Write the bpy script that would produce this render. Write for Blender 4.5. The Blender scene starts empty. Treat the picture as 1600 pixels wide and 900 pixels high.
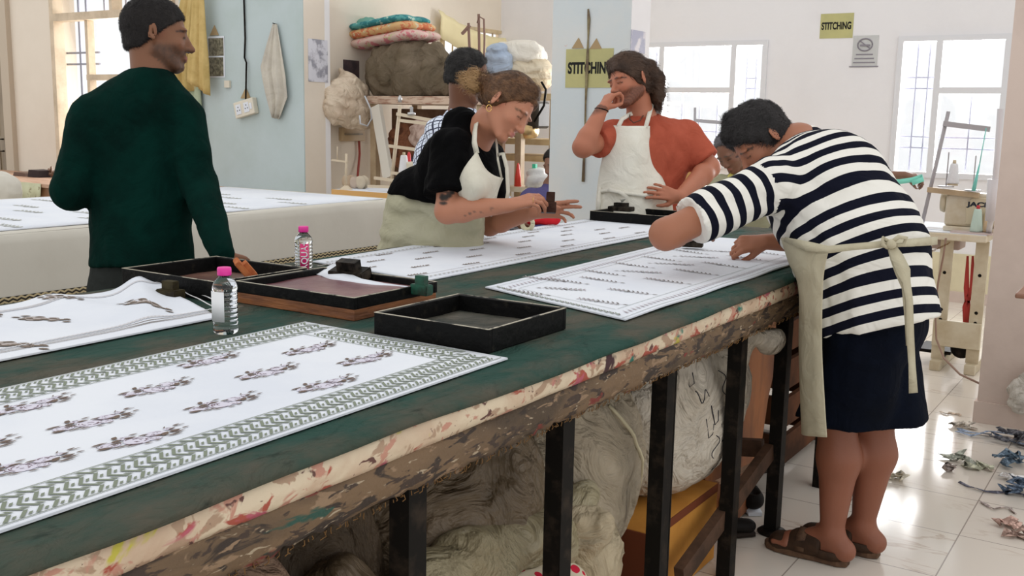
import bpy, bmesh, math, random
import numpy as np
from mathutils import Vector, Matrix, noise as mnoise

scn = bpy.context.scene
COL = scn.collection
random.seed(4)
PI = math.pi

# ---------------------------------------------------------------- camera
FOC = 1603.17
YAW, PITCH, ROLL = 0.57433981, -0.16331604, 0.01937121
HC = 1.42
_cy, _sy = math.cos(YAW), math.sin(YAW); _cp, _sp = math.cos(PITCH), math.sin(PITCH)
_cr, _sr = math.cos(ROLL), math.sin(ROLL)
v_f = Vector((-_sy*_cp, _cy*_cp, _sp)); v_r = Vector((_cy, _sy, 0)); v_u = v_r.cross(v_f)
c_r = v_r*_cr + v_u*_sr; c_u = -v_r*_sr + v_u*_cr
camd = bpy.data.cameras.new('camera'); cam = bpy.data.objects.new('camera', camd); COL.objects.link(cam)
camd.sensor_width = 36; camd.lens = 36*FOC/1600; camd.clip_start = 0.05; camd.clip_end = 100
cam.matrix_world = Matrix(((c_r.x, c_u.x, -v_f.x, 0), (c_r.y, c_u.y, -v_f.y, 0), (c_r.z, c_u.z, -v_f.z, HC), (0, 0, 0, 1)))
scn.camera = cam

# ---------------------------------------------------------------- light and exposure
wld = bpy.data.worlds.new('sky'); scn.world = wld; wld.use_nodes = True
wbg = wld.node_tree.nodes['Background']
wbg.inputs[0].default_value = (1.0, 0.995, 0.99, 1); wbg.inputs[1].default_value = 0.88
scn.view_settings.view_transform = 'Standard'
try: scn.view_settings.look = 'None'
except Exception: pass
scn.view_settings.exposure = 0.28
scn.view_settings.gamma = 1.0
scn.view_settings.use_curve_mapping = False
def area(name, loc, target, sx, sy, power, col=(1, 1, 1)):
    l = bpy.data.lights.new(name, 'AREA'); l.shape = 'RECTANGLE'; l.size = sx; l.size_y = sy
    l.energy = power; l.color = col
    o = bpy.data.objects.new(name, l); COL.objects.link(o); o.location = loc
    o.rotation_euler = (Vector(target)-Vector(loc)).to_track_quat('-Z', 'Y').to_euler()
    return o
area('daylight_far_window', (-3.7, 9.45, 1.6), (-3.0, 3.0, 0.8), 1.3, 1.1, 130, (1, .98, .96))
area('daylight_right_window', (-1.5, 9.45, 1.6), (-1.5, 3.0, 0.8), 1.2, 1.1, 75, (1, .98, .96))
area('daylight_left_window', (-8.3, 6.9, 1.9), (-4.6, 2.0, 0.8), 1.6, 1.6, 80, (1, .98, .95))

# ---------------------------------------------------------------- pixel to place
def ray(x, y):
    return c_r*((x-800)/FOC) - c_u*((y-450)/FOC) + v_f
CAMP = Vector((0, 0, HC))
def P(x, y, X=None, Y=None, Z=None):
    d = ray(x, y)
    if X is not None: t = X/d.x
    elif Y is not None: t = Y/d.y
    else: t = (Z-HC)/d.z
    return CAMP + d*t

# ---------------------------------------------------------------- materials
def N(nt, typ, **kw):
    n = nt.nodes.new(typ)
    for k, v in kw.items(): setattr(n, k, v)
    return n
def mat(name, col, rough=.6, metal=0.0, col2=None, nscale=8, ndetail=5, lo=.4, hi=.65, bump=None, attr=None,
        coord='Object', trans=0.0, ior=1.45, spec=None, stretch=None, col3=None, n3=(20, .6, .66), sheen=0):
    m = bpy.data.materials.new(name); m.use_nodes = True; nt = m.node_tree
    b = nt.nodes['Principled BSDF']; b.inputs['Roughness'].default_value = rough; b.inputs['Metallic'].default_value = metal
    if spec is None and metal == 0 and (rough > .68 or max(col) < .07): spec = .12 if max(col) > .04 else .07
    if spec is not None: b.inputs['Specular IOR Level'].default_value = spec
    if trans: b.inputs['Transmission Weight'].default_value = trans; b.inputs['IOR'].default_value = ior
    if sheen: b.inputs['Sheen Weight'].default_value = sheen
    c4 = lambda c: (c[0], c[1], c[2], 1)
    b.inputs['Base Color'].default_value = c4(col)
    tc = N(nt, 'ShaderNodeTexCoord'); src = tc.outputs[coord]
    if stretch:
        mp = N(nt, 'ShaderNodeMapping'); mp.inputs['Scale'].default_value = stretch
        nt.links.new(src, mp.inputs[0]); src = mp.outputs[0]
    out = None
    if attr:
        a = N(nt, 'ShaderNodeAttribute', attribute_name=attr); out = a.outputs['Color']
    def layer(base, c2, sc, det, lo, hi):
        n = N(nt, 'ShaderNodeTexNoise'); n.inputs['Scale'].default_value = sc; n.inputs['Detail'].default_value = det
        n.inputs['Roughness'].default_value = .62
        nt.links.new(src, n.inputs['Vector'])
        r = N(nt, 'ShaderNodeMapRange'); r.inputs[1].default_value = lo; r.inputs[2].default_value = hi
        nt.links.new(n.outputs[0], r.inputs[0])
        mx = N(nt, 'ShaderNodeMix', data_type='RGBA'); nt.links.new(r.outputs[0], mx.inputs[0])
        if base is None: mx.inputs[6].default_value = c4(col)
        else: nt.links.new(base, mx.inputs[6])
        mx.inputs[7].default_value = c4(c2)
        return mx.outputs[2]
    if col2: out = layer(out, col2, nscale, ndetail, lo, hi)
    if col3: out = layer(out, col3, n3[0], 4, n3[1], n3[2])
    if out is not None: nt.links.new(out, b.inputs['Base Color'])
    if bump:
        n = N(nt, 'ShaderNodeTexNoise'); n.inputs['Scale'].default_value = bump[0]; n.inputs['Detail'].default_value = bump[2] if len(bump) > 2 else 4
        if len(bump) > 4: n.inputs['Distortion'].default_value = bump[4]
        nt.links.new(src, n.inputs['Vector'])
        bp = N(nt, 'ShaderNodeBump'); bp.inputs['Strength'].default_value = bump[1]; bp.inputs['Distance'].default_value = bump[3] if len(bump) > 3 else .01
        nt.links.new(n.outputs[0], bp.inputs['Height']); nt.links.new(bp.outputs[0], b.inputs['Normal'])
    return m

# ---------------------------------------------------------------- objects
def link(name, me, parent=None, label=None, cat=None, group=None, kind=None):
    o = bpy.data.objects.new(name, me); COL.objects.link(o)
    if parent is not None: o.parent = parent
    if label: o['label'] = label
    if cat: o['category'] = cat
    if group: o['group'] = group
    if kind: o['kind'] = kind
    return o
def empty(name, loc, label=None, cat=None, group=None, rz=0):
    o = link(name, None, None, label, cat, group); o.location = loc; o.rotation_euler = (0, 0, rz)
    o.empty_display_size = .05
    return o
def newbm(): return bmesh.new()
def fin(name, bm, m, parent=None, smooth=False, bevel=0, sub=0, **kw):
    me = bpy.data.meshes.new(name)
    bmesh.ops.recalc_face_normals(bm, faces=bm.faces)
    if parent is not None:      # world coordinates in, local coordinates out
        root = parent; T = Matrix.Identity(4)
        while root is not None:
            T = root.matrix_basis @ T; root = root.parent
        bm.transform(T.inverted())
    bm.to_mesh(me); bm.free()
    for x in (m if isinstance(m, (list, tuple)) else [m]): me.materials.append(x)
    if smooth:
        me.polygons.foreach_set('use_smooth', [True]*len(me.polygons))
    o = link(name, me, parent, **kw)
    if bevel:
        b = o.modifiers.new('bevel', 'BEVEL'); b.width = bevel; b.segments = 2; b.limit_method = 'ANGLE'; b.angle_limit = .6
    if sub:
        s = o.modifiers.new('sub', 'SUBSURF'); s.levels = sub; s.render_levels = sub
    return o
def box(bm, x0, x1, y0, y1, z0, z1, M=None, mi=0):
    vs = [bm.verts.new((x, y, z)) for z in (z0, z1) for y in (y0, y1) for x in (x0, x1)]
    if M is not None:
        for v in vs: v.co = M @ v.co
    for f in ((0, 2, 3, 1), (4, 5, 7, 6), (0, 1, 5, 4), (2, 6, 7, 3), (0, 4, 6, 2), (1, 3, 7, 5)):
        bm.faces.new([vs[i] for i in f]).material_index = mi
    return vs
def bar(bm, a, b, w, h=None, up=(0, 0, 1), mi=0):
    """square bar from a to b"""
    a, b = Vector(a), Vector(b); h = h or w; d = (b-a); L = d.length; d.normalize()
    u = Vector(up); s = d.cross(u)
    if s.length < 1e-3: s = d.cross(Vector((0, 1, 0)))
    s.normalize(); u = s.cross(d)
    M = Matrix(((s.x, d.x, u.x, a.x), (s.y, d.y, u.y, a.y), (s.z, d.z, u.z, a.z), (0, 0, 0, 1)))
    return box(bm, -w/2, w/2, 0, L, -h/2, h/2, M, mi)
def tube(bm, pts, r, seg=8, cap=True, mi=0):
    """round tube along pts; r a number or a list"""
    pts = [Vector(p) for p in pts]; n = len(pts)
    rs = r if isinstance(r, (list, tuple)) else [r]*n
    rings = []; u = None
    for i, p in enumerate(pts):
        d = (pts[min(i+1, n-1)] - pts[max(i-1, 0)])
        if d.length < 1e-9: d = Vector((0, 0, 1))
        d.normalize()
        if u is None: u = d.orthogonal().normalized()
        else:
            u = u - d*u.dot(d)
            if u.length < 1e-6: u = d.orthogonal()
            u.normalize()
        w = d.cross(u)
        rings.append([bm.verts.new(p + (u*math.cos(2*PI*k/seg) + w*math.sin(2*PI*k/seg))*rs[i]) for k in range(seg)])
    for i in range(n-1):
        for k in range(seg):
            f = bm.faces.new((rings[i][k], rings[i][(k+1) % seg], rings[i+1][(k+1) % seg], rings[i+1][k])); f.material_index = mi; f.smooth = True
    if cap:
        bm.faces.new(rings[0][::-1]).material_index = mi; bm.faces.new(rings[-1]).material_index = mi
def lathe(bm, c, prof, seg=24, mi=0, M=None, a0=0, capb=True, capt=True):
    c = Vector(c); rings = []
    for r, z in prof:
        rings.append([bm.verts.new((M @ Vector((r*math.cos(a0+2*PI*k/seg), r*math.sin(a0+2*PI*k/seg), z)) if M else Vector((r*math.cos(a0+2*PI*k/seg), r*math.sin(a0+2*PI*k/seg), z))) + c) for k in range(seg)])
    for i in range(len(rings)-1):
        for k in range(seg):
            f = bm.faces.new((rings[i][k], rings[i][(k+1) % seg], rings[i+1][(k+1) % seg], rings[i+1][k])); f.smooth = True; f.material_index = mi
    if capb: bm.faces.new(rings[0][::-1]).material_index = mi
    if capt: bm.faces.new(rings[-1]).material_index = mi
def prism(bm, pts, axis, a, b, mi=0):
    """polygon pts (2D) extruded along axis 'x','y' or 'z' from a to b"""
    def mk(u, v, w):
        return {'x': (w, u, v), 'y': (u, w, v), 'z': (u, v, w)}[axis]
    A = [bm.verts.new(mk(u, v, a)) for u, v in pts]; B = [bm.verts.new(mk(u, v, b)) for u, v in pts]
    n = len(pts)
    bm.faces.new(A).material_index = mi; bm.faces.new(B[::-1]).material_index = mi
    for i in range(n): bm.faces.new((A[i], A[(i+1) % n], B[(i+1) % n], B[i])).material_index = mi
def ribbon(bm, pts, w, t, up=(0, 0, 1), mi=0):
    """flat strap of width w (list ok) and thickness t along pts; 'up' is the face normal hint or list"""
    pts = [Vector(p) for p in pts]; n = len(pts); prev = None
    ws = w if isinstance(w, (list, tuple)) else [w]*n
    for i, p in enumerate(pts):
        d = (pts[min(i+1, n-1)]-pts[max(i-1, 0)]).normalized()
        u = Vector(up[i] if isinstance(up, list) else up)
        s = d.cross(u)
        if s.length < 1e-4: s = d.orthogonal()
        s.normalize(); u = s.cross(d)
        r = [bm.verts.new(p+s*ws[i]/2+u*t/2), bm.verts.new(p-s*ws[i]/2+u*t/2), bm.verts.new(p-s*ws[i]/2-u*t/2), bm.verts.new(p+s*ws[i]/2-u*t/2)]
        if prev:
            for k in range(4):
                f = bm.faces.new((prev[k], prev[(k+1) % 4], r[(k+1) % 4], r[k])); f.material_index = mi; f.smooth = True
        else: bm.faces.new(r[::-1]).material_index = mi
        prev = r
    bm.faces.new(prev).material_index = mi
def text_obj(name, s, size, M, m, parent=None, depth=.0008, bold=0.0, **kw):
    cu = bpy.data.curves.new(name, 'FONT'); cu.body = s; cu.size = size; cu.extrude = depth; cu.offset = bold
    cu.align_x = 'CENTER'; cu.align_y = 'CENTER'
    tmp = bpy.data.objects.new('tmp_text', cu)
    me = bpy.data.meshes.new_from_object(tmp)
    bpy.data.objects.remove(tmp)
    if parent is not None:
        T = Matrix.Identity(4); root = parent
        while root is not None: T = root.matrix_basis @ T; root = root.parent
        M = T.inverted() @ M
    me.transform(M); me.materials.clear(); me.materials.append(m)
    return link(name, me, parent, **kw)

# ---------------------------------------------------------------- implicit surfaces (for bodies, clothes, sacks)
class SDF:
    rk = 1.0        # build of the person being made
    """round cones, ellipsoids and cuts blended smoothly, meshed with surface nets"""
    def __init__(s, k=.02): s.k = k; s.ops = []; s.noise = None
    def cone(s, a, b, ra, rb=None, k=None, col=None, flat=None, sub=False):
        s.ops.append(('c', np.array(a, float), np.array(b, float), ra*s.rk, (rb if rb is not None else ra)*s.rk, s.k if k is None else k, col, flat, sub)); return s
    def chain(s, pts, rs, **kw):
        for i in range(len(pts)-1): s.cone(pts[i], pts[i+1], rs[i], rs[i+1], **kw)
        return s
    def ell(s, c, r, R=None, k=None, col=None, sub=False):
        R = np.eye(3) if R is None else np.array(R, float)      # rows = local axes
        s.ops.append(('e', np.array(c, float), np.array(r, float)*s.rk, R, None, s.k if k is None else k, col, None, sub)); return s
    def cut(s, p, n, c=None, rad=None, k=.004):
        """remove what lies beyond the plane (p, n), within rad of c if given"""
        n = np.array(n, float); n /= np.linalg.norm(n)
        s.ops.append(('p', np.array(p, float), n, None if c is None else np.array(c, float), rad, k, None, None, True)); return s
    @staticmethod
    def ev(op, Q):
        if op[0] == 'c':
            _, a, b, ra, rb, k, col, flat, sub = op
            ab = b-a; L2 = max(float(ab@ab), 1e-12); pa = Q-a.astype(Q.dtype)
            t = np.clip((pa@ab.astype(Q.dtype))/L2, 0, 1)
            d = pa - t[..., None]*ab.astype(Q.dtype)
            if flat is not None:
                n, f = np.array(flat[0], float), flat[1]; n = (n/np.linalg.norm(n)).astype(Q.dtype)
                dn = d@n
                ln = np.sqrt(np.maximum((d*d).sum(-1) + dn*dn*(1/f**2-1), 1e-12))
                r = ra+(rb-ra)*t
                return (ln-r)*(1-(1-f)*np.clip(np.abs(dn)/f/np.maximum(ln, 1e-6), 0, 1)**2)
            return np.sqrt((d*d).sum(-1)) - (ra+(rb-ra)*t)
        if op[0] == 'e':
            _, c, r, R, _, k, col, _, sub = op
            q = (Q-c.astype(Q.dtype))@R.T.astype(Q.dtype)
            k0 = np.sqrt(((q/r.astype(Q.dtype))**2).sum(-1)); k1 = np.sqrt(((q/(r*r).astype(Q.dtype))**2).sum(-1))
            return np.where(k1 < 1e-6, -float(r.min()), k0*(k0-1)/np.maximum(k1, 1e-6))
        if op[0] == 'p':
            _, p, n, c, rad, k, *_ = op
            d = -((Q-p.astype(Q.dtype))@n.astype(Q.dtype))      # negative beyond the plane
            if c is not None:
                d = np.maximum(d, np.sqrt(((Q-c.astype(Q.dtype))**2).sum(-1))-rad)
            return d
    @staticmethod
    def bb(op):
        if op[0] == 'c':
            r = max(op[3], op[4]); return np.minimum(op[1], op[2])-r, np.maximum(op[1], op[2])+r
        if op[0] == 'e':
            e = np.sqrt(((op[3]*op[2][:, None])**2).sum(0)); return op[1]-e, op[1]+e
        if op[3] is None: return None
        return op[3]-op[4], op[3]+op[4]
    def mesh(s, vox=.008, lo=None, hi=None):
        bbs = [s.bb(o) for o in s.ops if not o[8]]
        l = np.min([b[0] for b in bbs], 0)-3*vox; h = np.max([b[1] for b in bbs], 0)+3*vox
        if lo is not None: l = np.maximum(l, lo)
        if hi is not None: h = np.minimum(h, hi)
        n = np.ceil((h-l)/vox).astype(int)+1
        ax = [(l[i]+vox*np.arange(n[i])).astype(np.float32) for i in range(3)]
        F = np.full(n, 1.0, np.float32)
        for op in s.ops:
            k = op[5]; b = s.bb(op)
            if b is None: i0 = np.zeros(3, int); i1 = n
            else:
                mg = k*1.5+3*vox
                i0 = np.clip(np.floor((b[0]-mg-l)/vox).astype(int), 0, n); i1 = np.clip(np.ceil((b[1]+mg-l)/vox).astype(int)+1, 0, n)
                if np.any(i1 <= i0): continue
            sl = tuple(slice(i0[i], i1[i]) for i in range(3))
            g = np.stack(np.meshgrid(ax[0][sl[0]], ax[1][sl[1]], ax[2][sl[2]], indexing='ij'), -1)
            D = s.ev(op, g); A = F[sl]
            if op[8]:
                B = -D; hh = np.clip(.5+.5*(B-A)/max(k, 1e-5), 0, 1); F[sl] = A+(B-A)*hh + k*hh*(1-hh)
            else:
                hh = np.clip(.5+.5*(A-D)/max(k, 1e-5), 0, 1); F[sl] = A+(D-A)*hh - k*hh*(1-hh)
        if s.noise is not None:
            band = np.abs(F) < s.noise[1]*2+2*vox
            idx = np.argwhere(band); pts = l+idx*vox
            F[band] += s.noise[0](pts).astype(np.float32)
        F[0], F[-1], F[:, 0], F[:, -1], F[:, :, 0], F[:, :, -1] = 1, 1, 1, 1, 1, 1
        return nets(F, l, vox)
def nets(F, l, vox):
    S = F < 0; nx, ny, nz = F.shape
    c = np.zeros((nx-1, ny-1, nz-1), np.int8)
    for i in (0, 1):
        for j in (0, 1):
            for k in (0, 1): c += S[i:nx-1+i, j:ny-1+j, k:nz-1+k]
    act = (c > 0) & (c < 8); cells = np.argwhere(act); idm = np.full(act.shape, -1, np.int64); idm[act] = np.arange(len(cells))
    acc = np.zeros((len(cells), 3)); cnt = np.zeros(len(cells))
    cs = [(i, j, k) for i in (0, 1) for j in (0, 1) for k in (0, 1)]
    for a in cs:
        for ax in range(3):
            if a[ax]: continue
            b = list(a); b[ax] = 1
            fa = F[cells[:, 0]+a[0], cells[:, 1]+a[1], cells[:, 2]+a[2]]; fb = F[cells[:, 0]+b[0], cells[:, 1]+b[1], cells[:, 2]+b[2]]
            m = (fa < 0) != (fb < 0); t = np.where(m, fa/np.where(m, fa-fb, 1), 0)
            p = np.array(a, float)+np.zeros((len(cells), 3)); p[:, ax] += t
            acc[m] += p[m]; cnt[m] += 1
    V = l+(cells+acc/np.maximum(cnt, 1)[:, None])*vox
    Q = []
    for ax in range(3):
        o1, o2 = [(1, 2), (2, 0), (0, 1)][ax]
        sa = [slice(1, -1)]*3; sb = [slice(1, -1)]*3; sa[ax] = slice(0, -1); sb[ax] = slice(1, None)
        A = S[tuple(sa)]; B = S[tuple(sb)]
        for flip, m in ((False, A & ~B), (True, ~A & B)):
            e = np.argwhere(m)
            if not len(e): continue
            e = e+1; e[:, ax] -= 1
            def cid(d1, d2):
                q = e.copy(); q[:, o1] -= d1; q[:, o2] -= d2; return idm[q[:, 0], q[:, 1], q[:, 2]]
            q = np.stack([cid(1, 1), cid(0, 1), cid(0, 0), cid(1, 0)], 1)
            Q.append(q[:, ::-1] if flip else q)
    Q = np.concatenate(Q); Q = Q[(Q >= 0).all(1)]
    return V, Q
def vsmooth(V, Q, it=1, f=.5):
    for _ in range(it):
        a = np.zeros_like(V); c = np.zeros(len(V))
        for i in range(4):
            for j in (1, 3):
                np.add.at(a, Q[:, i], V[Q[:, (i+j) % 4]]); np.add.at(c, Q[:, i], 1)
        V = V+(a/np.maximum(c, 1)[:, None]-V)*f
    return V
def wob(scale, amp, seed=0, ridge=False, stretch=(1, 1, 1)):
    """cheap warped sine noise, for cloth folds"""
    rs = np.random.RandomState(seed); D = rs.normal(size=(7, 3)); D /= np.linalg.norm(D, axis=1)[:, None]
    ph = rs.uniform(0, 6.28, 7); D2 = rs.normal(size=(3, 3)); st = np.array(stretch)
    def f(p):
        q = p*st*scale; q = q+.6*np.sin(q@D2.T*1.1+ph[:3]); o = 0
        for i in range(7):
            v = np.sin(q@D[i]*(1+.35*i)*2+ph[i]); o = o+(1-2*np.abs(v) if ridge else v)/(1+.5*i)
        return amp*o/2.6
    return f
def np_mesh(name, V, Q, m, parent=None, colors=None, attrs=None, T=None, **kw):
    me = bpy.data.meshes.new(name)
    if parent is not None:
        M = Matrix.Identity(4); root = parent
        while root is not None: M = root.matrix_basis @ M; root = root.parent
        M = np.array(M.inverted()); V = V@M[:3, :3].T+M[:3, 3]
    me.vertices.add(len(V)); me.vertices.foreach_set('co', np.asarray(V, np.float32).ravel())
    me.loops.add(len(Q)*4); me.loops.foreach_set('vertex_index', np.asarray(Q, np.int32).ravel())
    me.polygons.add(len(Q)); me.polygons.foreach_set('loop_start', np.arange(0, len(Q)*4, 4, dtype=np.int32))
    try: me.polygons.foreach_set('loop_total', np.full(len(Q), 4, np.int32))
    except Exception: pass
    me.polygons.foreach_set('use_smooth', np.ones(len(Q), bool))
    me.update(calc_edges=True); me.validate()
    if colors is not None:
        a = me.color_attributes.new('col', 'FLOAT_COLOR', 'POINT')
        c = np.ones((len(V), 4), np.float32); c[:, :3] = colors; a.data.foreach_set('color', c.ravel())
    for k, v in (attrs or {}).items():
        a = me.attributes.new(k, 'FLOAT', 'POINT'); a.data.foreach_set('value', np.asarray(v, np.float32))
    for x in (m if isinstance(m, (list, tuple)) else [m]): me.materials.append(x)
    return link(name, me, parent, **kw)
def colorize(V, ops, base, sharp=.006):
    """colour of the nearest coloured primitive"""
    best = np.full(len(V), 1e9); C = np.tile(np.array(base, float), (len(V), 1))
    W = np.zeros(len(V)); A = np.zeros((len(V), 3)); ds = []
    for op in ops:
        if op[0] == 'p' or op[8]: continue
        ds.append((SDF.ev(op, V), op[6] if op[6] is not None else base))
    mn = np.min([d for d, _ in ds], 0)
    for d, c in ds:
        w = np.exp(-np.clip((d-mn)/sharp, 0, 30)); W += w; A += w[:, None]*np.array(c)
    return A/W[:, None]
def paint(V, C, c, r, col, R=None, soft=.35, amt=1.0):
    """soft ellipsoidal patch of colour"""
    R = np.eye(3) if R is None else np.array(R)
    q = (V-np.array(c))@R.T/np.array(r); d = np.sqrt((q*q).sum(1))
    w = np.clip((1-d)/soft, 0, 1)*amt
    return C+(np.array(col)-C)*w[:, None]
# ================================================================ MATERIALS
M_wall = mat('painted_plaster', (.80, .785, .79), .85, col2=(.74, .725, .73), nscale=1.3, lo=.45, hi=.8, bump=(30, .08))
M_warmwall = mat('warm_cream_plaster', (.78, .70, .59), .85, col2=(.72, .63, .52), nscale=1.3, lo=.45, hi=.8, bump=(30, .08))
M_bluewall = mat('pale_blue_plaster', (.50, .58, .59), .85, col2=(.43, .51, .49), nscale=1.6, lo=.4, hi=.75, bump=(30, .1))
M_pier = mat('cream_pier_plaster', (.68, .56, .49), .8, col2=(.58, .47, .41), nscale=1.7, lo=.45, hi=.7, bump=(26, .12), col3=(.42, .33, .27), n3=(9, .7, .74))
M_dado = mat('yellow_cream_dado', (.75, .68, .47), .7, col2=(.62, .55, .38), nscale=2.2, lo=.4, hi=.7)
M_frame = mat('painted_window_steel', (.70, .70, .72), .5)
M_goldframe = mat('old_yellow_window_timber', (.66, .53, .33), .6, col2=(.5, .4, .25), nscale=7, bump=(18, .2))
M_grille = mat('window_grille_steel', (.20, .20, .25), .6)
def thin_glass(name, tint=(.98, .99, 1), refl=.05):
    m = bpy.data.materials.new(name); m.use_nodes = True; nt = m.node_tree; nt.nodes.remove(nt.nodes['Principled BSDF'])
    t = N(nt, 'ShaderNodeBsdfTransparent'); t.inputs[0].default_value = (*tint, 1); g = N(nt, 'ShaderNodeBsdfGlossy'); g.inputs['Roughness'].default_value = .03
    mx = N(nt, 'ShaderNodeMixShader'); mx.inputs[0].default_value = refl; nt.links.new(t.outputs[0], mx.inputs[1]); nt.links.new(g.outputs[0], mx.inputs[2]); nt.links.new(mx.outputs[0], nt.nodes['Material Output'].inputs[0]); return m
M_glass = thin_glass('pane_glass')
M_dark = mat('black_painted_steel', (.008, .007, .006), .5, col2=(.03, .022, .016), nscale=20, lo=.5, hi=.7)
M_rust = mat('browned_steel', (.07, .055, .045), .5, col2=(.13, .08, .05), nscale=14)
M_doorwood = mat('dark_door_timber', (.26, .20, .13), .5, col2=(.18, .13, .08), nscale=4, stretch=(4, 4, .6))
M_white = mat('white_cotton', (.76, .79, .84), .85, col2=(.70, .735, .80), nscale=3, bump=(120, .06))

def tile_material():
    m = bpy.data.materials.new('marble_floor_tiles'); m.use_nodes = True; nt = m.node_tree; b = nt.nodes['Principled BSDF']
    g = N(nt, 'ShaderNodeNewGeometry'); sx = N(nt, 'ShaderNodeSeparateXYZ'); nt.links.new(g.outputs['Position'], sx.inputs[0])
    def mth(op, a, c=None, d=None):
        n = N(nt, 'ShaderNodeMath', operation=op)
        for i, v in enumerate((a, c, d)):
            if v is None: continue
            if isinstance(v, (int, float)): n.inputs[i].default_value = v
            else: nt.links.new(v, n.inputs[i])
        return n.outputs[0]
    fr = []; ids = []
    for ax, o in ((0, -.529), (1, 3.346)):
        q = mth('DIVIDE', mth('SUBTRACT', sx.outputs[ax], o), .4065)
        ids.append(mth('FLOOR', q)); f = mth('FRACT', q)
        fr.append(mth('LESS_THAN', mth('MINIMUM', f, mth('SUBTRACT', 1.0, f)), .0055))
    grout = mth('MAXIMUM', fr[0], fr[1])
    cmb = N(nt, 'ShaderNodeCombineXYZ'); nt.links.new(ids[0], cmb.inputs[0]); nt.links.new(ids[1], cmb.inputs[1])
    wn = N(nt, 'ShaderNodeTexWhiteNoise', noise_dimensions='3D'); nt.links.new(cmb.outputs[0], wn.inputs['Vector'])
    vm = N(nt, 'ShaderNodeVectorMath', operation='MULTIPLY_ADD'); nt.links.new(wn.outputs['Color'], vm.inputs[0]); vm.inputs[1].default_value = (7, 7, 7)
    nt.links.new(g.outputs['Position'], vm.inputs[2])
    mp = N(nt, 'ShaderNodeMapping'); mp.inputs['Scale'].default_value = (1.1, 3.6, 1); mp.inputs['Rotation'].default_value = (0, 0, .5)
    nt.links.new(vm.outputs[0], mp.inputs[0])
    n1 = N(nt, 'ShaderNodeTexNoise'); n1.inputs['Scale'].default_value = 1.7; n1.inputs['Detail'].default_value = 6; n1.inputs['Distortion'].default_value = .8
    nt.links.new(mp.outputs[0], n1.inputs['Vector'])
    v = mth('ABSOLUTE', mth('SUBTRACT', n1.outputs[0], .5))
    r = N(nt, 'ShaderNodeMapRange'); nt.links.new(v, r.inputs[0]); r.inputs[1].default_value = 0; r.inputs[2].default_value = .018; r.inputs[3].default_value = .55; r.inputs[4].default_value = 0
    n2 = N(nt, 'ShaderNodeTexNoise'); n2.inputs['Scale'].default_value = 2.5; nt.links.new(vm.outputs[0], n2.inputs['Vector'])
    msk = N(nt, 'ShaderNodeMapRange'); nt.links.new(n2.outputs[0], msk.inputs[0]); msk.inputs[1].default_value = .5; msk.inputs[2].default_value = .66
    vv = mth('MULTIPLY', r.outputs[0], msk.outputs[0])
    mx = N(nt, 'ShaderNodeMix', data_type='RGBA'); nt.links.new(vv, mx.inputs[0]); mx.inputs[6].default_value = (.74, .68, .60, 1); mx.inputs[7].default_value = (.38, .24, .15, 1)
    m2 = N(nt, 'ShaderNodeMix', data_type='RGBA'); nt.links.new(grout, m2.inputs[0]); nt.links.new(mx.outputs[2], m2.inputs[6]); m2.inputs[7].default_value = (.36, .31, .27, 1)
    nt.links.new(m2.outputs[2], b.inputs['Base Color']); b.inputs['Roughness'].default_value = .13
    return m
M_floor = tile_material()

# ================================================================ ROOM SHELL
def struct(name, bm, m, parent=None, **kw):
    return fin(name, bm, m, parent, kind='structure', **kw) if parent is None else fin(name, bm, m, parent, **kw)
bm = newbm(); box(bm, -12, 2.6, -1.5, 9.3, -.12, 0); struct('floor', bm, M_floor)
def wall_y(name, Y, th, x0, x1, z1, holes, m):
    """wall in the plane y = Y facing -y, rectangular holes (x0, x1, z0, z1)"""
    bm = newbm(); xs = sorted({x0, x1, *[h[0] for h in holes], *[h[1] for h in holes]}); zs = sorted({0, z1, *[h[2] for h in holes], *[h[3] for h in holes]})
    for i in range(len(xs)-1):
        for j in range(len(zs)-1):
            cx, cz = (xs[i]+xs[i+1])/2, (zs[j]+zs[j+1])/2
            if any(h[0] < cx < h[1] and h[2] < cz < h[3] for h in holes): continue
            box(bm, xs[i], xs[i+1], Y, Y+th, zs[j], zs[j+1])
    bmesh.ops.remove_doubles(bm, verts=bm.verts, dist=1e-5)
    return struct(name, bm, m)
YF = 9.0
w1 = dict(x0=P(1035, 100, Y=YF).x-.36, x1=P(1201, 66, Y=YF).x, z0=P(1393, 275, Y=YF).z, z1=P(1201, 62, Y=YF).z)
w2 = dict(x0=P(1405, 57, Y=YF).x, x1=P(1574, 55, Y=YF).x+.36, z0=w1['z0'], z1=w1['z1'])
wall_y('wall_far', YF, .2, -6.05, 2.6, 3.6, [(w1['x0'], w1['x1'], w1['z0'], w1['z1']), (w2['x0'], w2['x1'], w2['z0'], w2['z1'])], M_wall)
bm = newbm(); box(bm, -6.02, 2.6, YF-.015, YF, .09, .40); struct('trim_1', bm, M_dado)
bm = newbm(); box(bm, -6.02, 2.6, YF-.03, YF, 0, .09); struct('baseboard_far', bm, M_pier)
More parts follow.
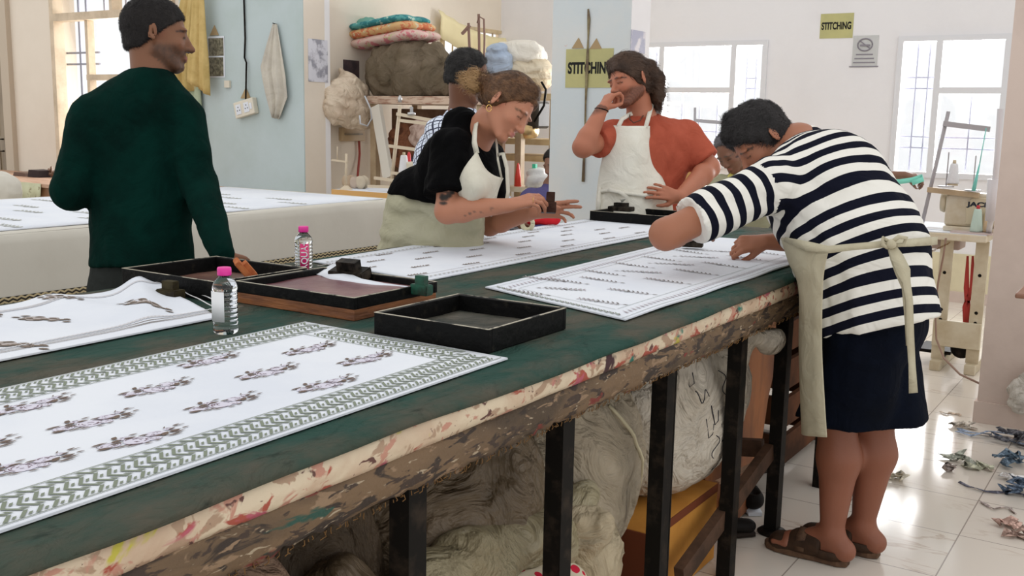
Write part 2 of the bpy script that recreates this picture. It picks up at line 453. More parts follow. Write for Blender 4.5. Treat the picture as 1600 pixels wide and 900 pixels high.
def frame_far(n, w, mull, rail_between, zr):
    bm = newbm(); a, b, c, d = w['x0'], w['x1'], w['z0'], w['z1']; y0, y1 = YF-.02, YF+.07; t = .045
    box(bm, a, b, y0, y1, c, c+t); box(bm, a, b, y0, y1, d-t, d); box(bm, a, a+t, y0, y1, c+t, d-t); box(bm, b-t, b, y0, y1, c+t, d-t)
    for x in mull: box(bm, x-.025, x+.025, y0, y1, c+t, d-t)
    box(bm, rail_between[0]+.025, rail_between[1]-.025, y0, y1, zr-.025, zr+.025)
    f = struct('window_%d' % n, bm, M_frame)
    bm = newbm(); ms = sorted([a+t]+list(mull)+[b-t]); gy = YF+.1
    for i in range(len(ms)-1):
        wd = ms[i+1]-ms[i]; k = 3 if wd < .45 else int(wd/.17)
        fixed = abs(ms[i]-rail_between[0]) < .01
        top = zr if fixed else d-t
        for j in range(1, k):
            x = ms[i]+wd*j/k; tube(bm, [(x, gy, c+.03), (x, gy, top)], .0065, 6)
        for z in ([c+.24, c+.33] + ([] if fixed else [d-.42, d-.33])):
            tube(bm, [(ms[i], gy, z), (ms[i+1], gy, z)], .006, 6)
    struct('window_grille', bm, M_grille, f)
    bm = newbm(); box(bm, a+.02, b-.02, YF+.04, YF+.045, c+.02, d-.02); struct('window_pane', bm, M_glass, f)
zr = P(1090, 141, Y=YF).z
m1 = (P(1035, 100, Y=YF).x, P(1147, 100, Y=YF).x)
frame_far(1, w1, m1, m1, zr)
m2 = (P(1467, 100, Y=YF).x, P(1574, 100, Y=YF).x)
frame_far(2, w2, m2, m2, zr)

# left window wall at y = 6
YL = 6.0
XC = P(475, 150, Y=YL).x
wl = dict(x0=P(83, 60, Y=YL).x, x1=P(277, 120, Y=YL).x, z0=.86, z1=2.95)
wall_y('wall_left', YL, .24, -12, XC, 3.6, [(wl['x0'], wl['x1'], wl['z0'], wl['z1'])], mat('cream_left_plaster', (.74, .66, .56), .85, col2=(.68, .60, .50), nscale=1.3, lo=.45, hi=.8, bump=(30, .08)))
xb = P(286, 150, Y=YL).x
bm = newbm(); box(bm, xb, XC+.005, YL-.012, YL, 0, 3.6); struct('trim_2', bm, M_bluewall)
bm = newbm(); t = .06; a, b, c, d = wl['x0'], wl['x1'], wl['z0'], wl['z1']; y0, y1 = YL-.03, YL+.08
box(bm, a, b, y0, y1, c, c+t); box(bm, a, b, y0, y1, d-t, d); box(bm, a, a+t, y0, y1, c+t, d-t); box(bm, b-t, b, y0, y1, c+t, d-t)
zt = P(150, 24, Y=YL).z; xm = P(134, 70, Y=YL).x; xm2 = P(177, 10, Y=YL).x; zlo = P(150, 121, Y=YL).z
box(bm, a+t, b-t, y0, y1, zt-.035, zt+.035); box(bm, xm-.02, xm+.02, y0+.04, y1, c+t, zt-.035); box(bm, xm2-.02, xm2+.02, y0, y1, zt+.035, d-t)
box(bm, xm+.03, b-t, y0, y1, zlo-.025, zlo+.025)
f = struct('window_3', bm, mat('old_cream_window_timber', (.62, .50, .36), .6, col2=(.48, .38, .26), nscale=7, bump=(18, .2)))
bm = newbm(); gy = YL+.14
for x in (P(104, 60, Y=YL).x, P(116, 60, Y=YL).x): tube(bm, [(x, gy, c), (x, gy, d)], .011, 6)
for k in range(1, 12):
    x = xm+(b-xm)*k/12
    tube(bm, [(x, gy, zt), (x, gy, d)], .009, 6); tube(bm, [(x, gy, c), (x, gy, zlo)], .009, 6)
for y_ in (81, 99): z = P(110, y_, Y=YL).z; tube(bm, [(a, gy, z), (xm, gy, z)], .01, 6)
struct('window_grille', bm, M_grille, f)
bm = newbm(); box(bm, a+.02, b-.02, YL+.06, YL+.065, c+.02, d-.02); struct('window_pane', bm, M_glass, f)
# dark door at far left
bm = newbm(); xd = P(14, 200, Y=YL).x; xd2 = P(26, 200, Y=YL).x
box(bm, xd, xd2, YL-.05, YL, 0, 3.6); box(bm, xd-1.0, xd, YL-.05, YL, 2.1, 3.6); box(bm, xd-1.05, xd-1, YL-.05, YL, 0, 3.6)
dr = struct('door_1', bm, mat('greyed_door_frame', (.50, .42, .33), .7))
bm = newbm(); box(bm, xd-1.0, xd, YL-.03, YL, 0, 2.1); box(bm, xd-.9, xd-.12, YL-.04, YL-.03, 1.15, 1.95); box(bm, xd-.9, xd-.12, YL-.04, YL-.03, .15, 1.0)
struct('door_panel', bm, M_doorwood, dr)
bm = newbm(); tube(bm, [(xd-.06, YL-.03, 1.0), (xd-.06, YL-.08, 1.0), (xd-.06, YL-.08, 1.12), (xd-.06, YL-.03, 1.12)], .008); struct('door_handle', bm, M_dark, dr)

# alcove: pillar side, long side wall running away at x = -6.0 with a small high window
XW = -6.02
bm = newbm(); box(bm, XC-.4, XC, YL+.24, 6.3, 0, 3.6)
struct('wall_pillar_side', bm, M_wall)
zc0, zc1 = P(740, 110, X=XW).z, P(740, 42, X=XW).z; yc0, yc1 = P(688, 60, X=XW).y, P(800, 60, X=XW).y
bm = newbm()
ys = [6.3, yc0, yc1, YF+.2]; zs = [0, zc0, zc1, 3.6]
for i in range(3):
    for j in range(3):
        if i == 1 and j == 1: continue
        box(bm, XW-.2, XW, ys[i], ys[i+1], zs[j], zs[j+1])
bmesh.ops.remove_doubles(bm, verts=bm.verts, dist=1e-5)
struct('wall_alcove_side', bm, M_warmwall)
bm = newbm(); t = .03
box(bm, XW-.1, XW+.01, yc0, yc1, zc0, zc0+t); box(bm, XW-.1, XW+.01, yc0, yc1, zc1-t, zc1); box(bm, XW-.1, XW+.01, yc0, yc0+t, zc0+t, zc1-t); box(bm, XW-.1, XW+.01, yc1-t, yc1, zc0+t, zc1-t)
f = struct('window_4', bm, M_goldframe)
bm = newbm()
for k in range(1, 9):
    y = yc0+(yc1-yc0)*k/9; tube(bm, [(XW-.06, y, zc0), (XW-.06, y, zc1)], .008, 6)
struct('window_grille', bm, M_goldframe, f)

# middle pillar and right pier
xa, xb_ = P(861, 150, Y=YL).x, P(982, 150, Y=YL).x
bm = newbm(); box(bm, xa, xb_, YL, YL+.27, 0, 3.6); struct('wall_middle_pillar', bm, mat('pillar_pale_blue', (.60, .66, .68), .8, col2=(.70, .70, .67), nscale=1.2, lo=.45, hi=.7, bump=(30, .1), col3=(.62, .42, .36), n3=(7, .71, .75)))
bm = newbm(); box(bm, xb_, xb_+.002, YL, YL+.27, 0, 3.6); struct('trim_3', bm, M_wall)
YP = 5.32
bm = newbm(); box(bm, -.725, -.1, YP, YP+.45, 0, 3.6); struct('wall_right_pier', bm, M_pier)
bm = newbm(); box(bm, -.737, -.088, YP-.012, YP+.462, 0, .105); struct('baseboard_right', bm, M_pier)

# ================================================================ TABLE FOR PRINTING
ZT = .93; TX0, TX1 = -2.50, -1.03; TY0, TY1 = -.55, 4.80
M_blanket = mat('printing_blanket', (.026, .066, .052), .85, col2=(.085, .080, .060), nscale=3.1, lo=.40, hi=.60, bump=(7, .8, 10, .05, .8), stretch=(2.2, 1, 1), col3=(.012, .020, .016), n3=(14, .60, .80))
def stain_material(name, base, stains, base2, bscale=30, st=(1, 1, 1.5)):
    m = bpy.data.materials.new(name); m.use_nodes = True; nt = m.node_tree; b = nt.nodes['Principled BSDF']; b.inputs['Roughness'].default_value = .75
    g = N(nt, 'ShaderNodeNewGeometry'); cur = None
    def lay(cur, c, sc, lo, hi, off, dist=.6):
        mp = N(nt, 'ShaderNodeMapping'); mp.inputs['Location'].default_value = off; mp.inputs['Scale'].default_value = st; nt.links.new(g.outputs['Position'], mp.inputs[0])
        n = N(nt, 'ShaderNodeTexNoise'); n.inputs['Scale'].default_value = sc; n.inputs['Detail'].default_value = 4; n.inputs['Distortion'].default_value = dist
        nt.links.new(mp.outputs[0], n.inputs['Vector'])
        r = N(nt, 'ShaderNodeMapRange'); r.inputs[1].default_value = lo; r.inputs[2].default_value = hi; nt.links.new(n.outputs[0], r.inputs[0])
        mx = N(nt, 'ShaderNodeMix', data_type='RGBA'); nt.links.new(r.outputs[0], mx.inputs[0])
        if cur is None: mx.inputs[6].default_value = (*base, 1)
        else: nt.links.new(cur, mx.inputs[6])
        mx.inputs[7].default_value = (*c, 1); return mx.outputs[2]
    cur = lay(None, base2, 6, .42, .62, (0, 0, 0))
    for i, (c, sc, lo) in enumerate(stains): cur = lay(cur, c, sc, lo, lo+.035, (i*3.1+1, i*1.7, i*.9))
    nt.links.new(cur, b.inputs['Base Color'])
    n = N(nt, 'ShaderNodeTexNoise'); n.inputs['Scale'].default_value = bscale; n.inputs['Detail'].default_value = 6; nt.links.new(g.outputs['Position'], n.inputs['Vector'])
    bp = N(nt, 'ShaderNodeBump'); bp.inputs['Strength'].default_value = .6; bp.inputs['Distance'].default_value = .01; nt.links.new(n.outputs[0], bp.inputs['Height']); nt.links.new(bp.outputs[0], b.inputs['Normal'])
    return m
M_canvas = stain_material('dye_stained_canvas', (.66, .55, .40), [((.40, .27, .18), 18, .57), ((.38, .08, .05), 12, .61), ((.50, .25, .18), 17, .58), ((.45, .10, .14), 9, .64), ((.12, .05, .04), 30, .64), ((.02, .17, .13), 6, .655), ((.50, .44, .06), 8, .68), ((.05, .015, .02), 8, .66), ((.02, .20, .22), 5, .69), ((.62, .30, .04), 7, .70)], (.55, .40, .28))
M_hessian = stain_material('torn_stained_hessian', (.17, .105, .055), [((.035, .022, .015), 20, .55), ((.26, .17, .10), 34, .60), ((.18, .03, .02), 15, .63), ((.40, .32, .22), 46, .645), ((.05, .03, .02), 40, .58), ((.02, .07, .05), 12, .68)], (.07, .045, .025), 60, (1, .45, 1.6))
def rnd(i, s=1.0): return s*(math.sin(i*12.9898)*43758.5453 % 1.0)
def fold(x, y, s=0):
    return .5*math.sin(1.7*y+3.1*x+s)+.3*math.sin(4.3*y-2.2*x+1.3*s)+.2*math.sin(9.1*y+5*x+2*s)
printing_table = empty('printing_table', (-1.77, 2.2, 0), 'long dark-blanketed printing table with dye-stained front edge and black steel legs', 'table')
# blanket: flat top and rolled edges
prof = [(TX0-.02, ZT-.10), (TX0-.035, ZT-.06), (TX0-.025, ZT-.02), (TX0, ZT-.004)] + [(TX0+(TX1-.05-TX0)*i/24, ZT) for i in range(1, 25)] + \
       [(TX1-.02, ZT-.001), (TX1-.004, ZT-.004), (TX1+.006, ZT-.009), (TX1+.010, ZT-.015), (TX1+.006, ZT-.021), (TX1-.015, ZT-.023)]
bm = newbm(); rows = []; ny = 110
for j in range(ny+1):
    y = TY0+(TY1-TY0)*j/ny; r = []
    for i, (x, z) in enumerate(prof):
        e = 1.0 if i > 27 else .0; f = fold(x, y)
        zz = z + (.0045*e*fold(x, y*2, 1)); xx = x + e*.006*fold(0, y*1.5, 2)
        yy = y
        if j == ny: zz = z-.03; yy = y+.01
        r.append(bm.verts.new((xx, yy, zz)))
    rows.append(r)
for j in range(ny):
    for i in range(len(prof)-1):
        f = bm.faces.new((rows[j][i], rows[j][i+1], rows[j+1][i+1], rows[j+1][i])); f.smooth = True
fin('blanket', bm, M_blanket, printing_table, smooth=True)
bm = newbm(); box(bm, TX0, TX1-.045, TY0, TY1-.01, .83, ZT-.006)
fin('tabletop_board', bm, mat('table_core_board', (.16, .11, .07), .8), printing_table)
# canvas-wrapped edge
def edge_strip(name, x, z0, z1, m, bulge, seed, tears=0.0, thick=.02, nseg=260):
    bm = newbm(); rows = []; nz = 6
    for j in range(nseg+1):
        y = TY0+(TY1-TY0)*j/nseg; r = []
        for i in range(nz+1):
            t = i/nz; zz = z1+(z0-z1)*t; f = fold(x, y*3, seed)
            if i == nz: zz += tears*(rnd(j+seed*77)-.5)
            zz += .004*fold(0, y*1.3, seed+1)
            r.append(bm.verts.new((x+bulge*math.sin(PI*t)+.004*f+.0035*(rnd(j*7+i*3+seed)-.5)*(tears > 0), y, zz)))
        r.append(bm.verts.new((x-thick, y, r[-1].co.z+.004))); r.append(bm.verts.new((x-thick, y, z1))); rows.append(r)
    for j in range(nseg):
        for i in range(len(rows[0])-1):
            f = bm.faces.new((rows[j][i], rows[j][i+1], rows[j+1][i+1], rows[j+1][i])); f.smooth = True
        bm.faces.new((rows[j][-1], rows[j][0], rows[j+1][0], rows[j+1][-1]))
    bm.faces.new(rows[0]); bm.faces.new(rows[-1][::-1])
    return fin(name, bm, m, printing_table)
edge_strip('canvas_edge', TX1-.008, .862, .914, M_canvas, .008, 3)
hes = edge_strip('hessian_edge', TX1-.018, .788, .868, M_hessian, .012, 5, tears=.014)
bm = newbm()
for i in range(520):
    y = TY0+(TY1-TY0)*(i+rnd(i))/420; x = TX1-.014+.006*rnd(i+9); z = .794; L = .005+.008*rnd(i+50)
    tube(bm, [(x, y, z), (x+.004*(rnd(i+3)-.3), y+.008*(rnd(i+4)-.5), z-L*.6), (x-.003, y+.012*(rnd(i+5)-.5), z-L)], .0011, 3, cap=False)
o = fin('frayed_fringe', bm, mat('frayed_jute', (.20, .11, .045), .9), printing_table); o['kind'] = 'stuff'
# end face on the far end
bm = newbm(); box(bm, TX0, TX1-.02, TY1-.012, TY1, .78, .90); fin('end_apron', bm, M_canvas, printing_table)
# legs
leg_y = [-.25, .28, .81, 1.345, 1.875, 2.41, 2.945, 3.385, 3.95, 4.55]
for i, y in enumerate(leg_y):
    for x in (-1.075, -2.42):
        bm = newbm()
        if x > -2: # angle pair: two flats with a gap reading as two dark strips
            box(bm, x-.03, x+.014, y-.020, y-.012, 0, .80); box(bm, x+.006, x+.014, y-.012, y+.030, 0, .80); box(bm, x-.03, x-.002, y+.010, y+.018, 0, .80)
            if i in (5, 8): box(bm, x-.03, x+.014, y+.034, y+.04, 0, .80)
        else: box(bm, x-.02, x+.02, y-.02, y+.02, 0, .80)
        if abs(y-3.385) < .01: lathe(bm, (x-.005, y, 0), [(.05, .0), (.052, .006), (.045, .012), (.02, .016)], 20)
        fin('leg', bm, M_dark if x > -2 else M_rust, printing_table)
bm = newbm(); box(bm, -1.10, -1.06, TY0+.1, TY1-.1, .80, .83); box(bm, -2.44, -2.4, TY0+.1, TY1-.1, .79, .83)
for y in leg_y: box(bm, -2.42, -1.08, y-.015, y+.015, .80, .83)
fin('top_frame', bm, M_rust, printing_table)
for (a_, b_) in (((-1.10, 2.62, .12), (-1.10, 3.36, .30)), ((-1.13, 3.385, .30), (-2.40, 3.385, .12))):
    bm = newbm(); bar(bm, a_, b_, .03, .06); fin('brace', bm, mat('brown_timber_brace%d' % len(a_), (.10, .055, .035), .7, col2=(.05, .03, .02), nscale=12), printing_table)

# ================================================================ PRINTED CLOTHS
def mats_cloth(*c): return [M_white]+[mat('print_ink', x, .85) for x in c]
def drape(name, cor, hfun, mats, polys, label, group=None, nu=40, nv=80, z=ZT+.0045, cat='cloth'):
    """cor = 4 corners (s=0,t=0),(1,0),(1,1),(0,1) in XY; polys in metres (s,t)"""
    c = [Vector((p[0], p[1], 0)) for p in cor]; Ls = (c[1]-c[0]).length; Lt = ((c[3]-c[0]).length+(c[2]-c[1]).length)/2
    def mp(s, t, dz=0):
        u, v = s/Ls, t/Lt; p = c[0]*(1-u)*(1-v)+c[1]*u*(1-v)+c[2]*u*v+c[3]*(1-u)*v
        return Vector((p.x, p.y, z+hfun(s, t)+dz))
    bm = newbm(); g = [[bm.verts.new(mp(Ls*i/nu, Lt*j/nv)) for i in range(nu+1)] for j in range(nv+1)]
    for j in range(nv):
        for i in range(nu): bm.faces.new((g[j][i], g[j][i+1], g[j+1][i+1], g[j+1][i])).smooth = True
    ring = [g[0][i] for i in range(nu+1)]+[g[j][nu] for j in range(1, nv+1)]+[g[nv][i] for i in range(nu-1, -1, -1)]+[g[j][0] for j in range(nv-1, 0, -1)]
    low = [bm.verts.new((v.co.x, v.co.y, v.co.z-.0035)) for v in ring]
    for i in range(len(ring)):
        k = (i+1) % len(ring); bm.faces.new((ring[i], low[i], low[k], ring[k]))
    for pl, mi in polys:
        try: bm.faces.new([bm.verts.new(mp(s, t, {14: .0010, 4: .0014}.get(len(pl), .0018))) for s, t in pl]).material_index = mi
        except ValueError: pass
    o = fin(name, bm, mats, None, label=label, cat=cat, group=group)
    return o, Ls, Lt
def inv_bil(cor):
    c = [np.array(p[:2], float) for p in cor]; Ls = np.linalg.norm(c[1]-c[0]); Lt = (np.linalg.norm(c[3]-c[0])+np.linalg.norm(c[2]-c[1]))/2
    def f(x, y):
        u = v = .5
        for _ in range(12):
            p = c[0]*(1-u)*(1-v)+c[1]*u*(1-v)+c[2]*u*v+c[3]*(1-u)*v-np.array([x, y])
            du = (c[1]-c[0])*(1-v)+(c[2]-c[3])*v; dv = (c[3]-c[0])*(1-u)+(c[2]-c[1])*u
            d = np.linalg.solve(np.array([du, dv]).T, -p); u += d[0]; v += d[1]
        return u*Ls, v*Lt
    return f
def strip(polys, a, b, w, mi, seg=.04):
    a, b = Vector(a), Vector(b); L = (b-a).length; n = max(1, int(L/seg)); d = (b-a)/L; q = Vector((-d.y, d.x))*w/2
    for i in range(n):
        p, r = a+(b-a)*i/n, a+(b-a)*(i+1)/n
        polys.append(([tuple(p+q), tuple(p-q), tuple(r-q), tuple(r+q)], mi))
def leaf(polys, x, y, ang, L, W, mi, bend=0):
    c, s = math.cos(ang), math.sin(ang); pts = []
    for t, w in ((0, 0), (.25, .8), (.55, 1), (.8, .6), (1, 0), (.8, -.45), (.5, -.9), (.2, -.7)):
        a, b = (t-.0)*L, w*W/2+bend*L*t*(1-t)
        pts.append((x+c*a-s*b, y+s*a+c*b))
    polys.append((pts, mi))
def rose(polys, x, y, r, m_fill, m_line, rs, xs=1.0):
    n = 14; polys.append(([(x+xs*r*(.92+.12*rs.rand())*math.cos(2*PI*k/n), y+r*(.92+.12*rs.rand())*math.sin(2*PI*k/n)) for k in range(n)], m_fill))
    for q in range(11):
        a0 = rs.rand()*2*PI; rr = r*(.25+.75*q/9); aw = .5+.7*rs.rand()
        cx, cy = x+.1*r*(rs.rand()-.5), y+.1*r*(rs.rand()-.5); pr = None
        for k in range(5):
            a = a0+aw*k/4; p = Vector((cx+xs*rr*math.cos(a), cy+rr*math.sin(a)))
            if pr is not None: strip(polys, pr, p, r*.085, m_line, 1)
            pr = p
# ---- chevron border block, shared by the green-bordered cloth
def chevrons(polys, a, b, inward, width, mi, mi2):
    """border running from a to b, 'inward' = unit normal towards the cloth centre, nested corner shapes like stepped arrows"""
    a, b, n = Vector(a), Vector(b), Vector(inward); L = (b-a).length; d = (b-a)/L
    pitch = .0215; k = int(L/pitch)
    def Q(u, v): p = a+d*u+n*v; return (p.x, p.y)
    def par(u0, v0, u1, v1, w):
        polys.append(([Q(u0, v0), Q(u0+w, v0), Q(u1+w, v1), Q(u1, v1)], mi))
    h = width
    for i in range(k):
        u = i*pitch; wd = .0068
        for (v0, v1, s0) in ((.04, .24, 0), (.27, .50, 1), (.50, .73, 0), (.76, .96, 1)):
            sl = .016 if s0 == 0 else -.016
            uu = u+(0 if s0 == 0 else .016)
            par(uu, h*v0, uu+sl, h*v1, wd)
            if i % 1 == 0:
                par(uu+pitch*.48+(sl*.15), h*(v0+(v1-v0)*.12), uu+pitch*.48+sl*.55, h*(v0+(v1-v0)*.52), wd*.75)
    strip(polys, Q(0, h), Q(L, h), .0022, mi2); strip(polys, Q(0, 0), Q(L, 0), .0022, mi2)
# ---- cloth 1: green geometric border with rose sprays (front)
rs = np.random.RandomState(3)
cor1 = [(-1.10, -.35), (-1.12, 1.72), (-1.705, 1.735), (-1.69, -.35)]     # s along +y, t towards -x
inv1 = inv_bil(cor1); pol = []
L1, W1 = 2.07, .59; bw = .092; mg = .010
chevrons(pol, (.0, mg), (L1-mg, mg), (0, 1), bw, 1, 1)
chevrons(pol, (L1-mg, W1-mg), (.0, W1-mg), (0, -1), bw, 1, 1)
chevrons(pol, (L1-mg, mg+bw), (L1-mg, W1-mg-bw), (-1, 0), bw, 1, 1)
def rose_spray(polys, x, y, ang, S, rs, ms=(2, 3, 4)):
    mf, ml, mb = ms; loc = []
    rose(loc, 0, 0, .020, mf, ml, rs, 1.25); rose(loc, .042, .016, .015, mf, ml, rs, 1.3); rose(loc, -.046, .004, .014, mf, ml, rs, 1.5); rose(loc, -.012, .024, .010, mf, ml, rs, 1.2)
    rose(loc, .072, .026, .007, mf, ml, rs, 1.3); rose(loc, .028, -.008, .010, mf, ml, rs, 1.5); rose(loc, .076, .008, .006, mf, ml, rs, 1.5)
    for (lx, ly, la, ll, lw) in ((a_, b_, c_, d_*.82, e_*.8) for a_, b_, c_, d_, e_ in ((-.075, .016, .15, .040, .009), (-.075, -.008, -.1, .034, .014), (-.052, -.017, .05, .045, .007), (-.030, -.022, 0, .028, .006), (.0, -.026, 0, .022, .006), (.022, -.022, .1, .018, .006),
                                 (-.040, .014, .25, .028, .012), (-.030, .028, .9, .022, .014), (-.015, .020, 0, .030, .009), (-.045, .006, .0, .03, .008), (.010, .018, .1, .026, .007), (.034, .0, .1, .024, .007),
                                 (.045, -.006, .7, .030, .016), (.050, -.012, .05, .040, .008), (.062, .006, .15, .034, .012), (.064, -.002, .1, .036, .007), (.068, .018, .4, .024, .007), (.085, .036, .3, .022, .006),
                                 (.092, .014, .1, .020, .006), (.086, .034, .05, .030, .004), (.0, .034, .1, .024, .006), (.066, .032, .9, .014, .004))):
        leaf(loc, lx, ly, la, ll, lw, mb)
    c, s = math.cos(ang), math.sin(ang)
    for pl, mi in loc: polys.append(([(x+S*(c*a-s*b), y+S*(s*a+c*b)) for a, b in pl], mi))
def spray_at(polys, inv, px_, py_, size, fn, dir_px, rs, **kw):
    """motif centred at the cloth point seen there, its long axis along the direction dir_px on the cloth"""
    p = P(px_, py_, Z=ZT); q = P(px_+dir_px[0], py_+dir_px[1], Z=ZT); a = inv(p.x, p.y); b = inv(q.x, q.y)
    fn(polys, a[0], a[1], math.atan2(b[1]-a[1], b[0]-a[0]), size, rs, **kw)
def mirror(fn):
    def g(polys, x, y, ang, S, rs, **kw):
        loc = []; fn(loc, 0, 0, 0, S, rs, **kw); c, s = math.cos(ang), math.sin(ang)
        for pl, mi in loc: polys.append(([(x+c*a+s*b, y+s*a-c*b) for a, b in pl][::-1], mi))
    return g
# measure handedness: t runs to -x while s runs to +y, so the frame is right-handed seen from above
for (mx, my) in ((325, 571), (483, 552), (570, 568), (242, 615), (416, 589), (507, 608), (45, 643), (140, 668), (345, 638), (214, 695), (35, 738), (-60, 715), (-150, 690), (-160, 770)):
    spray_at(pol, inv1, mx, my, .86, rose_spray, (40, -9), rs)
m1c = mats_cloth((.22, .25, .19), (.66, .64, .73), (.24, .17, .20), (.17, .125, .10))
drape('printed_cloth', cor1, lambda s, t: .0012*fold(s, t*2)+.002, m1c, pol, 'white cloth with green arrow-pattern border and rose sprays spread along the near edge', 'printed cloths on the long table')
# ---- cloth 2: leaf sprays with thin outline border (right, in front of the striped man)
cor2 = [(-1.115, 2.24), (-1.115, 4.15), (-1.725, 4.15), (-1.665, 2.43)]
inv2 = inv_bil(cor2); pol = []; L2, W2 = 1.84, .58
for t in (.012, .085): strip(pol, (.0 if t < .02 else .085, t), (L2, t), .0018, 1); strip(pol, (.0 if t < .02 else .085, W2-t), (L2, W2-t), .0018, 1)
strip(pol, (.075, .085), (.075, W2-.085), .0022, 1)
for i in range(24):
    t = .035+i*.022
    if t < W2-.03: leaf(pol, .018, t, .9, .040, .010, 1); leaf(pol, .026, t, .9, .02, .004, 2)
for side in (.028, W2-.066):
    for i in range(74):
        s = .06+i*.024
        if s < L2-.02: leaf(pol, s, side, 1.1, .030, .006, 3); strip(pol, (s+.012, side+.005), (s+.018, side+.034), .0016, 3, 1)
def leaf_branch(polys, x, y, ang, S, rs, ms=(2, 3)):
    ml, mo = ms; loc = []
    for k in range(9):
        u = -.09+.02*k; strip(loc, (u, .004*math.sin(k)), (u+.02, .004*math.sin(k+1)), .0022, mo, 1)
        if k > 3:
            leaf(loc, u, .002, 2.3, .026, .0065, ml); leaf(loc, u+.006, -.002, -2.4, .026, .0065, ml)
        else:
            for q in (2.2, -2.2):
                leaf(loc, u, .0, q, .024, .007, mo)
                leaf(loc, u+.004, .006 if q > 0 else -.006, q*.6, .018, .006, 1)
    leaf(loc, .085, .004, .1, .024, .008, ml); rose(loc, -.02, 0, .011, 0, mo, rs, 1.6); rose(loc, -.06, .006, .009, 0, mo, rs, 1.6)
    c, s = math.cos(ang), math.sin(ang)
    for pl, mi in loc: polys.append(([(x+S*(c*a-s*b), y+S*(s*a+c*b)) for a, b in pl], mi))
for (mx, my, dx) in ((823, 461, 40), (877, 455, -40), (885, 443, 40), (940, 441, 40), (940, 476, 40), (943, 430, 40), (987, 460, 40), (990, 418, 40), (997, 428, -40), (1033, 408, 40), (1042, 443, 40), (1048, 416, -40), (1077, 397, 40), (1087, 405, -40), (1087, 429, 40), (1130, 418, 40), (1167, 407, 40), (1195, 399, 40), (1120, 396, -40), (850, 440, 40)):
    spray_at(pol, inv2, mx, my, .85, leaf_branch, (dx, 6 if dx > 0 else -2), rs)
drape('printed_cloth', cor2, lambda s, t: .0015*fold(s, t*2, 2)+.0025+.004*math.exp(-((t-.02)/.03)**2)*math.sin(7*s)**2, mats_cloth((.33, .36, .33), (.12, .09, .07), (.42, .36, .38)), pol,
      'white cloth with leafy sprays and outlined border under the striped man\'s hands', 'printed cloths on the long table')
# ---- cloth 4: rows of small sprigs (far side)
cor4 = [(-1.875, 2.42), (-1.885, 4.42), (-2.46, 4.46), (-2.42, 2.50)]
inv4 = inv_bil(cor4); pol = []; L4, W4 = 1.98, .56
for t in (.02, .075): strip(pol, (0, t), (L4, t), .0022 if t > .05 else .001, 2); strip(pol, (0, W4-t), (L4, W4-t), .0022 if t > .05 else .001, 2)
for side in (.03, W4-.065):
    for i in range(86):
        s = .01+i*.023
        if s < L4-.02: leaf(pol, s, side, .6, .030, .008, 3); leaf(pol, s+.01, side+.018, -.5, .02, .006, 3)
def sprig(polys, x, y, ang, S, rs):
    loc = []
    for k in range(6):
        u = -.045+.016*k; leaf(loc, u, .0, .9, .018, .007, 1); leaf(loc, u, -.002, -.8, .018, .007, 1)
    strip(loc, (-.055, 0), (.05, .004), .0028, 2, .02); leaf(loc, .04, .002, .3, .022, .010, 1); rose(loc, -.035, .0, .008, 3, 1, rs, 1.8); rose(loc, -.005, .006, .007, 3, 1, rs, 1.8)
    c, s = math.cos(ang), math.sin(ang)
    for pl, mi in loc: polys.append(([(x+S*(c*a-s*b), y+S*(s*a+c*b)) for a, b in pl], mi))
C4 = [(300, 232), (200, 292), (130, 350), (100, 428), (770, 158), (700, 208), (645, 262), (620, 330), (590, 400), (1190, 95), (1140, 137), (1105, 185), (1100, 243), (1090, 308), (1530, 45), (1510, 80), (1510, 120), (1525, 175), (1515, 228), (70, 505)]
C4 = [(640+a/6.154, 350+b/6.154) for a, b in C4]+[(937, 361), (945, 367), (952, 375), (1000, 366), (600, 401), (587, 411), (573, 422), (560, 434), (510, 417), (1040, 372), (975, 358)]
for mx, my in C4: spray_at(pol, inv4, mx, my, .82, sprig, (30, -4), rs)
drape('printed_cloth', cor4, lambda s, t: .001*fold(s, t*2, 4)+.002, mats_cloth((.25, .20, .17), (.38, .33, .32), (.55, .55, .54)), pol, 'white cloth with rows of small brown sprigs along the far edge before the woman', 'printed cloths on the long table')
# ---- cloth 3: crumpled, at the left
cor3 = [(-1.885, .55), (-1.905, 1.645), (-2.39, 1.84), (-2.40, .55)]
inv3 = inv_bil(cor3); pol = []; L3 = 1.2
def h3(s, t):
    e = min(1, max(0, (1.16-s)/.05))
    r = .030*math.exp(-((s-1.02-.25*(t-.4))/.045)**2)*min(1, max(0, (t-.05)/.2))*e
    r += .020*math.exp(-((s-1.11)/.04)**2-((t-.42)/.1)**2)*e+.014*math.exp(-((s-.93+.2*t)/.05)**2)*min(1, t/.2)
    return r+.004*(1+fold(s*2, t*4, 7))*min(1, t/.1)+.003
for t in (.045, .05, .060): strip(pol, (0, t), (L3, t), .0022, 1)
for i in range(110):
    s = .01+i*.0105; leaf(pol, s, .068, .5, .020, .006, 3); leaf(pol, s, .43, .5, .020, .006, 3); leaf(pol, s, .45, -.5, .02, .006, 3)
for i in range(30): leaf(pol, 1.15, .07+i*.0125, 1.3, .02, .006, 3); leaf(pol, 1.12, .07+i*.0125, 1.3, .02, .006, 3)
def bloom(polys, x, y, ang, S, rs):
    loc = []; rose(loc, -.01, 0, .016, 2, 1, rs, 1.8); rose(loc, .03, .006, .010, 2, 1, rs, 1.6)
    for k in range(12): leaf(loc, -.065+.012*k, .012*math.sin(k*2.1), .3*math.sin(k*1.7), .024, .009, 1)
    c, s = math.cos(ang), math.sin(ang)
    for pl, mi in loc: polys.append(([(x+S*(c*a-s*b), y+S*(s*a+c*b)) for a, b in pl], mi))
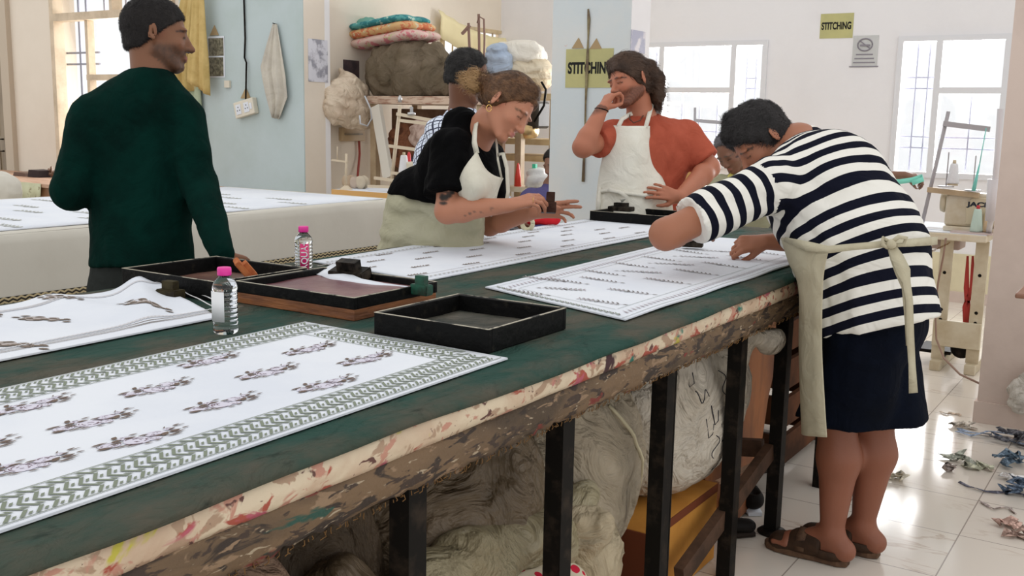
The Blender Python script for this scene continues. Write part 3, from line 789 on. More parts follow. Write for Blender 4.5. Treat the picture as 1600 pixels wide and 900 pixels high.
for mx, my, sc in ((92, 481, 1.0), (60, 507, 1.15), (12, 546, 1.3), (222, 494, 1.2), (-40, 500, 1)): spray_at(pol, inv3, mx, my, sc, bloom, (40, 2), rs)
drape('printed_cloth', cor3, h3, mats_cloth((.20, .16, .13), (.45, .40, .38), (.60, .59, .60)), pol, 'rumpled white cloth with brown blooms lying at the left by the dye tray', 'printed cloths on the long table', nu=110, nv=48)

# ================================================================ DYE TRAYS AND BLOCKS
M_trayblack = mat('dye_blackened_timber', (.004, .004, .004), .5, col2=(.03, .026, .018), nscale=25, lo=.58, hi=.8, bump=(40, .3), spec=.12)
M_traywood = mat('orange_brown_timber', (.30, .11, .035), .6, col2=(.14, .05, .02), nscale=6, stretch=(1, 1, 6), bump=(20, .3))
M_rim = mat('worn_rim', (.46, .42, .33), .6, col2=(.03, .03, .025), nscale=16, lo=.52, hi=.60)
def tray(x0, x1, y0, y1, z1, label, pad_col, pad_col2, wood=False, t=.013, z0=ZT+.001):
    e = empty('dye_tray', ((x0+x1)/2, (y0+y1)/2, z0), label, 'tray', 'wooden dye trays on the long table')
    bm = newbm(); zz = z0+.028 if wood else z0
    box(bm, x0, x1, y0, y0+t, zz, z1); box(bm, x0, x1, y1-t, y1, zz, z1); box(bm, x0, x0+t, y0+t, y1-t, zz, z1); box(bm, x1-t, x1, y0+t, y1-t, zz, z1)
    fin('side_boards', bm, M_trayblack, e, bevel=.002)
    bm = newbm(); r = .0012; q = t-.0085
    box(bm, x0, x1, y0, y0+q, z1, z1+r); box(bm, x0, x1, y1-q, y1, z1, z1+r); box(bm, x0, x0+q, y0+q, y1-q, z1, z1+r); box(bm, x1-q, x1, y0+q, y1-q, z1, z1+r)
    fin('worn_rim', bm, M_rim, e)
    if wood:
        bm = newbm(); box(bm, x0+.002, x1-.002, y0+.002, y1-.002, z0, z0+.028); fin('lower_box', bm, M_traywood, e, bevel=.002)
    # dye pad, slightly wavy
    bm = newbm(); n = 26; zb = zz+.012; g = []
    for j in range(n+1):
        r_ = []
        for i in range(n+1):
            u, v = i/n, j/n; ed = min(u, v, 1-u, 1-v); x, y = x0+t+(x1-x0-2*t)*u, y0+t+(y1-y0-2*t)*v
            r_.append(bm.verts.new((x, y, zb+.006*min(1, ed*8)+.0022*fold(x*6, y*6, x0))))
        g.append(r_)
    for j in range(n):
        for i in range(n): bm.faces.new((g[j][i], g[j][i+1], g[j+1][i+1], g[j+1][i])).smooth = True
    box(bm, x0+t, x1-t, y0+t, y1-t, zz, zb-.004)
    fin('dye_pad', bm, mat('dye_pad_'+label[:6], pad_col, .35, col2=pad_col2, nscale=9, lo=.4, hi=.65, bump=(50, .2)), e)
    return e
tray(-1.50, -1.185, 1.745, 2.07, ZT+.052, 'black dye tray with dark grey pad, nearest to the table edge', (.035, .04, .033), (.11, .10, .08))
trB = tray(-2.045, -1.635, 1.83, 2.16, ZT+.058, 'dye tray with reddish-purple pad in an orange-brown timber box', (.12, .03, .04), (.20, .09, .09), wood=True)
tray(-2.475, -2.09, 1.80, 2.14, ZT+.054, 'dark brown dye tray with maroon pad beside the man in green', (.10, .045, .035), (.17, .085, .06))
tray(-2.42, -2.02, 4.43, 4.75, ZT+.052, 'black dye tray at the far end before the man in the apron', (.01, .012, .011), (.02, .03, .03))
# white rag lining inside the reddish tray
bm = newbm(); pts = [P(490, 432, Z=.965), P(508, 420, Z=.985), P(518, 425, Z=.99), P(530, 432, Z=.985), P(560, 440, Z=.978), P(600, 446, Z=.975), P(640, 450, Z=.975), P(652, 444, Z=.99)]
ribbon(bm, pts, [.03, .07, .06, .05, .03, .02, .012, .03], .002, up=[(0, -.4, 1)]*8)
fin('rag', bm, M_white, None, label='white rag edge showing inside the reddish dye tray', cat='rag', smooth=True)
M_block = mat('dark_carved_block', (.007, .006, .005), .5, col2=(.05, .04, .03), nscale=30)
def block(name, cx, cy, z0, sx, sy, sz, rz, tilt, m, label, handle=True, tx=0, hm=None):
    e = empty(name, (cx, cy, z0), label, 'printing block', None); e.rotation_euler = (tx, tilt, rz)
    bm = newbm(); me = bpy.data.meshes.new('printing_plate'); box(bm, -sx/2, sx/2, -sy/2, sy/2, 0, sz*.55)
    bmesh.ops.bevel(bm, geom=bm.edges[:], offset=.0025, segments=2, affect='EDGES'); bm.to_mesh(me); bm.free(); me.materials.append(m); link('printing_plate', me, e)
    bm = newbm(); me = bpy.data.meshes.new('grip'); box(bm, -sx*.28, sx*.28, -sy*.28, sy*.28, sz*.55, sz) if handle else lathe(bm, (0, 0, sz*.5), [(sx*.2, 0), (sx*.15, sz*.25), (sx*.22, sz*.5)], 12)
    bm.to_mesh(me); bm.free(); me.materials.append(hm or m); link('grip', me, e)
    return e
p = P(545, 432, Z=.985); block('printing_block', p.x-.02, p.y+.03, .972, .11, .055, .055, .15, 0, M_block, 'black printing block lying on the reddish dye tray', tx=.25)
p = P(380, 420, Z=.99); block('printing_block', p.x, p.y, .975, .085, .10, .03, .9, .9, mat('terracotta_block', (.50, .17, .06), .7, col2=(.36, .10, .04), nscale=30), 'orange-brown carved printing block leaning on the rim of the maroon dye tray')
p = P(660, 462, Z=.965); block('printing_block', p.x, p.y-.004, .968, .055, .03, .05, .0, 0, mat('green_stained_block', (.012, .10, .06), .5, col2=(.02, .03, .02), nscale=30), 'green-stained block wedged between the reddish tray and the black tray', handle=True)
p = P(975, 330, Z=.985); block('printing_block', -2.30, 4.53, .983, .12, .06, .04, .05, 0, M_block, 'black printing block lying on the far dye tray', tx=.0)
p = P(262, 470, Z=ZT); block('printing_block', p.x+.0, p.y+.01, ZT+.002, .07, .04, .05, .1, 0, mat('olive_stained_block', (.05, .04, .018), .6, col2=(.02, .015, .01), nscale=30), 'olive-stained block standing against the near side of the maroon dye tray')
p = P(1082, 386, Z=.945); block('printing_block', p.x, p.y, .946, .08, .045, .04, .3, 0, M_block, 'black printing block on the leaf-print cloth under the striped sleeve')
# teal pot beside the far tray
p = P(1064, 327, Z=.985); bm = newbm(); lathe(bm, (p.x+.07, 4.70, ZT), [(.022, 0), (.026, .004), (.026, .045), (.023, .05)], 20)
e = empty('dye_pot', (p.x+.07, 4.70, ZT), 'small teal pot of dye beside the far tray', 'pot'); fin('pot_body', bm, mat('teal_plastic', (.02, .42, .44), .4), e)
bm = newbm(); lathe(bm, (p.x+.07, 4.70, ZT+.05), [(.020, 0), (.020, .012), (.008, .014)], 16); fin('pot_lid', bm, M_white, e)

# ================================================================ WATER BOTTLES
M_pet = mat('clear_plastic', (.95, .97, .98), .04, trans=1.0, ior=1.33)
M_cap = mat('magenta_cap', (.78, .03, .32), .4); M_bwhite = mat('label_white', (.82, .83, .85), .6)
M_label = mat('magenta_label', (.68, .02, .17), .45)
def bottle(x, y, label, h=.15, r=.028, aqua=False, rz=0):
    e = empty('water_bottle', (x, y, ZT), label, 'bottle', 'small water bottles with pink caps', rz=rz)
    k = h/.15
    prof = [(r*.82, 0), (r*.97, .004), (r, .010)]
    for i in range(8):
        z = .014+i*.011; prof += [(r, z), (r*.94, z+.0035), (r*.94, z+.006), (r, z+.009)]
    prof += [(r, .106), (r*.86, .117), (r*.55, .127), (r*.44, .130), (r*.44, .134)]
    bm = newbm(); lathe(bm, (x, y, ZT), [(a, b*k) for a, b in prof], 28)
    fin('bottle_shell', bm, M_pet, e)
    bm = newbm(); lathe(bm, (x, y, ZT+.132*k), [(r*.53, 0), (r*.56, .002), (r*.56, .015), (r*.52, .018)], 24); fin('bottle_cap', bm, M_cap, e)
    # label: part of a cylinder
    bm = newbm(); a0, a1 = (-1.17, -.25) if aqua else (-2.15, -.80); n = 12; z0, z1 = (.008, .098) if aqua else (.03, .098); pr = None
    for i in range(n+1):
        a = a0+(a1-a0)*i/n; q = [bm.verts.new((x+(r+.0012+dr)*math.cos(a), y+(r+.0012+dr)*math.sin(a), ZT+z*k)) for dr in (0, .0006) for z in (z0, z1)]
        if pr:
            for f in ((0, 1), (2, 3), (0, 2), (1, 3)): bm.faces.new((pr[f[0]], pr[f[1]], q[f[1]], q[f[0]])).smooth = True
        pr = q
    lab = fin('bottle_label', bm, M_label if aqua else M_bwhite, e)
    if aqua:
        cu = bpy.data.curves.new('t', 'FONT'); cu.body = 'AQUA+'; cu.size = .026; cu.extrude = .0002; cu.offset = .0004; cu.align_x = 'CENTER'; cu.align_y = 'CENTER'
        tmp = bpy.data.objects.new('t', cu); me = bpy.data.meshes.new_from_object(tmp); bpy.data.objects.remove(tmp)
        am = -.70
        for v in me.vertices:          # wrap round the bottle, reading upwards
            u, w = v.co.x, v.co.y; a = am-w/r
            v.co = Vector((x+(r+.0024+v.co.z)*math.cos(a), y+(r+.0024+v.co.z)*math.sin(a), ZT+.060+u))
        me.transform(Matrix.Translation((-x, -y, -ZT))); me.materials.clear(); me.materials.append(M_bwhite)
        link('label_lettering', me, e)
    return e
p = P(353, 520, Z=ZT); bottle(p.x, p.y, 'clear water bottle with pink cap and white label, in front of the maroon tray')
p = P(475, 427, Z=ZT); bottle(p.x, p.y, 'clear water bottle with pink cap and magenta label, behind the reddish tray', h=.148, aqua=True)
# ================================================================ PEOPLE
def D(x, y, d):
    """the place d metres ahead of the camera plane seen at pixel (x, y)"""
    return np.array(CAMP + ray(x, y)*d)
cr_, cu_, cf_ = np.array(c_r), np.array(c_u), np.array(v_f)
def nrm(v): v = np.array(v, float); return v/np.linalg.norm(v)
def mat_skin(name):
    m = bpy.data.materials.new(name); m.use_nodes = True; nt = m.node_tree; b = nt.nodes['Principled BSDF']
    a = N(nt, 'ShaderNodeAttribute', attribute_name='col'); b.inputs['Roughness'].default_value = .5; b.inputs['Specular IOR Level'].default_value = .35
    tc = N(nt, 'ShaderNodeTexCoord'); n = N(nt, 'ShaderNodeTexNoise'); n.inputs['Scale'].default_value = 9; n.inputs['Detail'].default_value = 6; nt.links.new(tc.outputs['Object'], n.inputs['Vector'])
    r = N(nt, 'ShaderNodeMapRange'); nt.links.new(n.outputs[0], r.inputs[0]); r.inputs[3].default_value = .88; r.inputs[4].default_value = 1.1
    vm = N(nt, 'ShaderNodeVectorMath', operation='SCALE'); nt.links.new(a.outputs['Color'], vm.inputs[0]); nt.links.new(r.outputs[0], vm.inputs[3]); nt.links.new(vm.outputs[0], b.inputs['Base Color'])
    b.inputs['Subsurface Weight'].default_value = .05; b.inputs['Subsurface Radius'].default_value = (.02, .008, .004); b.inputs['Subsurface Scale'].default_value = .3
    n2 = N(nt, 'ShaderNodeTexNoise'); n2.inputs['Scale'].default_value = 160; nt.links.new(tc.outputs['Object'], n2.inputs['Vector'])
    bp = N(nt, 'ShaderNodeBump'); bp.inputs['Strength'].default_value = .08; bp.inputs['Distance'].default_value = .004; nt.links.new(n2.outputs[0], bp.inputs['Height']); nt.links.new(bp.outputs[0], b.inputs['Normal'])
    return m
M_skin = mat_skin('skin')
def mat_hair(name, c1, c2, rough=.45): return mat(name, c1, rough, col2=c2, nscale=11, lo=.35, hi=.75, bump=(130, .3, 3), spec=.25)
def strands(V, Q, n, comb, L, lift=.003, width=.0011, seed=0, curl=.25, bottom=None):
    """thin locks laid over a hair surface along the combing direction"""
    rs = np.random.RandomState(seed); q = rs.randint(0, len(Q), n); A, B, C, E = (V[Q[q, i]] for i in range(4))
    u, w = rs.rand(n, 1), rs.rand(n, 1); P0 = A*(1-u)*(1-w)+B*u*(1-w)+C*u*w+E*(1-u)*w
    nn = np.cross(B-A, E-A); nn /= np.maximum(np.linalg.norm(nn, axis=1), 1e-12)[:, None]
    cd = comb(P0, nn) if callable(comb) else np.tile(np.array(comb, float), (n, 1))
    cd = cd+rs.normal(size=(n, 3))*curl; t = cd-nn*(cd*nn).sum(1)[:, None]; t /= np.maximum(np.linalg.norm(t, axis=1), 1e-9)[:, None]
    s = np.cross(nn, t); LL = L*(.5+rs.rand(n, 1)); k = 5; P = []; lf = lift*(.4+rs.rand(n, 1))
    rad = .085
    for j in range(k):
        f = j/(k-1); c = P0+t*LL*f+nn*(lf*math.sin(PI*min(1, f*1.2))-LL*LL*f*f/(2*rad)*(LL > .02)+.0008)+s*LL*.12*math.sin(3*f)*rs.normal(size=(n, 1))
        wd = width*(1-.75*f); P += [c-s*wd, c+s*wd]
    VV = np.concatenate(P); idx = np.arange(n); QQ = []
    for j in range(k-1): QQ.append(np.stack([idx+2*j*n, idx+(2*j+1)*n, idx+(2*j+3)*n, idx+(2*j+2)*n], 1))
    return np.vstack([V, VV]), np.vstack([Q, np.concatenate(QQ)+len(V)])
def comb_back(H, down=.5, back=1.0, up=0.0):
    return lambda p, n: (-H.f*back-H.u*down)[None, :]+0*p

class Head:
    def __init__(s, c, fwd, up, k=1.0, width=1.0):
        s.f = nrm(fwd); u = np.array(up, float); u = u-s.f*(u@s.f); s.u = nrm(u); s.r = np.cross(s.f, s.u); s.c = np.array(c, float); s.k = k; s.w = width
        s.R = np.array([s.r, s.f, s.u])
    def p(s, x, y, z): return s.c+s.k*(s.r*x*s.w+s.f*y+s.u*z)
    def rr(s, a, b, c): return (a*s.k*s.w, b*s.k, c*s.k)
    def skull(s, S, jaw=1.0, nose=1.0, ears=True):
        rk, SDF.rk = SDF.rk, 1.0
        E = lambda c, r, k=.012, **kw: S.ell(s.p(*c), s.rr(*r), s.R, k=k*s.k, **kw)
        C = lambda a, b, ra, rb, k=.012, **kw: S.cone(s.p(*a), s.p(*b), ra*s.k, rb*s.k, k=k*s.k, **kw)
        E((0, -.012, .032), (.074, .096, .086)); E((0, .030, -.020), (.060, .062, .082), .02)
        for q in (-1, 1):
            C((q*.052, -.005, -.052), (q*.026, .062, -.098), .020*jaw, .014*jaw, .022)
            E((q*.038, .058, -.028), (.022, .022, .018), .02)
            E((q*.030, .084, .020), (.024, .010, .008), .010)
            E((q*.031, .094, .000), (.016, .011, .010), .010, sub=True)
            E((q*.031, .0795, .000), (.0125, .0115, .0105), .003)
            C((q*.018, .0895, .0035), (q*.044, .083, .0015), .0028, .0022, .002)
            E((q*.0115, .098, -.038), (.0075, .009, .0065), .006)
            E((q*.006, .104, -.0445), (.003, .004, .003), .003, sub=True)
            if ears:
                er = nrm(s.r*q*.85-s.f*.5)
                pe = s.p(q*.074, -.006, -.006)
                S.ell(pe+er*.013*s.k, (.0055*s.k, .018*s.k, .031*s.k), np.array([er, nrm(np.cross(s.u, er)), s.u]), k=.006)
                S.ell(pe+er*.020*s.k+s.f*.002, (.0055*s.k, .010*s.k, .018*s.k), np.array([er, nrm(np.cross(s.u, er)), s.u]), k=.004, sub=True)
                S.cone(pe+er*.006*s.k+s.f*.008*s.k-s.u*.006*s.k, pe+er*.006*s.k+s.f*.008*s.k+s.u*.004*s.k, .004, .003, k=.004)
        s.nops = 10**6
        C((0, .064, -.098), (0, .074, -.094), .017*jaw, .015*jaw, .018)
        C((0, .088, .008), (0, .108*nose, -.032), .0075, .0105, .009); E((0, .110*nose, -.035), (.011, .010, .009), .008)
        E((0, .0895, -.0595), (.021, .0085, .0055), .006); E((0, .088, -.0705), (.018, .0085, .0065), .006)
        C((-.018, .0955, -.0648), (.018, .0955, -.0648), .0022, .0022, .003, sub=True)
        s.nops = len(S.ops); SDF.rk = rk
        return S
    def face_paint(s, V, C, skin, brow, lip=(.45, .16, .13), beard=None, stub=None, eyes=False, S=None):
        C0 = C.copy()
        lp = np.array(lip)
        C = paint(V, C, s.p(0, .096, -.0650), None or np.array(s.rr(.026, .016, .0115)), lp, s.R, .5, .75)
        for q in (-1, 1):
            C = paint(V, C, s.p(q*.074, .01, -.006), s.rr(.02, .03, .035), np.array(skin)*np.array([1.15, .85, .82]), s.R, .6, .5)
            for t in range(6):
                C = paint(V, C, s.p(q*(.014+.0075*t), .093-.0022*t*t*.5, .0195+.0012*t-.0006*t*t), s.rr(.008, .014, .0050), brow, s.R, .5, 1)
            for t in range(6): C = paint(V, C, s.p(q*(.019+.005*t), .090-.0014*t, -.0045-.0006*abs(t-2.5)), s.rr(.0045, .010, .0022), (.015, .01, .008), s.R, .5, 1)
            C = paint(V, C, s.p(q*.031, .09, .004), s.rr(.020, .02, .012), np.array(skin)*.55, s.R, .9, .6)
            C = paint(V, C, s.p(q*.040, .068, -.028), s.rr(.024, .022, .020), np.array(skin)*np.array([1.12, .78, .74]), s.R, 1, .5)
        C = paint(V, C, s.p(0, .112, -.036), s.rr(.014, .016, .014), np.array(skin)*np.array([1.1, .75, .7]), s.R, 1, .5)
        if beard is not None:
            col, amt = beard
            q = (V-s.c)@s.R.T/s.k
            x, y, z = q[:, 0], q[:, 1], q[:, 2]
            w = np.clip((-.028-.30*np.maximum(y-.03, 0)*0-z)/.016, 0, 1)*np.clip((y+.025)/.02, 0, 1)*np.clip((z+.135)/.02, 0, 1)
            cheek = np.clip(((y-.055)*1.0+(z+.045)*.0)/.02, 0, 1)*np.clip((z+.052)/.012, 0, 1)*np.clip((np.abs(x)-.022)/.012, 0, 1)
            w = w*(1-cheek)
            mouth = np.exp(-((x/.02)**2+((z+.065)/.009)**2)*1.2)*(y > .07)
            w = w*(1-mouth)
            nz = .8+.2*np.sin(x*900)*np.sin(z*800+y*500)
            C = C+(np.array(col)-C)*(w*amt*nz)[:, None]
        if S is not None:       # leave hands and shoulders alone
            nh = s.nops; near = np.linalg.norm(V-s.c, axis=1) < .3; vi = np.where(near)[0]
            dh = np.min([SDF.ev(o, V[vi]) for o in S.ops[:nh] if not o[8]], 0); dr = np.min([SDF.ev(o, V[vi]) for o in S.ops[nh:] if not o[8]], 0)
            bad = vi[dr < dh-.004]; C[bad] = C0[bad]
        return C
    def cap(s, S, grow=.008, line=((.086, .062), (-.02, -.03)), nape=-.072, back=0.0, k=.01):
        """short hair: the skull grown a little, the face and the neck cut away"""
        rk, SDF.rk = SDF.rk, 1.0
        E = lambda c, r, k=k, **kw: S.ell(s.p(*c), s.rr(*r), s.R, k=k, **kw)
        E((0, -.012, .034), (.074+grow, .096+grow, .086+grow*1.4)); E((0, -.035, -.02), (.058+grow, .062+grow, .07))
        SDF.rk = rk; (y0, z0), (y1, z1) = line; d = np.array([y0-y1, z0-z1]); n = np.array([d[1], -d[0]]); n /= np.linalg.norm(n)
        S.cut(s.p(0, y0, z0), s.f*n[0]+s.u*n[1]); S.cut(s.p(0, 0, nape), -s.u)
        return S

def arm(S, sh, el, wr, r=(.050, .043, .040, .026), k=.02, **kw):
    sh, el, wr = map(np.array, (sh, el, wr)); mid = el+(wr-el)*.25
    S.cone(sh, el, r[0], r[1], k=k, **kw); S.cone(el, mid, r[1]*.98, r[2]*1.02, k=k, **kw); S.cone(mid, wr, r[2], r[3], k=k, flat=None, **kw)
def hand(S, w, f, n, side, curl=(.5, .5, .5, .5), thumb=(.4, .3), L=1.0, spread=.08, curls=None, thumb_out=.9):
    """w wrist, f towards the knuckles, n out of the back of the hand, side = +1/-1 puts the thumb on +-(f x n)"""
    w = np.array(w, float); f = nrm(f); n = np.array(n, float); n = nrm(n-f*(n@f)); s = np.cross(f, n)*side
    kn = []
    for i, (o, l) in enumerate(((.030, .088), (.010, .092), (-.010, .088), (-.029, .080))):
        b = w+(f*l+s*o)*L; kn.append(b); S.cone(w+s*o*.55*L+f*.012*L, b, .0135*L, .0105*L, k=.010)
    S.cone(w-f*.01, w+f*.03*L, .024*L, .024*L, k=.012, flat=(n, .72))
    lens = ((.040, .024, .018), (.044, .027, .019), (.041, .025, .018), (.032, .019, .016)); rad = (.0092, .0094, .0088, .0078)
    ends = []
    for i in range(4):
        b = kn[i]; c = curls[i] if curls else (curl[i]*.9, curl[i], curl[i]*.7)
        d = nrm(f+s*spread*(1.5-i)); a = 0; p = b
        for j in range(3):
            a += c[j]; dd = d*math.cos(a)-n*math.sin(a); q = p+dd*lens[i][j]*L
            S.cone(p, q, rad[i]*L*(1-.06*j), rad[i]*L*(.94-.07*j), k=.0035); p = q
        ends.append(p)
    tb = w+(f*.022+s*.022-n*.004)*L; td = nrm(s*thumb_out+f*.75-n*thumb[0])
    q = tb+td*.040*L; S.cone(tb, q, .015*L, .0115*L, k=.010)
    td2 = nrm(td+f*.45-n*thumb[1]-s*.25); q2 = q+td2*.030*L; S.cone(q, q2, .0108*L, .0098*L, k=.004)
    td3 = nrm(td2-n*thumb[1]*.5-s*.15+f*.2); q3 = q2+td3*.022*L; S.cone(q2, q3, .0098*L, .0078*L, k=.003)
    return ends, q3
def grown(S, g, only=None):
    T = SDF(S.k)
    for i, o in enumerate(S.ops):
        if o[0] == 'p' or (only is not None and i not in only): continue
        o = list(o)
        if o[0] == 'c': o[3] += g; o[4] += g
        else: o[2] = o[2]+g
        T.ops.append(tuple(o))
    return T
def leg(S, hip, knee, ank, r=(.085, .058, .055, .036), k=.025):
    hip, knee, ank = map(np.array, (hip, knee, ank)); calf = knee+(ank-knee)*.32
    S.cone(hip, knee, r[0], r[1], k=k); S.cone(knee, calf, r[1]*.92, r[2], k=k); S.cone(calf, ank, r[2], r[3], k=k)
def foot(S, ank, d, L=.25, z=.0):
    ank = np.array(ank); d = nrm([d[0], d[1], 0]); s = np.array([-d[1], d[0], 0])
    heel = np.array([ank[0], ank[1], 0])-d*.045; S.cone(ank, heel+[0, 0, .035+z], .035, .033, k=.02)
    ball = heel+d*(L*.70); S.cone(heel+[0, 0, .032+z], ball+[0, 0, .024+z], .032, .026, k=.02); S.cone(ball+s*.022+[0, 0, .024+z], ball-s*.02+[0, 0, .024+z], .022, .02, k=.015)
    S.cone(ank, ball+[0, 0, .028+z], .034, .022, k=.02)
    for i in range(5):
        b = ball+s*(.036-.018*i)+[0, 0, .018+z]; S.cone(b, b+d*(.045-.006*i), .012-.001*i, .010-.001*i, k=.006)
def soft_mat(name, c, c2=None, rough=.85, bump=(9, .5, 5, .03, 1.2), **kw): return mat(name, c, rough, col2=c2 or tuple(x*.8 for x in c), nscale=6, lo=.4, hi=.7, bump=bump, **kw)
def person(loc, label, skin_dummy=None): return empty('person', (loc[0], loc[1], 0), label, 'person')

# ---------------------------------------------------------------- man in the dark green sweater
SK1 = (.20, .085, .042)
g_hip = D(220, 432, 3.46); g = person(g_hip, 'man seen from behind in dark green sweater, head turned right, standing between the tables')
nb = D(236, 128, 3.47); Lsh = D(146, 186, 3.46); Rsh = D(284, 184, 3.48)
Hd = Head(D(245, 57, 3.48), cr_*.93+cf_*.32-cu_*.02, cu_*1-cr_*.01, 1.05)
S = SDF(.02); Hd.skull(S)
S.cone(Hd.p(0, -.028, -.05), nb+cu_*-.02, .058, .062, k=.02); S.cone(Hd.p(0, .0, -.07), nb, .045, .055, k=.02)
che = D(214, 210, 3.50); S.cone(che, g_hip+cu_*.06, .12, .09, flat=(cf_, .7)); S.cone(Lsh, Rsh, .05, .05)
Lel = D(112, 298, 3.40); Lwr = D(190, 285, 3.68); Rel = D(311, 288, 3.44); Rwr = D(347, 396, 3.25)
arm(S, Lsh, Lel, Lwr); arm(S, Rsh, Rel, Rwr)
hand(S, Lwr, nrm(Lwr-Lel), cf_, 1, (.5, .5, .5, .5)); hand(S, Rwr, nrm(cr_*.35+cf_*.3-cu_*.85), cf_*-1+cu_*.2, -1, (.2, .2, .2, .2))
gz = g_hip.copy(); rt = nrm([cr_[0], cr_[1], 0]); fwd_g = nrm([cf_[0], cf_[1], 0])
for q in (-1, 1):
    h_ = g_hip+rt*q*.085; an = np.array([h_[0]+rt[0]*q*.03, h_[1]+rt[1]*q*.03, .09]); leg(S, h_+[0, 0, -.06], (h_+an)/2+fwd_g*.02, an, (.07, .055, .05, .036)); foot(S, an, fwd_g)
V, Q = S.mesh(.0075); V = vsmooth(V, Q, 1, .4); Cc = colorize(V, S.ops, SK1); Cc = Hd.face_paint(V, Cc, SK1, S=S, brow=(.02, .012, .01), beard=((.03, .02, .015), .75))
np_mesh('body', V, Q, M_skin, g, colors=Cc)
T = SDF(.015); Hd.cap(T, .007, line=((.088, .066), (-.006, -.012)), nape=-.050); V, Q = T.mesh(.005); V, Q = strands(V, Q, 6500, lambda p, n: (Hd.f*.5-Hd.u*.5)[None, :]+0*p, .012, .002, .0008, 1, .35); np_mesh('hair', V, Q, mat_hair('black_short_hair', (.012, .010, .010), (.03, .026, .024), .7), g)
T = SDF(.03); view = cf_
T.cone(D(213, 205, 3.50), D(220, 330, 3.49), .185, .165, flat=(view, .66), k=.03); T.cone(D(220, 330, 3.49), D(222, 412, 3.47), .160, .172, flat=(view, .76), k=.03)
T.cone(Lsh, Rsh, .072, .072, k=.05); T.cone(D(190, 168, 3.47), nb+cu_*-.015, .075, .072, k=.05); T.cone(D(262, 168, 3.47), nb+cu_*-.015, .070, .072, k=.05)
T.chain([Lsh, Lel, Lwr], [.078, .062, .042], k=.02); T.chain([Rsh, Rel, Rwr], [.074, .058, .040], k=.02)
T.cut(nb+cu_*.035, cu_, nb+cu_*.08, .12); T.cut(D(222, 418, 3.47), -cu_, D(222, 470, 3.47), .25)
wn = wob(14, .0045, 5, ridge=True, stretch=(1, 1, .6)); T.noise = (wn, .006)
V, Q = T.mesh(.009); np_mesh('sweater', V, Q, soft_mat('dark_green_knit', (.0012, .020, .015), (.0008, .009, .007), .95), g)
T = SDF(.03)
for q in (-1, 1):
    h_ = g_hip+rt*q*.08+np.array([0, 0, -.03]); an = np.array([h_[0]+rt[0]*q*.035, h_[1]+rt[1]*q*.035, .06]); T.chain([h_+[0, 0, -.03], (h_+an)/2, an], [.092, .075, .06], k=.03)
T.cut((0, 0, .055), (0, 0, -1), (g_hip[0], g_hip[1], 0), .3); T.cone(g_hip+rt*.06+[0, 0, .0], g_hip-rt*.06+[0, 0, .0], .105, .105, flat=(view, .85)); T.cone(g_hip+[0, 0, .03], g_hip-[0, 0, .06], .150, .16, flat=(view, .60))
T.noise = (wob(12, .004, 8, True), .006); V, Q = T.mesh(.012); np_mesh('trousers', V, Q, soft_mat('dark_grey_trousers', (.028, .032, .030)), g)
def shoe_pair(par, ankles, d, m):
    d = nrm(d); s = np.array([-d[1], d[0], 0])
    for a in ankles:
        T = SDF(.02); h0 = np.array([a[0], a[1], 0])-d*.045
        T.cone(h0+[0, 0, .035], h0+d*.20+[0, 0, .022], .042, .036, flat=((0, 0, 1), .9)); T.cone(h0+d*.02+[0, 0, .06], h0+d*.1+[0, 0, .04], .045, .04); T.cut((0, 0, .001), (0, 0, -1), h0, .4)
        V, Q = T.mesh(.008); V[:, 2] = np.maximum(V[:, 2], 0.001); np_mesh('shoe', V, Q, m, par)
M_shoe = mat('dark_leather', (.03, .022, .018), .5)
shoe_pair(g, [g_hip+rt*q*.115 for q in (-1, 1)], fwd_g, M_shoe)

# ---------------------------------------------------------------- woman with the printing block
SK2 = (.47, .205, .122)
w_hip = D(668, 372, 4.12); wm = person(w_hip, 'woman in black top and off-white apron leaning over the table, holding a printing block')
hd_c = D(797, 163, 3.72)
Hw = Head(D(792, 168, 3.72), cr_*.68-cu_*.60-cf_*.40, cu_*.75+cr_*.60, 1.0, .97)
nb = D(742, 212, 3.82); Rsh = D(706, 232, 3.72); Lsh = D(762, 250, 4.02)
Rel = D(699, 330, 3.66); Rwr = D(795, 321, 3.58); Lel = D(765, 352, 4.08); Lwr = D(838, 331, 3.86)
S = SDF(.018); Hw.skull(S, jaw=.92, nose=.99)
S.cone(Hw.p(0, -.03, -.05), nb, .047, .052, k=.02); S.cone(Hw.p(0, .01, -.07), nb+cr_*.02, .038, .05, k=.02)
chw = D(716, 262, 3.92); mid = D(680, 320, 4.04)
S.cone(chw, mid, .115, .11); S.cone(mid, w_hip, .11, .13); S.cone(Lsh, Rsh, .045, .045); S.cone(nb, chw, .07, .10)
arm(S, Rsh, Rel, Rwr, (.048, .043, .042, .025)); arm(S, Lsh, Lel, Lwr, (.046, .040, .038, .025))
blkc = D(856, 316, 3.66)
e1, t1 = hand(S, Rwr, nrm(cr_*.93+cu_*.26+cf_*.12), nrm(cu_*.75-cf_*.55-cr_*.1), -1, curls=((.35, .55, .35), (.45, .6, .4), (.55, .65, .4), (.7, .7, .5)), thumb=(.75, .1), spread=.05, thumb_out=.55, L=.93)
e2, t2 = hand(S, Lwr, nrm(cr_*.96+cu_*.10), nrm(cu_*.55+cf_*.8), 1, curls=((.05, .10, .1), (.12, .15, .1), (.45, .5, .3), (.65, .6, .3)), thumb=(.7, .2), spread=.04, thumb_out=.45, L=.93)
xh = nrm([w_hip[0]-nb[0], w_hip[1]-nb[1], 0]); wf = np.array([1.0, 0, 0]); ws = np.array([0, 1.0, 0])
for q in (-1, 1):
    h_ = w_hip+ws*q*.085-np.array([0, 0, .05]); an = np.array([h_[0]-.02, h_[1]+q*.03, .09]); leg(S, h_, (h_+an)/2+wf*.02, an, (.085, .055, .05, .034)); foot(S, an, wf, .235)
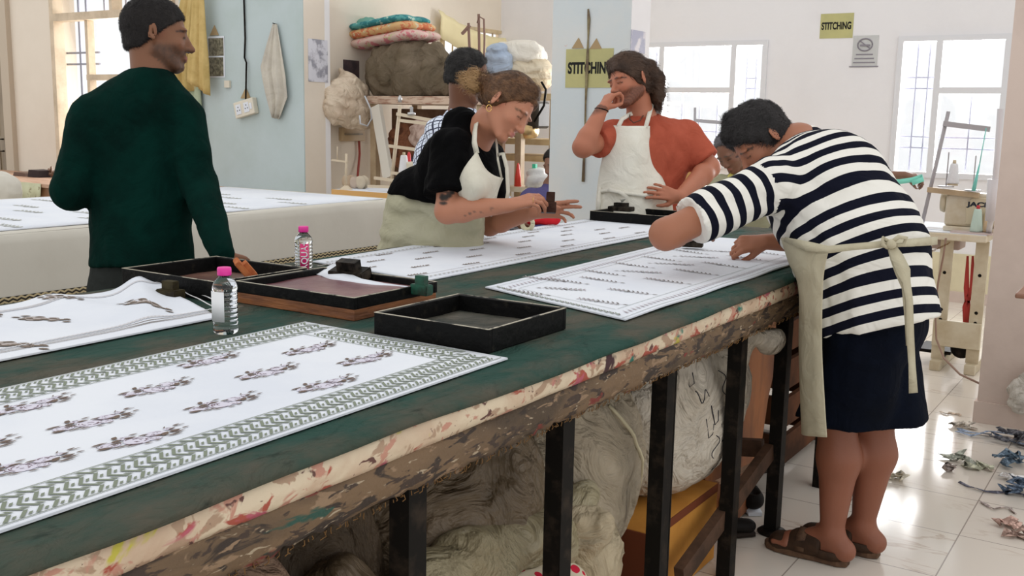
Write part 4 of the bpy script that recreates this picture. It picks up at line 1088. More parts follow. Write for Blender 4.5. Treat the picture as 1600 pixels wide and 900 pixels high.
V, Q = S.mesh(.0052); V = vsmooth(V, Q, 1, .3); Cc = colorize(V, S.ops, SK2)
Cc = Hw.face_paint(V, Cc, SK2, S=S, brow=(.16, .085, .045), lip=(.50, .17, .15))
rs_ = np.random.RandomState(8)
for i in range(26):      # tattoos on the upper arm and the forearm
    base = Rel+(Rsh-Rel)*(.10+.22*rs_.rand())-cf_*.045+cr_*(.05*(rs_.rand()-.6)); Cc = paint(V, Cc, base, (.012*(1+rs_.rand()), .012, .008), (.03, .025, .022), None, .5, .8)
for i in range(12):
    base = Rel+(Rwr-Rel)*(.30+.5*rs_.rand())-cf_*.035-cu_*(.03*rs_.rand()); Cc = paint(V, Cc, base, (.006, .010, .005), (.10, .07, .06), None, .5, .7)
np_mesh('body', V, Q, M_skin, wm, colors=Cc)
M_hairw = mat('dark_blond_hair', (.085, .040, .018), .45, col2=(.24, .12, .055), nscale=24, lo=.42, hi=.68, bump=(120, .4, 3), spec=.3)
T = SDF(.015); Hw.cap(T, .010, line=((.078, .070), (.006, -.012)), nape=-.045); T.cone(Hw.p(.02, -.085, .03), Hw.p(.03, -.13, .015), .04, .028, k=.03)
T.cone(Hw.p(.0, .05, .105), Hw.p(.06, -.01, .045), .02, .016, k=.02)
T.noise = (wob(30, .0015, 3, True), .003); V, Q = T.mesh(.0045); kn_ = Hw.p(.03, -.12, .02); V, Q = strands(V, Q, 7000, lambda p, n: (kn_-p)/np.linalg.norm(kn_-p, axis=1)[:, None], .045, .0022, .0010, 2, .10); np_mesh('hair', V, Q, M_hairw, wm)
T = SDF(.012); b0 = Hw.p(.03, -.125, .02)
for i in range(7):
    a = b0+np.array([0, 0, 0]); q = b0-cr_*(.058+.012*math.sin(i*2))+cu_*(.022*math.cos(i*1.3))+cf_*(.02*math.sin(i*1.7)); m_ = (a+q)/2+cu_*.018*math.cos(i*1.3)
    T.chain([a, m_, q, q+cr_*.02-cu_*.02], [.014, .012, .008, .004], k=.008)
V, Q = T.mesh(.0045); V, Q = strands(V, Q, 1200, -cr_+cu_*.2, .035, .005, .001, 3, .4); np_mesh('ponytail', V, Q, mat_hair('pale_blond_hair', (.42, .26, .12), (.24, .13, .05), .4), wm)  # ponytail is a paler blond than the rest of the hair
bm = newbm(); c_ = Hw.p(.028, -.115, .02); tube(bm, [c_+Hw.r*.026*math.cos(a)+Hw.u*.026*math.sin(a) for a in np.linspace(0, 2*PI, 17)], .006, 8); fin('hair_tie', bm, M_dark, wm, smooth=True)
M_gold = mat('gold', (.75, .48, .16), .25, metal=1)
bm = newbm(); c_ = Hw.p(.090, -.002, -.052); tube(bm, [c_+cr_*.009*math.cos(a)+cu_*.012*math.sin(a) for a in np.linspace(0, 2*PI, 15)], .0016, 6); lathe(bm, c_+cu_*.022, [(0.001, -.003), (.003, 0), (.001, .003)], 8); fin('earring', bm, M_gold, wm, smooth=True)
bm = newbm(); tube(bm, [e1[2]*.0+Rwr+nrm(cr_*.93+cu_*.26)*.088+(cu_*.011*math.cos(a)+cf_*.011*math.sin(a))-cu_*.006-cf_*.012 for a in np.linspace(0, 2*PI, 13)], .0012, 6); fin('finger_ring', bm, M_gold, wm, smooth=True)
# black top
TOP = SDF(.03); TOP.cone(chw, mid, .150, .135, flat=(cf_, .95)); TOP.cone(mid, D(662, 318, 4.06), .14, .15); TOP.cone(Lsh, Rsh, .062, .066, k=.05); TOP.cone(D(722, 200, 3.82), chw, .075, .12, k=.04)
TOP.cone(Rsh, Rsh+(Rel-Rsh)*.74, .074, .088, k=.02); TOP.cone(Lsh, Lsh+(Lel-Lsh)*.6, .07, .08, k=.02)
T = grown(TOP, 0); T.cut(nb+cr_*.035+cu_*.01, nrm(cu_*.55+cr_*.9), nb+cr_*.07+cu_*.03, .085); T.cut(Rsh+(Rel-Rsh)*.74, Rel-Rsh, Rel, .11); T.cut(Lsh+(Lel-Lsh)*.6, Lel-Lsh, Lel, .14)
hemn = nrm(D(640, 338, 4.05)-D(690, 262, 3.95)); T.cut(D(655, 316, 4.05), -cu_*.9-cr_*.25, D(655, 360, 4.05), .22)
T.noise = (wob(13, .006, 11, True), .008); V, Q = T.mesh(.0075); np_mesh('black_top', V, Q, soft_mat('black_jersey', (.002, .002, .0022), (.004, .004, .0045), .95), wm)
# apron: skirt round the hips, bib on the chest, straps
M_apron = soft_mat('raw_cotton_apron', (.50, .48, .35), (.42, .40, .27), .9)
M_apronw = soft_mat('white_cotton_bib', (.72, .69, .59), (.64, .61, .50), .9)
T = SDF(.04); T.cone(D(655, 330, 4.06), D(662, 400, 4.10), .135, .175, flat=(nrm([0, 1, 0]), 1.0)); T.cone(D(700, 330, 3.98), D(705, 400, 4.02), .10, .14); T.cone(D(655, 320, 4.06), D(730, 345, 3.95), .09, .07)
T.cone(D(662, 400, 4.10), D(662, 600, 4.14), .175, .19); T.cut(D(662, 600, 4.1), -cu_, D(662, 650, 4.1), .4); T.cut(D(750, 350, 3.9), cr_, D(790, 350, 3.9), .12)
T.noise = (wob(9, .012, 21, True, stretch=(.6, .6, 1.3)), .014); V, Q = T.mesh(.010); np_mesh('apron_skirt', V, Q, M_apron, wm)
T = grown(TOP, .009); P0 = D(722, 262, 3.72)
T.cut(D(724, 270, 3.75), nrm(-cr_*.97-cu_*.05)); T.cut(D(745, 246, 3.75), nrm(cu_*.93+cr_*-.15)); T.cut(D(745, 305, 3.7), nrm(-cu_)); T.cut(D(757, 260, 3.8), nrm(cr_*.75+cu_*.62))
T.cut(nb, nrm(cf_), None, None) if False else None
V, Q = T.mesh(.006); bib_ok = len(V) > 50
# bib as its own hanging panel in front of the chest
def panel(name, rows, m, par, th=.004, sub=3, bulge=0.0, **kw):
    """rows of points -> smooth sheet with thickness"""
    R = [[Vector(p) for p in r] for r in rows]
    def resample(a, n):
        out = []
        for i in range(n+1):
            t = i/n*(len(a)-1); k = min(int(t), len(a)-2); f = t-k
            p0, p1, p2, p3 = a[max(k-1, 0)], a[k], a[k+1], a[min(k+2, len(a)-1)]
            out.append(.5*((2*p1)+(p2-p0)*f+(2*p0-5*p1+4*p2-p3)*f*f+(3*p1-p0-3*p2+p3)*f**3))
        return out
    R = [resample(r, (len(r)-1)*sub) for r in R]; cols = list(zip(*R)); cols = [resample(list(c), (len(c)-1)*sub) for c in cols]
    bm = newbm(); g_ = [[bm.verts.new(p) for p in c] for c in cols]
    for i in range(len(g_)-1):
        for j in range(len(g_[0])-1): bm.faces.new((g_[i][j], g_[i+1][j], g_[i+1][j+1], g_[i][j+1])).smooth = True
    o = fin(name, bm, m, par, smooth=True, **kw); s_ = o.modifiers.new('solid', 'SOLIDIFY'); s_.thickness = th; s_.offset = 0
    return o
panel('apron_bib', [[D(745, 236, 3.62), D(757, 262, 3.62), D(771, 274, 3.66), D(786, 278, 3.76)],
                    [D(726, 262, 3.60), D(742, 278, 3.56), D(762, 288, 3.60), D(779, 295, 3.74)],
                    [D(717, 285, 3.62), D(735, 300, 3.57), D(755, 306, 3.60), D(774, 315, 3.74)],
                    [D(712, 318, 3.70), D(728, 330, 3.66), D(748, 335, 3.68), D(768, 338, 3.78)]], M_apronw, wm)
bm = newbm(); ribbon(bm, [D(745, 240, 3.62), D(741, 222, 3.63), D(742, 205, 3.68), D(745, 190, 3.74), D(750, 180, 3.83)], .020, .003, up=list([-cf_*.8+cr_*-.4]*5)); fin('apron_strap', bm, M_apronw, wm, smooth=True)
bm = newbm(); ribbon(bm, [D(784, 280, 3.74), D(778, 250, 3.72), D(776, 225, 3.76), D(772, 205, 3.84)], .008, .003, up=list([-cf_]*4)); fin('apron_strap', bm, M_apronw, wm, smooth=True)
bm = newbm(); ribbon(bm, [D(778, 242, 3.72), D(786, 240, 3.70), D(792, 262, 3.70), D(794, 300, 3.70), D(791, 318, 3.70)], .014, .003, up=list([-cf_]*5)); fin('apron_tie', bm, M_apronw, wm, smooth=True)
shoe_pair(wm, [np.array([w_hip[0]-.02, w_hip[1]+q*.115, 0]) for q in (-1, 1)], wf, M_shoe)
# block in her hands
e = empty('printing_block', blkc, 'dark stepped printing block held up between the woman\'s fingers', 'printing block')
Mb = Matrix((list(cr_)+[0], list(cf_)+[0], list(cu_)+[0], [0, 0, 0, 1])).transposed()
Mb = Matrix.Translation(Vector(blkc)) @ Matrix(((c_r.x, v_f.x, c_u.x, 0), (c_r.y, v_f.y, c_u.y, 0), (c_r.z, v_f.z, c_u.z, 0), (0, 0, 0, 1))) @ Matrix.Rotation(.05, 4, 'Y')
M_bk = mat('oiled_teak_block', (.035, .014, .010), .5, col2=(.06, .03, .02), nscale=30)
bm = newbm(); box(bm, -.030, .030, -.03, .03, -.038, .0, Mb); fin('printing_plate', bm, M_bk, e, bevel=.002)
bm = newbm(); box(bm, -.006, .024, -.022, .022, .0, .036, Mb); fin('grip', bm, M_bk, e, bevel=.002)

# ---------------------------------------------------------------- man in the orange T-shirt and apron
SK3 = (.45, .17, .098)
o_hip = D(1000, 372, 5.461); om = person(o_hip, 'bearded man in orange T-shirt and white apron rubbing his eye, hand on hip')
Ho = Head(D(984, 127, 5.375), -cr_*.80-cf_*.50-cu_*.22, cu_*.96-cr_*.20, 1.15)
SDF.rk = 1.075
nb = D(1003, 188, 5.439); Rsh = D(962, 212, 5.375); Lsh = D(1072, 216, 5.504); Rel = D(911, 230, 5.160); Rwr = D(940, 172, 5.203); Lel = D(1109, 262, 5.461); Lwr = D(1062, 308, 5.203)
S = SDF(.02); Ho.skull(S, jaw=1.12)
S.cone(Ho.p(0, -.02, -.05), nb, .060, .066, k=.02)
cho = D(1010, 250, 5.461); S.cone(cho, o_hip, .15, .14, flat=(cf_, .75)); S.cone(Lsh, Rsh, .055, .05); S.cone(nb, cho, .08, .13)
arm(S, Rsh, Rel, Rwr, (.052, .048, .046, .030)); arm(S, Lsh, Lel, Lwr, (.055, .050, .050, .032))
hand(S, Rwr, nrm(cu_*.75+cr_*.42+cf_*.1), nrm(-cr_*.7+cu_*.35-cf_*.5), 1, curls=((.7, 1.0, .7), (1.2, 1.3, .8), (1.35, 1.4, .8), (1.4, 1.4, .8)), thumb=(.9, .2), spread=.02, thumb_out=.35)
hand(S, Lwr, nrm(-cr_*.93+cu_*.25-cf_*.06), nrm(-cf_*.9+cu_*.2), -1, curls=((.1, .25, .2), (.15, .25, .2), (.2, .3, .2), (.25, .3, .2)), thumb=(.3, .1), spread=.13, thumb_out=.8)
on = np.array([0.25, -.97, 0]); os_ = np.array([.97, .25, 0])
for q in (-1, 1):
    h_ = o_hip+os_*q*.09; an = np.array([h_[0]+os_[0]*q*.04, h_[1]+os_[1]*q*.04, .09]); leg(S, h_, (h_+an)/2, an); foot(S, an, on)
V, Q = S.mesh(.0062); V = vsmooth(V, Q, 1, .3); Cc = colorize(V, S.ops, SK3); Cc = Ho.face_paint(V, Cc, SK3, S=S, brow=(.06, .03, .02), beard=((.085, .035, .022), .92))
np_mesh('body', V, Q, M_skin, om, colors=Cc)
M_hairo = mat_hair('dark_brown_hair', (.045, .026, .018), (.12, .07, .045), .5)
T = SDF(.02); Ho.cap(T, .010, line=((.082, .058), (.01, -.02)), nape=-.065, k=.015)
for q, l in ((.0, 1), (.03, .9), (-.035, 1.05), (.05, .7), (-.055, .85)):
    T.chain([Ho.p(q, -.085, .045), Ho.p(q*1.1, -.115, -.02), Ho.p(q, -.105, -.09*l-.01), Ho.p(q*1.2, -.085, -.145*l)], [.032, .028, .022, .008], k=.02)
T.cone(Ho.p(.03, .06, .098), Ho.p(-.03, .03, .108), .02, .022, k=.02)
T.noise = (wob(40, .004, 9, True), .007); V, Q = T.mesh(.006); V, Q = strands(V, Q, 7000, -Ho.f*.9-Ho.u*.6, .045, .002, .0012, 4, .10); np_mesh('hair', V, Q, M_hairo, om)
bm = newbm()
for i in range(9):
    a0 = Ho.p(.02*(i-4)/2, -.10, -.10); tube(bm, [a0, a0-cu_*.03+cr_*(.012+.004*i), a0-cu_*(.05+.004*i)+cr_*(.02+.006*i), a0-cu_*(.045+.008*i)+cr_*(.034+.004*i)], .0018, 5)
o = fin('loose_strands', bm, M_hairo, om, smooth=True); o['kind'] = 'stuff'
TOP = SDF(.03); TOP.cone(cho, D(1000, 330, 5.450), .200, .178, flat=(cf_, .72)); TOP.cone(D(1000, 330, 5.450), o_hip, .178, .18, flat=(cf_, .75)); TOP.cone(Lsh, Rsh, .082, .070, k=.06); TOP.cone(nb-cu_*.02, cho, .085, .15, flat=(cf_, .85), k=.05)
TOP.cone(D(1035, 235, 5.482), D(1000, 240, 5.429), .15, .14, k=.04)
TOP.cone(Rsh, Rsh+(Rel-Rsh)*.62, .075, .072, k=.02); TOP.cone(Lsh, Lsh+(Lel-Lsh)*.78, .083, .080, k=.025)
T = grown(TOP, 0); T.cut(nb+cu_*.035, cu_*.95-cf_*.3, nb+cu_*.07, .11); T.cut(Rsh+(Rel-Rsh)*.62, Rel-Rsh, Rel, .15); T.cut(Lsh+(Lel-Lsh)*.78, Lel-Lsh, Lel, .11)
T.cut(D(1000, 368, 5.429), -cu_, D(1000, 410, 5.429), .3)
T.noise = (wob(10, .008, 31, True, stretch=(1, 1, .7)), .010); V, Q = T.mesh(.0085); np_mesh('tshirt', V, Q, soft_mat('orange_red_jersey', (.44, .10, .058), (.36, .075, .042), .9), om)
T = SDF(.03)
for q in (-1, 1):
    h_ = o_hip+os_*q*.085; an = np.array([h_[0]+os_[0]*q*.04, h_[1]+os_[1]*q*.04, .5]); T.chain([h_, an], [.125, .10], k=.03)
T.cut((0, 0, .5), (0, 0, -1), (o_hip[0], o_hip[1], .4), .5); V, Q = T.mesh(.014); np_mesh('shorts', V, Q, soft_mat('grey_shorts', (.16, .15, .13)), om)
shoe_pair(om, [o_hip+os_*q*.13 for q in (-1, 1)], on, M_shoe)
M_apron2 = soft_mat('off_white_apron', (.80, .78, .69), (.73, .70, .60), .9)
F = 4.905
panel('apron', [[D(959, 196, 5.268), D(977, 197, 5.235), D(996, 197, 5.246), D(1015, 197, 5.300)],
                [D(947, 226, 5.257), D(972, 227, 5.224), D(998, 227, 5.224), D(1017, 226, 5.300)],
                [D(938, 262, 5.289), D(968, 264, 5.224), D(1000, 264, 5.224), D(1028, 262, 5.321)],
                [D(933, 298, 5.311), D(964, 300, 5.224), D(1000, 302, 5.214), D(1044, 300, 5.300)],
                [D(931, 330, 5.289), D(964, 332, 5.214), D(1002, 334, 5.203), D(1052, 334, 5.311)],
                [D(930, 440, 5.289), D(964, 442, 5.192), D(1002, 442, 5.192), D(1056, 440, 5.311)]], M_apron2, om, sub=5)
bm = newbm(); ribbon(bm, [D(966, 198, 5.251), D(972, 186, 5.300), D(985, 178, 5.364), D(996, 176, 5.396)], .022, .003, up=list([-cf_]*4)); fin('apron_strap', bm, M_apron2, om, smooth=True)
bm = newbm(); ribbon(bm, [D(1009, 199, 5.278), D(1014, 180, 5.343), D(1019, 162, 5.407)], .022, .003, up=list([-cf_]*3)); fin('apron_strap', bm, M_apron2, om, smooth=True)
bm = newbm(); ribbon(bm, [D(934, 300, 5.300), D(950, 297, 5.224), D(975, 302, 5.198), D(1005, 305, 5.192), D(1035, 304, 5.268)], .018, .006, up=list([-cf_]*5)); ribbon(bm, [D(950, 296, 5.214), D(968, 300, 5.171), D(980, 308, 5.160), D(970, 314, 5.171)], .02, .006, up=list([-cf_]*4)); ribbon(bm, [D(938, 292, 5.289), D(936, 315, 5.257), D(934, 340, 5.268)], .02, .004, up=list([-cf_]*3)); fin('apron_tie', bm, M_apron2, om, smooth=True)
bm = newbm(); tube(bm, [Rwr+nrm(Rwr-Rel)*-.0+(cr_*.033*math.cos(a)+cf_*.033*math.sin(a)-cu_*.008*math.cos(a)) for a in np.linspace(0, 2*PI, 17)], .0035, 6); fin('bracelet', bm, M_dark, om, smooth=True)
bm = newbm(); tube(bm, [D(984, 176, 5.375), D(984, 186, 5.321), D(990, 192, 5.300), D(1000, 188, 5.321), D(1008, 176, 5.375)], .0035, 6); fin('necklace', bm, mat('brown_cord', (.12, .05, .03), .6), om, smooth=True)
SDF.rk = 1.0

# ---------------------------------------------------------------- man in the striped T-shirt
SK4 = (.36, .145, .08)
nf = P(1296, 878, Z=0); ff = P(1342, 868, Z=0)
s_hip = D(1368, 470, 3.27); sm = person(s_hip, 'man in black and white striped T-shirt bent over the right side of the table')
Hs = Head(D(1190, 212, 3.62), -cr_*.62-cu_*.72+cf_*.10, cu_*.52-cr_*.80+cf_*.05, 1.06)
Hs = Head(D(1190, 220, 3.60), -cr_*.66-cu_*.66-cf_*.12, cu_*.72-cr_*.60, 1.04)
nb = D(1247, 228, 3.58); Lsh = D(1203, 290, 3.30); Rsh = D(1290, 262, 3.70); Lel = D(1040, 366, 3.16); Lwr = D(1092, 358, 3.46); Rel = D(1290, 378, 3.72); Rwr = D(1196, 378, 3.66)
wst = D(1342, 392, 3.32); cst = D(1290, 300, 3.42)
S = SDF(.02); Hs.skull(S)
S.cone(Hs.p(0, -.03, -.05), nb, .060, .068, k=.02); S.cone(Hs.p(0, .01, -.07), nb, .045, .06, k=.02)
S.cone(cst, wst, .15, .15); S.cone(wst, s_hip, .15, .14); S.cone(Lsh, Rsh, .055, .055); S.cone(nb, cst, .08, .13)
arm(S, Lsh, Lel, Lwr, (.055, .048, .044, .030)); arm(S, Rsh, Rel, Rwr, (.052, .046, .044, .028))
hand(S, Lwr, nrm(cf_*.95+cu_*.10), cu_, 1, (.25, .2, .2, .2))
hand(S, Rwr, nrm(-cr_*.97-cu_*.10), nrm(cu_*.55-cf_*.8), -1, curls=((.75, 1.0, .6), (.9, 1.1, .6), (1.0, 1.1, .6), (1.0, 1.1, .6)), thumb=(.5, .3), spread=.02, thumb_out=.4)
toe = np.array([-1.0, .06, 0]); toe = nrm(toe)
ankN = np.array([nf.x+.0, nf.y+.0, .10]); ankF = np.array([ff.x+.0, ff.y+.02, .10])
kN = D(1307, 655, 3.33); kF = D(1366, 650, 3.36); hN = s_hip+np.array([0, -.09, -.04]); hF = s_hip+np.array([0, .09, -.04])
for h_, kk, a_ in ((hN, kN, ankN), (hF, kF, ankF)):
    S.cone(h_, kk, .09, .062, k=.02)
    cf2 = kk+(a_-kk)*.33+np.array([.014, 0, 0]); S.cone(kk, cf2, .060, .067, k=.02); S.cone(cf2, a_, .066, .036, k=.03); foot(S, a_, toe, .26, .018)
V, Q = S.mesh(.0062, lo=None); V = vsmooth(V, Q, 1, .3); Cc = colorize(V, S.ops, SK4); Cc = Hs.face_paint(V, Cc, SK4, S=S, brow=(.05, .03, .02), beard=((.16, .09, .06), .35))
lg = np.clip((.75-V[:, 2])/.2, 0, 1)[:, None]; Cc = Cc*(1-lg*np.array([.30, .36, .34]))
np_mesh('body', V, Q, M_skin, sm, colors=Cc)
T = SDF(.02); Hs.cap(T, .011, line=((.080, .055), (.012, -.018)), nape=-.058, k=.015); T.cone(Hs.p(.0, .07, .09), Hs.p(0, .02, .12), .025, .03, k=.02)
T.noise = (wob(38, .004, 14, True), .008); V, Q = T.mesh(.006); V, Q = strands(V, Q, 7000, Hs.f*.5+Hs.u*.1, .030, .003, .0011, 5, .30); np_mesh('hair', V, Q, mat_hair('wavy_dark_hair', (.02, .018, .018), (.05, .045, .045), .6), sm)
TOP = SDF(.035)
TOP.cone(cst, wst, .205, .205, flat=(nrm([0, 1, 0]), .96)); TOP.cone(wst, D(1366, 496, 3.25), .203, .192, flat=(nrm([0, 1, 0]), .98)); TOP.cone(Lsh, Rsh, .085, .09, k=.06); TOP.cone(nb-cu_*.01+cr_*.03, cst, .075, .17, k=.05)
TOP.cone(D(1322, 268, 3.55), D(1360, 342, 3.4), .115, .12, k=.05)
slv_end = Lsh+(Lel-Lsh)*.74
nt_ = len(TOP.ops); TOP.cone(Lsh, slv_end, .082, .076, k=.02); TOP.cone(Rsh, Rsh+(Rel-Rsh)*.7, .08, .08, k=.02)
T = grown(TOP, 0); T.cut(slv_end, Lel-Lsh, Lel, .13); T.cut(nb+cu_*.022-cr_*.045, nrm(-cr_*.8+cu_*.62), nb-cr_*.09+cu_*.07, .10); T.cut(Rsh+(Rel-Rsh)*.7, Rel-Rsh, Rel, .12)
hem_p = D(1370, 505, 3.25); T.cut(hem_p, nrm(-cu_*.979+cr_*.205), hem_p-cu_*.2, .32)
T.noise = (wob(8, .009, 41, True, stretch=(1, 1, .8)), .011); V, Q = T.mesh(.0078)
sp = [D(1377, 520, 3.25), wst, cst, nb, D(1205, 180, 3.6)]; s0 = 0; num = np.zeros(len(V)); den = np.zeros(len(V))
for i in range(len(sp)-1):
    a, b = sp[i], sp[i+1]; ab = b-a; L = np.linalg.norm(ab); t = (V-a)@ab/L/L; tc_ = np.clip(t, 0, 1); d = np.linalg.norm(V-a-tc_[:, None]*ab, axis=1)
    w = np.exp(-d/.035); num += w*(s0+np.clip(t, -.6, 1.6)*L); den += w; s0 += L
sc = num/den
dT = np.min([SDF.ev(o, V) for o in TOP.ops[:nt_]], 0); dS = SDF.ev(TOP.ops[nt_], V); ab = Lel-Lsh; L = np.linalg.norm(ab); sl = (V-Lsh)@ab/L
isS = (dS < dT-.004) & (sl > -.02) | ((sl > .09) & (dS < .05))
stripe = np.where(isS, (np.linalg.norm(slv_end-Lsh)-sl)/.068+.30, sc/.0835+.33)
m = bpy.data.materials.new('striped_jersey'); m.use_nodes = True; nt = m.node_tree; b = nt.nodes['Principled BSDF']; b.inputs['Roughness'].default_value = .9
a = N(nt, 'ShaderNodeAttribute', attribute_name='stripe'); fr = N(nt, 'ShaderNodeMath', operation='FRACT'); nt.links.new(a.outputs['Fac'], fr.inputs[0])
gt = N(nt, 'ShaderNodeMath', operation='GREATER_THAN'); nt.links.new(fr.outputs[0], gt.inputs[0]); gt.inputs[1].default_value = .5
mx = N(nt, 'ShaderNodeMix', data_type='RGBA'); nt.links.new(gt.outputs[0], mx.inputs[0]); mx.inputs[6].default_value = (.80, .78, .72, 1); mx.inputs[7].default_value = (.006, .007, .016, 1); nt.links.new(mx.outputs[2], b.inputs['Base Color']); b.inputs['Specular IOR Level'].default_value = .1
n_ = N(nt, 'ShaderNodeTexNoise'); n_.inputs['Scale'].default_value = 7; n_.inputs['Distortion'].default_value = 1.2; bp_ = N(nt, 'ShaderNodeBump'); bp_.inputs['Strength'].default_value = .5; bp_.inputs['Distance'].default_value = .03; nt.links.new(n_.outputs[0], bp_.inputs['Height']); nt.links.new(bp_.outputs[0], b.inputs['Normal'])
# split sharply at the sleeve seam: separate attribute per face corner
def np_mesh_seam(name, V, Q, m, par, val, alt, flag):
    """vertices on the seam are doubled so that each side keeps its own stripes"""
    ff_ = flag[Q].sum(1) >= 2; idx = -np.ones(len(V), int); extra = []; Q = Q.copy(); vv = list(alt[0]); 
    need = np.unique(Q[ff_]); mp_ = {v: len(V)+i for i, v in enumerate(need)}
    Q[ff_] = np.vectorize(mp_.get)(Q[ff_]); V2 = np.vstack([V, V[need]]); val2 = np.concatenate([alt[0], alt[1][need]])
    o = np_mesh(name, V2, Q, m, par, attrs={'stripe': val2}); return o
stB = sc/.056+.30; stS = (np.linalg.norm(slv_end-Lsh)-sl)/.056+.42
np_mesh_seam('striped_tshirt', V, Q, m, sm, None, (stB, stS), isS)
bm = newbm(); tube(bm, [nb+(cu_*.35+cr_*.25-0)*.0+nrm(cu_*.62+cr_*.78)*.074*math.cos(t)+cf_*.07*math.sin(t)-cr_*.004+cu_*.012 for t in np.linspace(-.9, 1.2, 12)], .007, 8); fin('collar', bm, mat('cream_collar', (.62, .58, .40), .8), sm, smooth=True)
T = SDF(.03)
T.cone(s_hip+np.array([0, -.05, -.08]), s_hip+np.array([0, .05, -.08]), .150, .150, k=.03)
for h_, kk, r1 in ((hN, kN, .148), (hF, kF, .150)): T.cone(h_+np.array([0, 0, -.12]), kk+np.array([0.02, 0, -.03]), .118, r1, k=.02)
zh = P(1375, 660, Y=3.3).z; T.cut((0, 0, zh), (0, 0, -1), (s_hip[0], s_hip[1], zh-.1), .5)
T.noise = (wob(9, .007, 51, True, stretch=(1, 1, .3)), .008); V, Q = T.mesh(.010); np_mesh('shorts', V, Q, soft_mat('navy_black_shorts', (.003, .005, .012), (.002, .003, .006)), sm)
# apron skirt, band, bow and tails
M_apron3 = soft_mat('linen_apron', (.54, .50, .37), (.46, .41, .29), .9)
panel('apron_skirt', [[D(1294, 392, 3.02), D(1262, 386, 3.10), D(1226, 373, 3.26), D(1222, 372, 3.42), D(1240, 372, 3.60)],
                      [D(1288, 420, 3.04), D(1264, 420, 3.10), D(1236, 410, 3.24), D(1234, 408, 3.42), D(1250, 405, 3.60)],
                      [D(1285, 455, 3.06), D(1270, 455, 3.10), D(1250, 450, 3.22), D(1250, 448, 3.42), D(1262, 445, 3.60)],
                      [D(1284, 540, 3.10), D(1270, 542, 3.13), D(1250, 540, 3.22), D(1252, 535, 3.42), D(1262, 530, 3.58)],
                      [D(1288, 620, 3.12), D(1272, 622, 3.15), D(1252, 620, 3.24), D(1254, 612, 3.42), D(1262, 605, 3.56)],
                      [D(1292, 683, 3.14), D(1276, 682, 3.17), D(1254, 679, 3.26), D(1258, 668, 3.42), D(1266, 660, 3.54)]], M_apron3, sm, sub=6)
bm = newbm(); ribbon(bm, [D(1226, 374, 3.24), D(1262, 385, 3.08), D(1294, 390, 3.02), D(1330, 386, 2.985), D(1365, 383, 2.99), D(1392, 380, 3.01), D(1424, 379, 3.05), D(1450, 377, 3.13), D(1464, 376, 3.30)], [.014, .03, .022, .020, .020, .022, .024, .026, .026], .004, up=[-cf_-cr_*.3]*3+[-cf_]*3+[-cf_+cr_*.6, -cf_*.4+cr_, cr_])
fin('apron_band', bm, M_apron3, sm, smooth=True)
bm = newbm()
for (pts) in ([(1390, 381, 2.985), (1404, 370, 2.97), (1416, 372, 2.97), (1412, 382, 2.98), (1395, 384, 2.98)], [(1392, 380, 2.985), (1380, 372, 2.97), (1378, 382, 2.97), (1390, 388, 2.98)]):
    tube(bm, [D(*q) for q in pts], .0065, 8)
lathe(bm, D(1392, 382, 2.975), [(.002, -.016), (.014, -.008), (.016, 0), (.014, .008), (.002, .016)], 12)
fin('apron_bow', bm, M_apron3, sm, smooth=True)
bm = newbm(); ribbon(bm, [D(1394, 386, 2.975), D(1402, 402, 2.96), D(1412, 424, 2.95), D(1416, 440, 2.955), D(1421, 470, 2.96), D(1422, 520, 2.965), D(1425, 570, 2.975), D(1427, 614, 2.98)], [.024, .036, .040, .024, .020, .022, .020, .026], .003, up=[-cf_]*8)
ribbon(bm, [D(1392, 386, 2.98), D(1398, 404, 2.972), D(1406, 425, 2.966), D(1414, 450, 2.97), D(1418, 500, 2.975), D(1420, 540, 2.98)], [.02, .026, .028, .018, .016, .016], .003, up=[-cf_]*6)
fin('apron_tails', bm, M_apron3, sm, smooth=True)
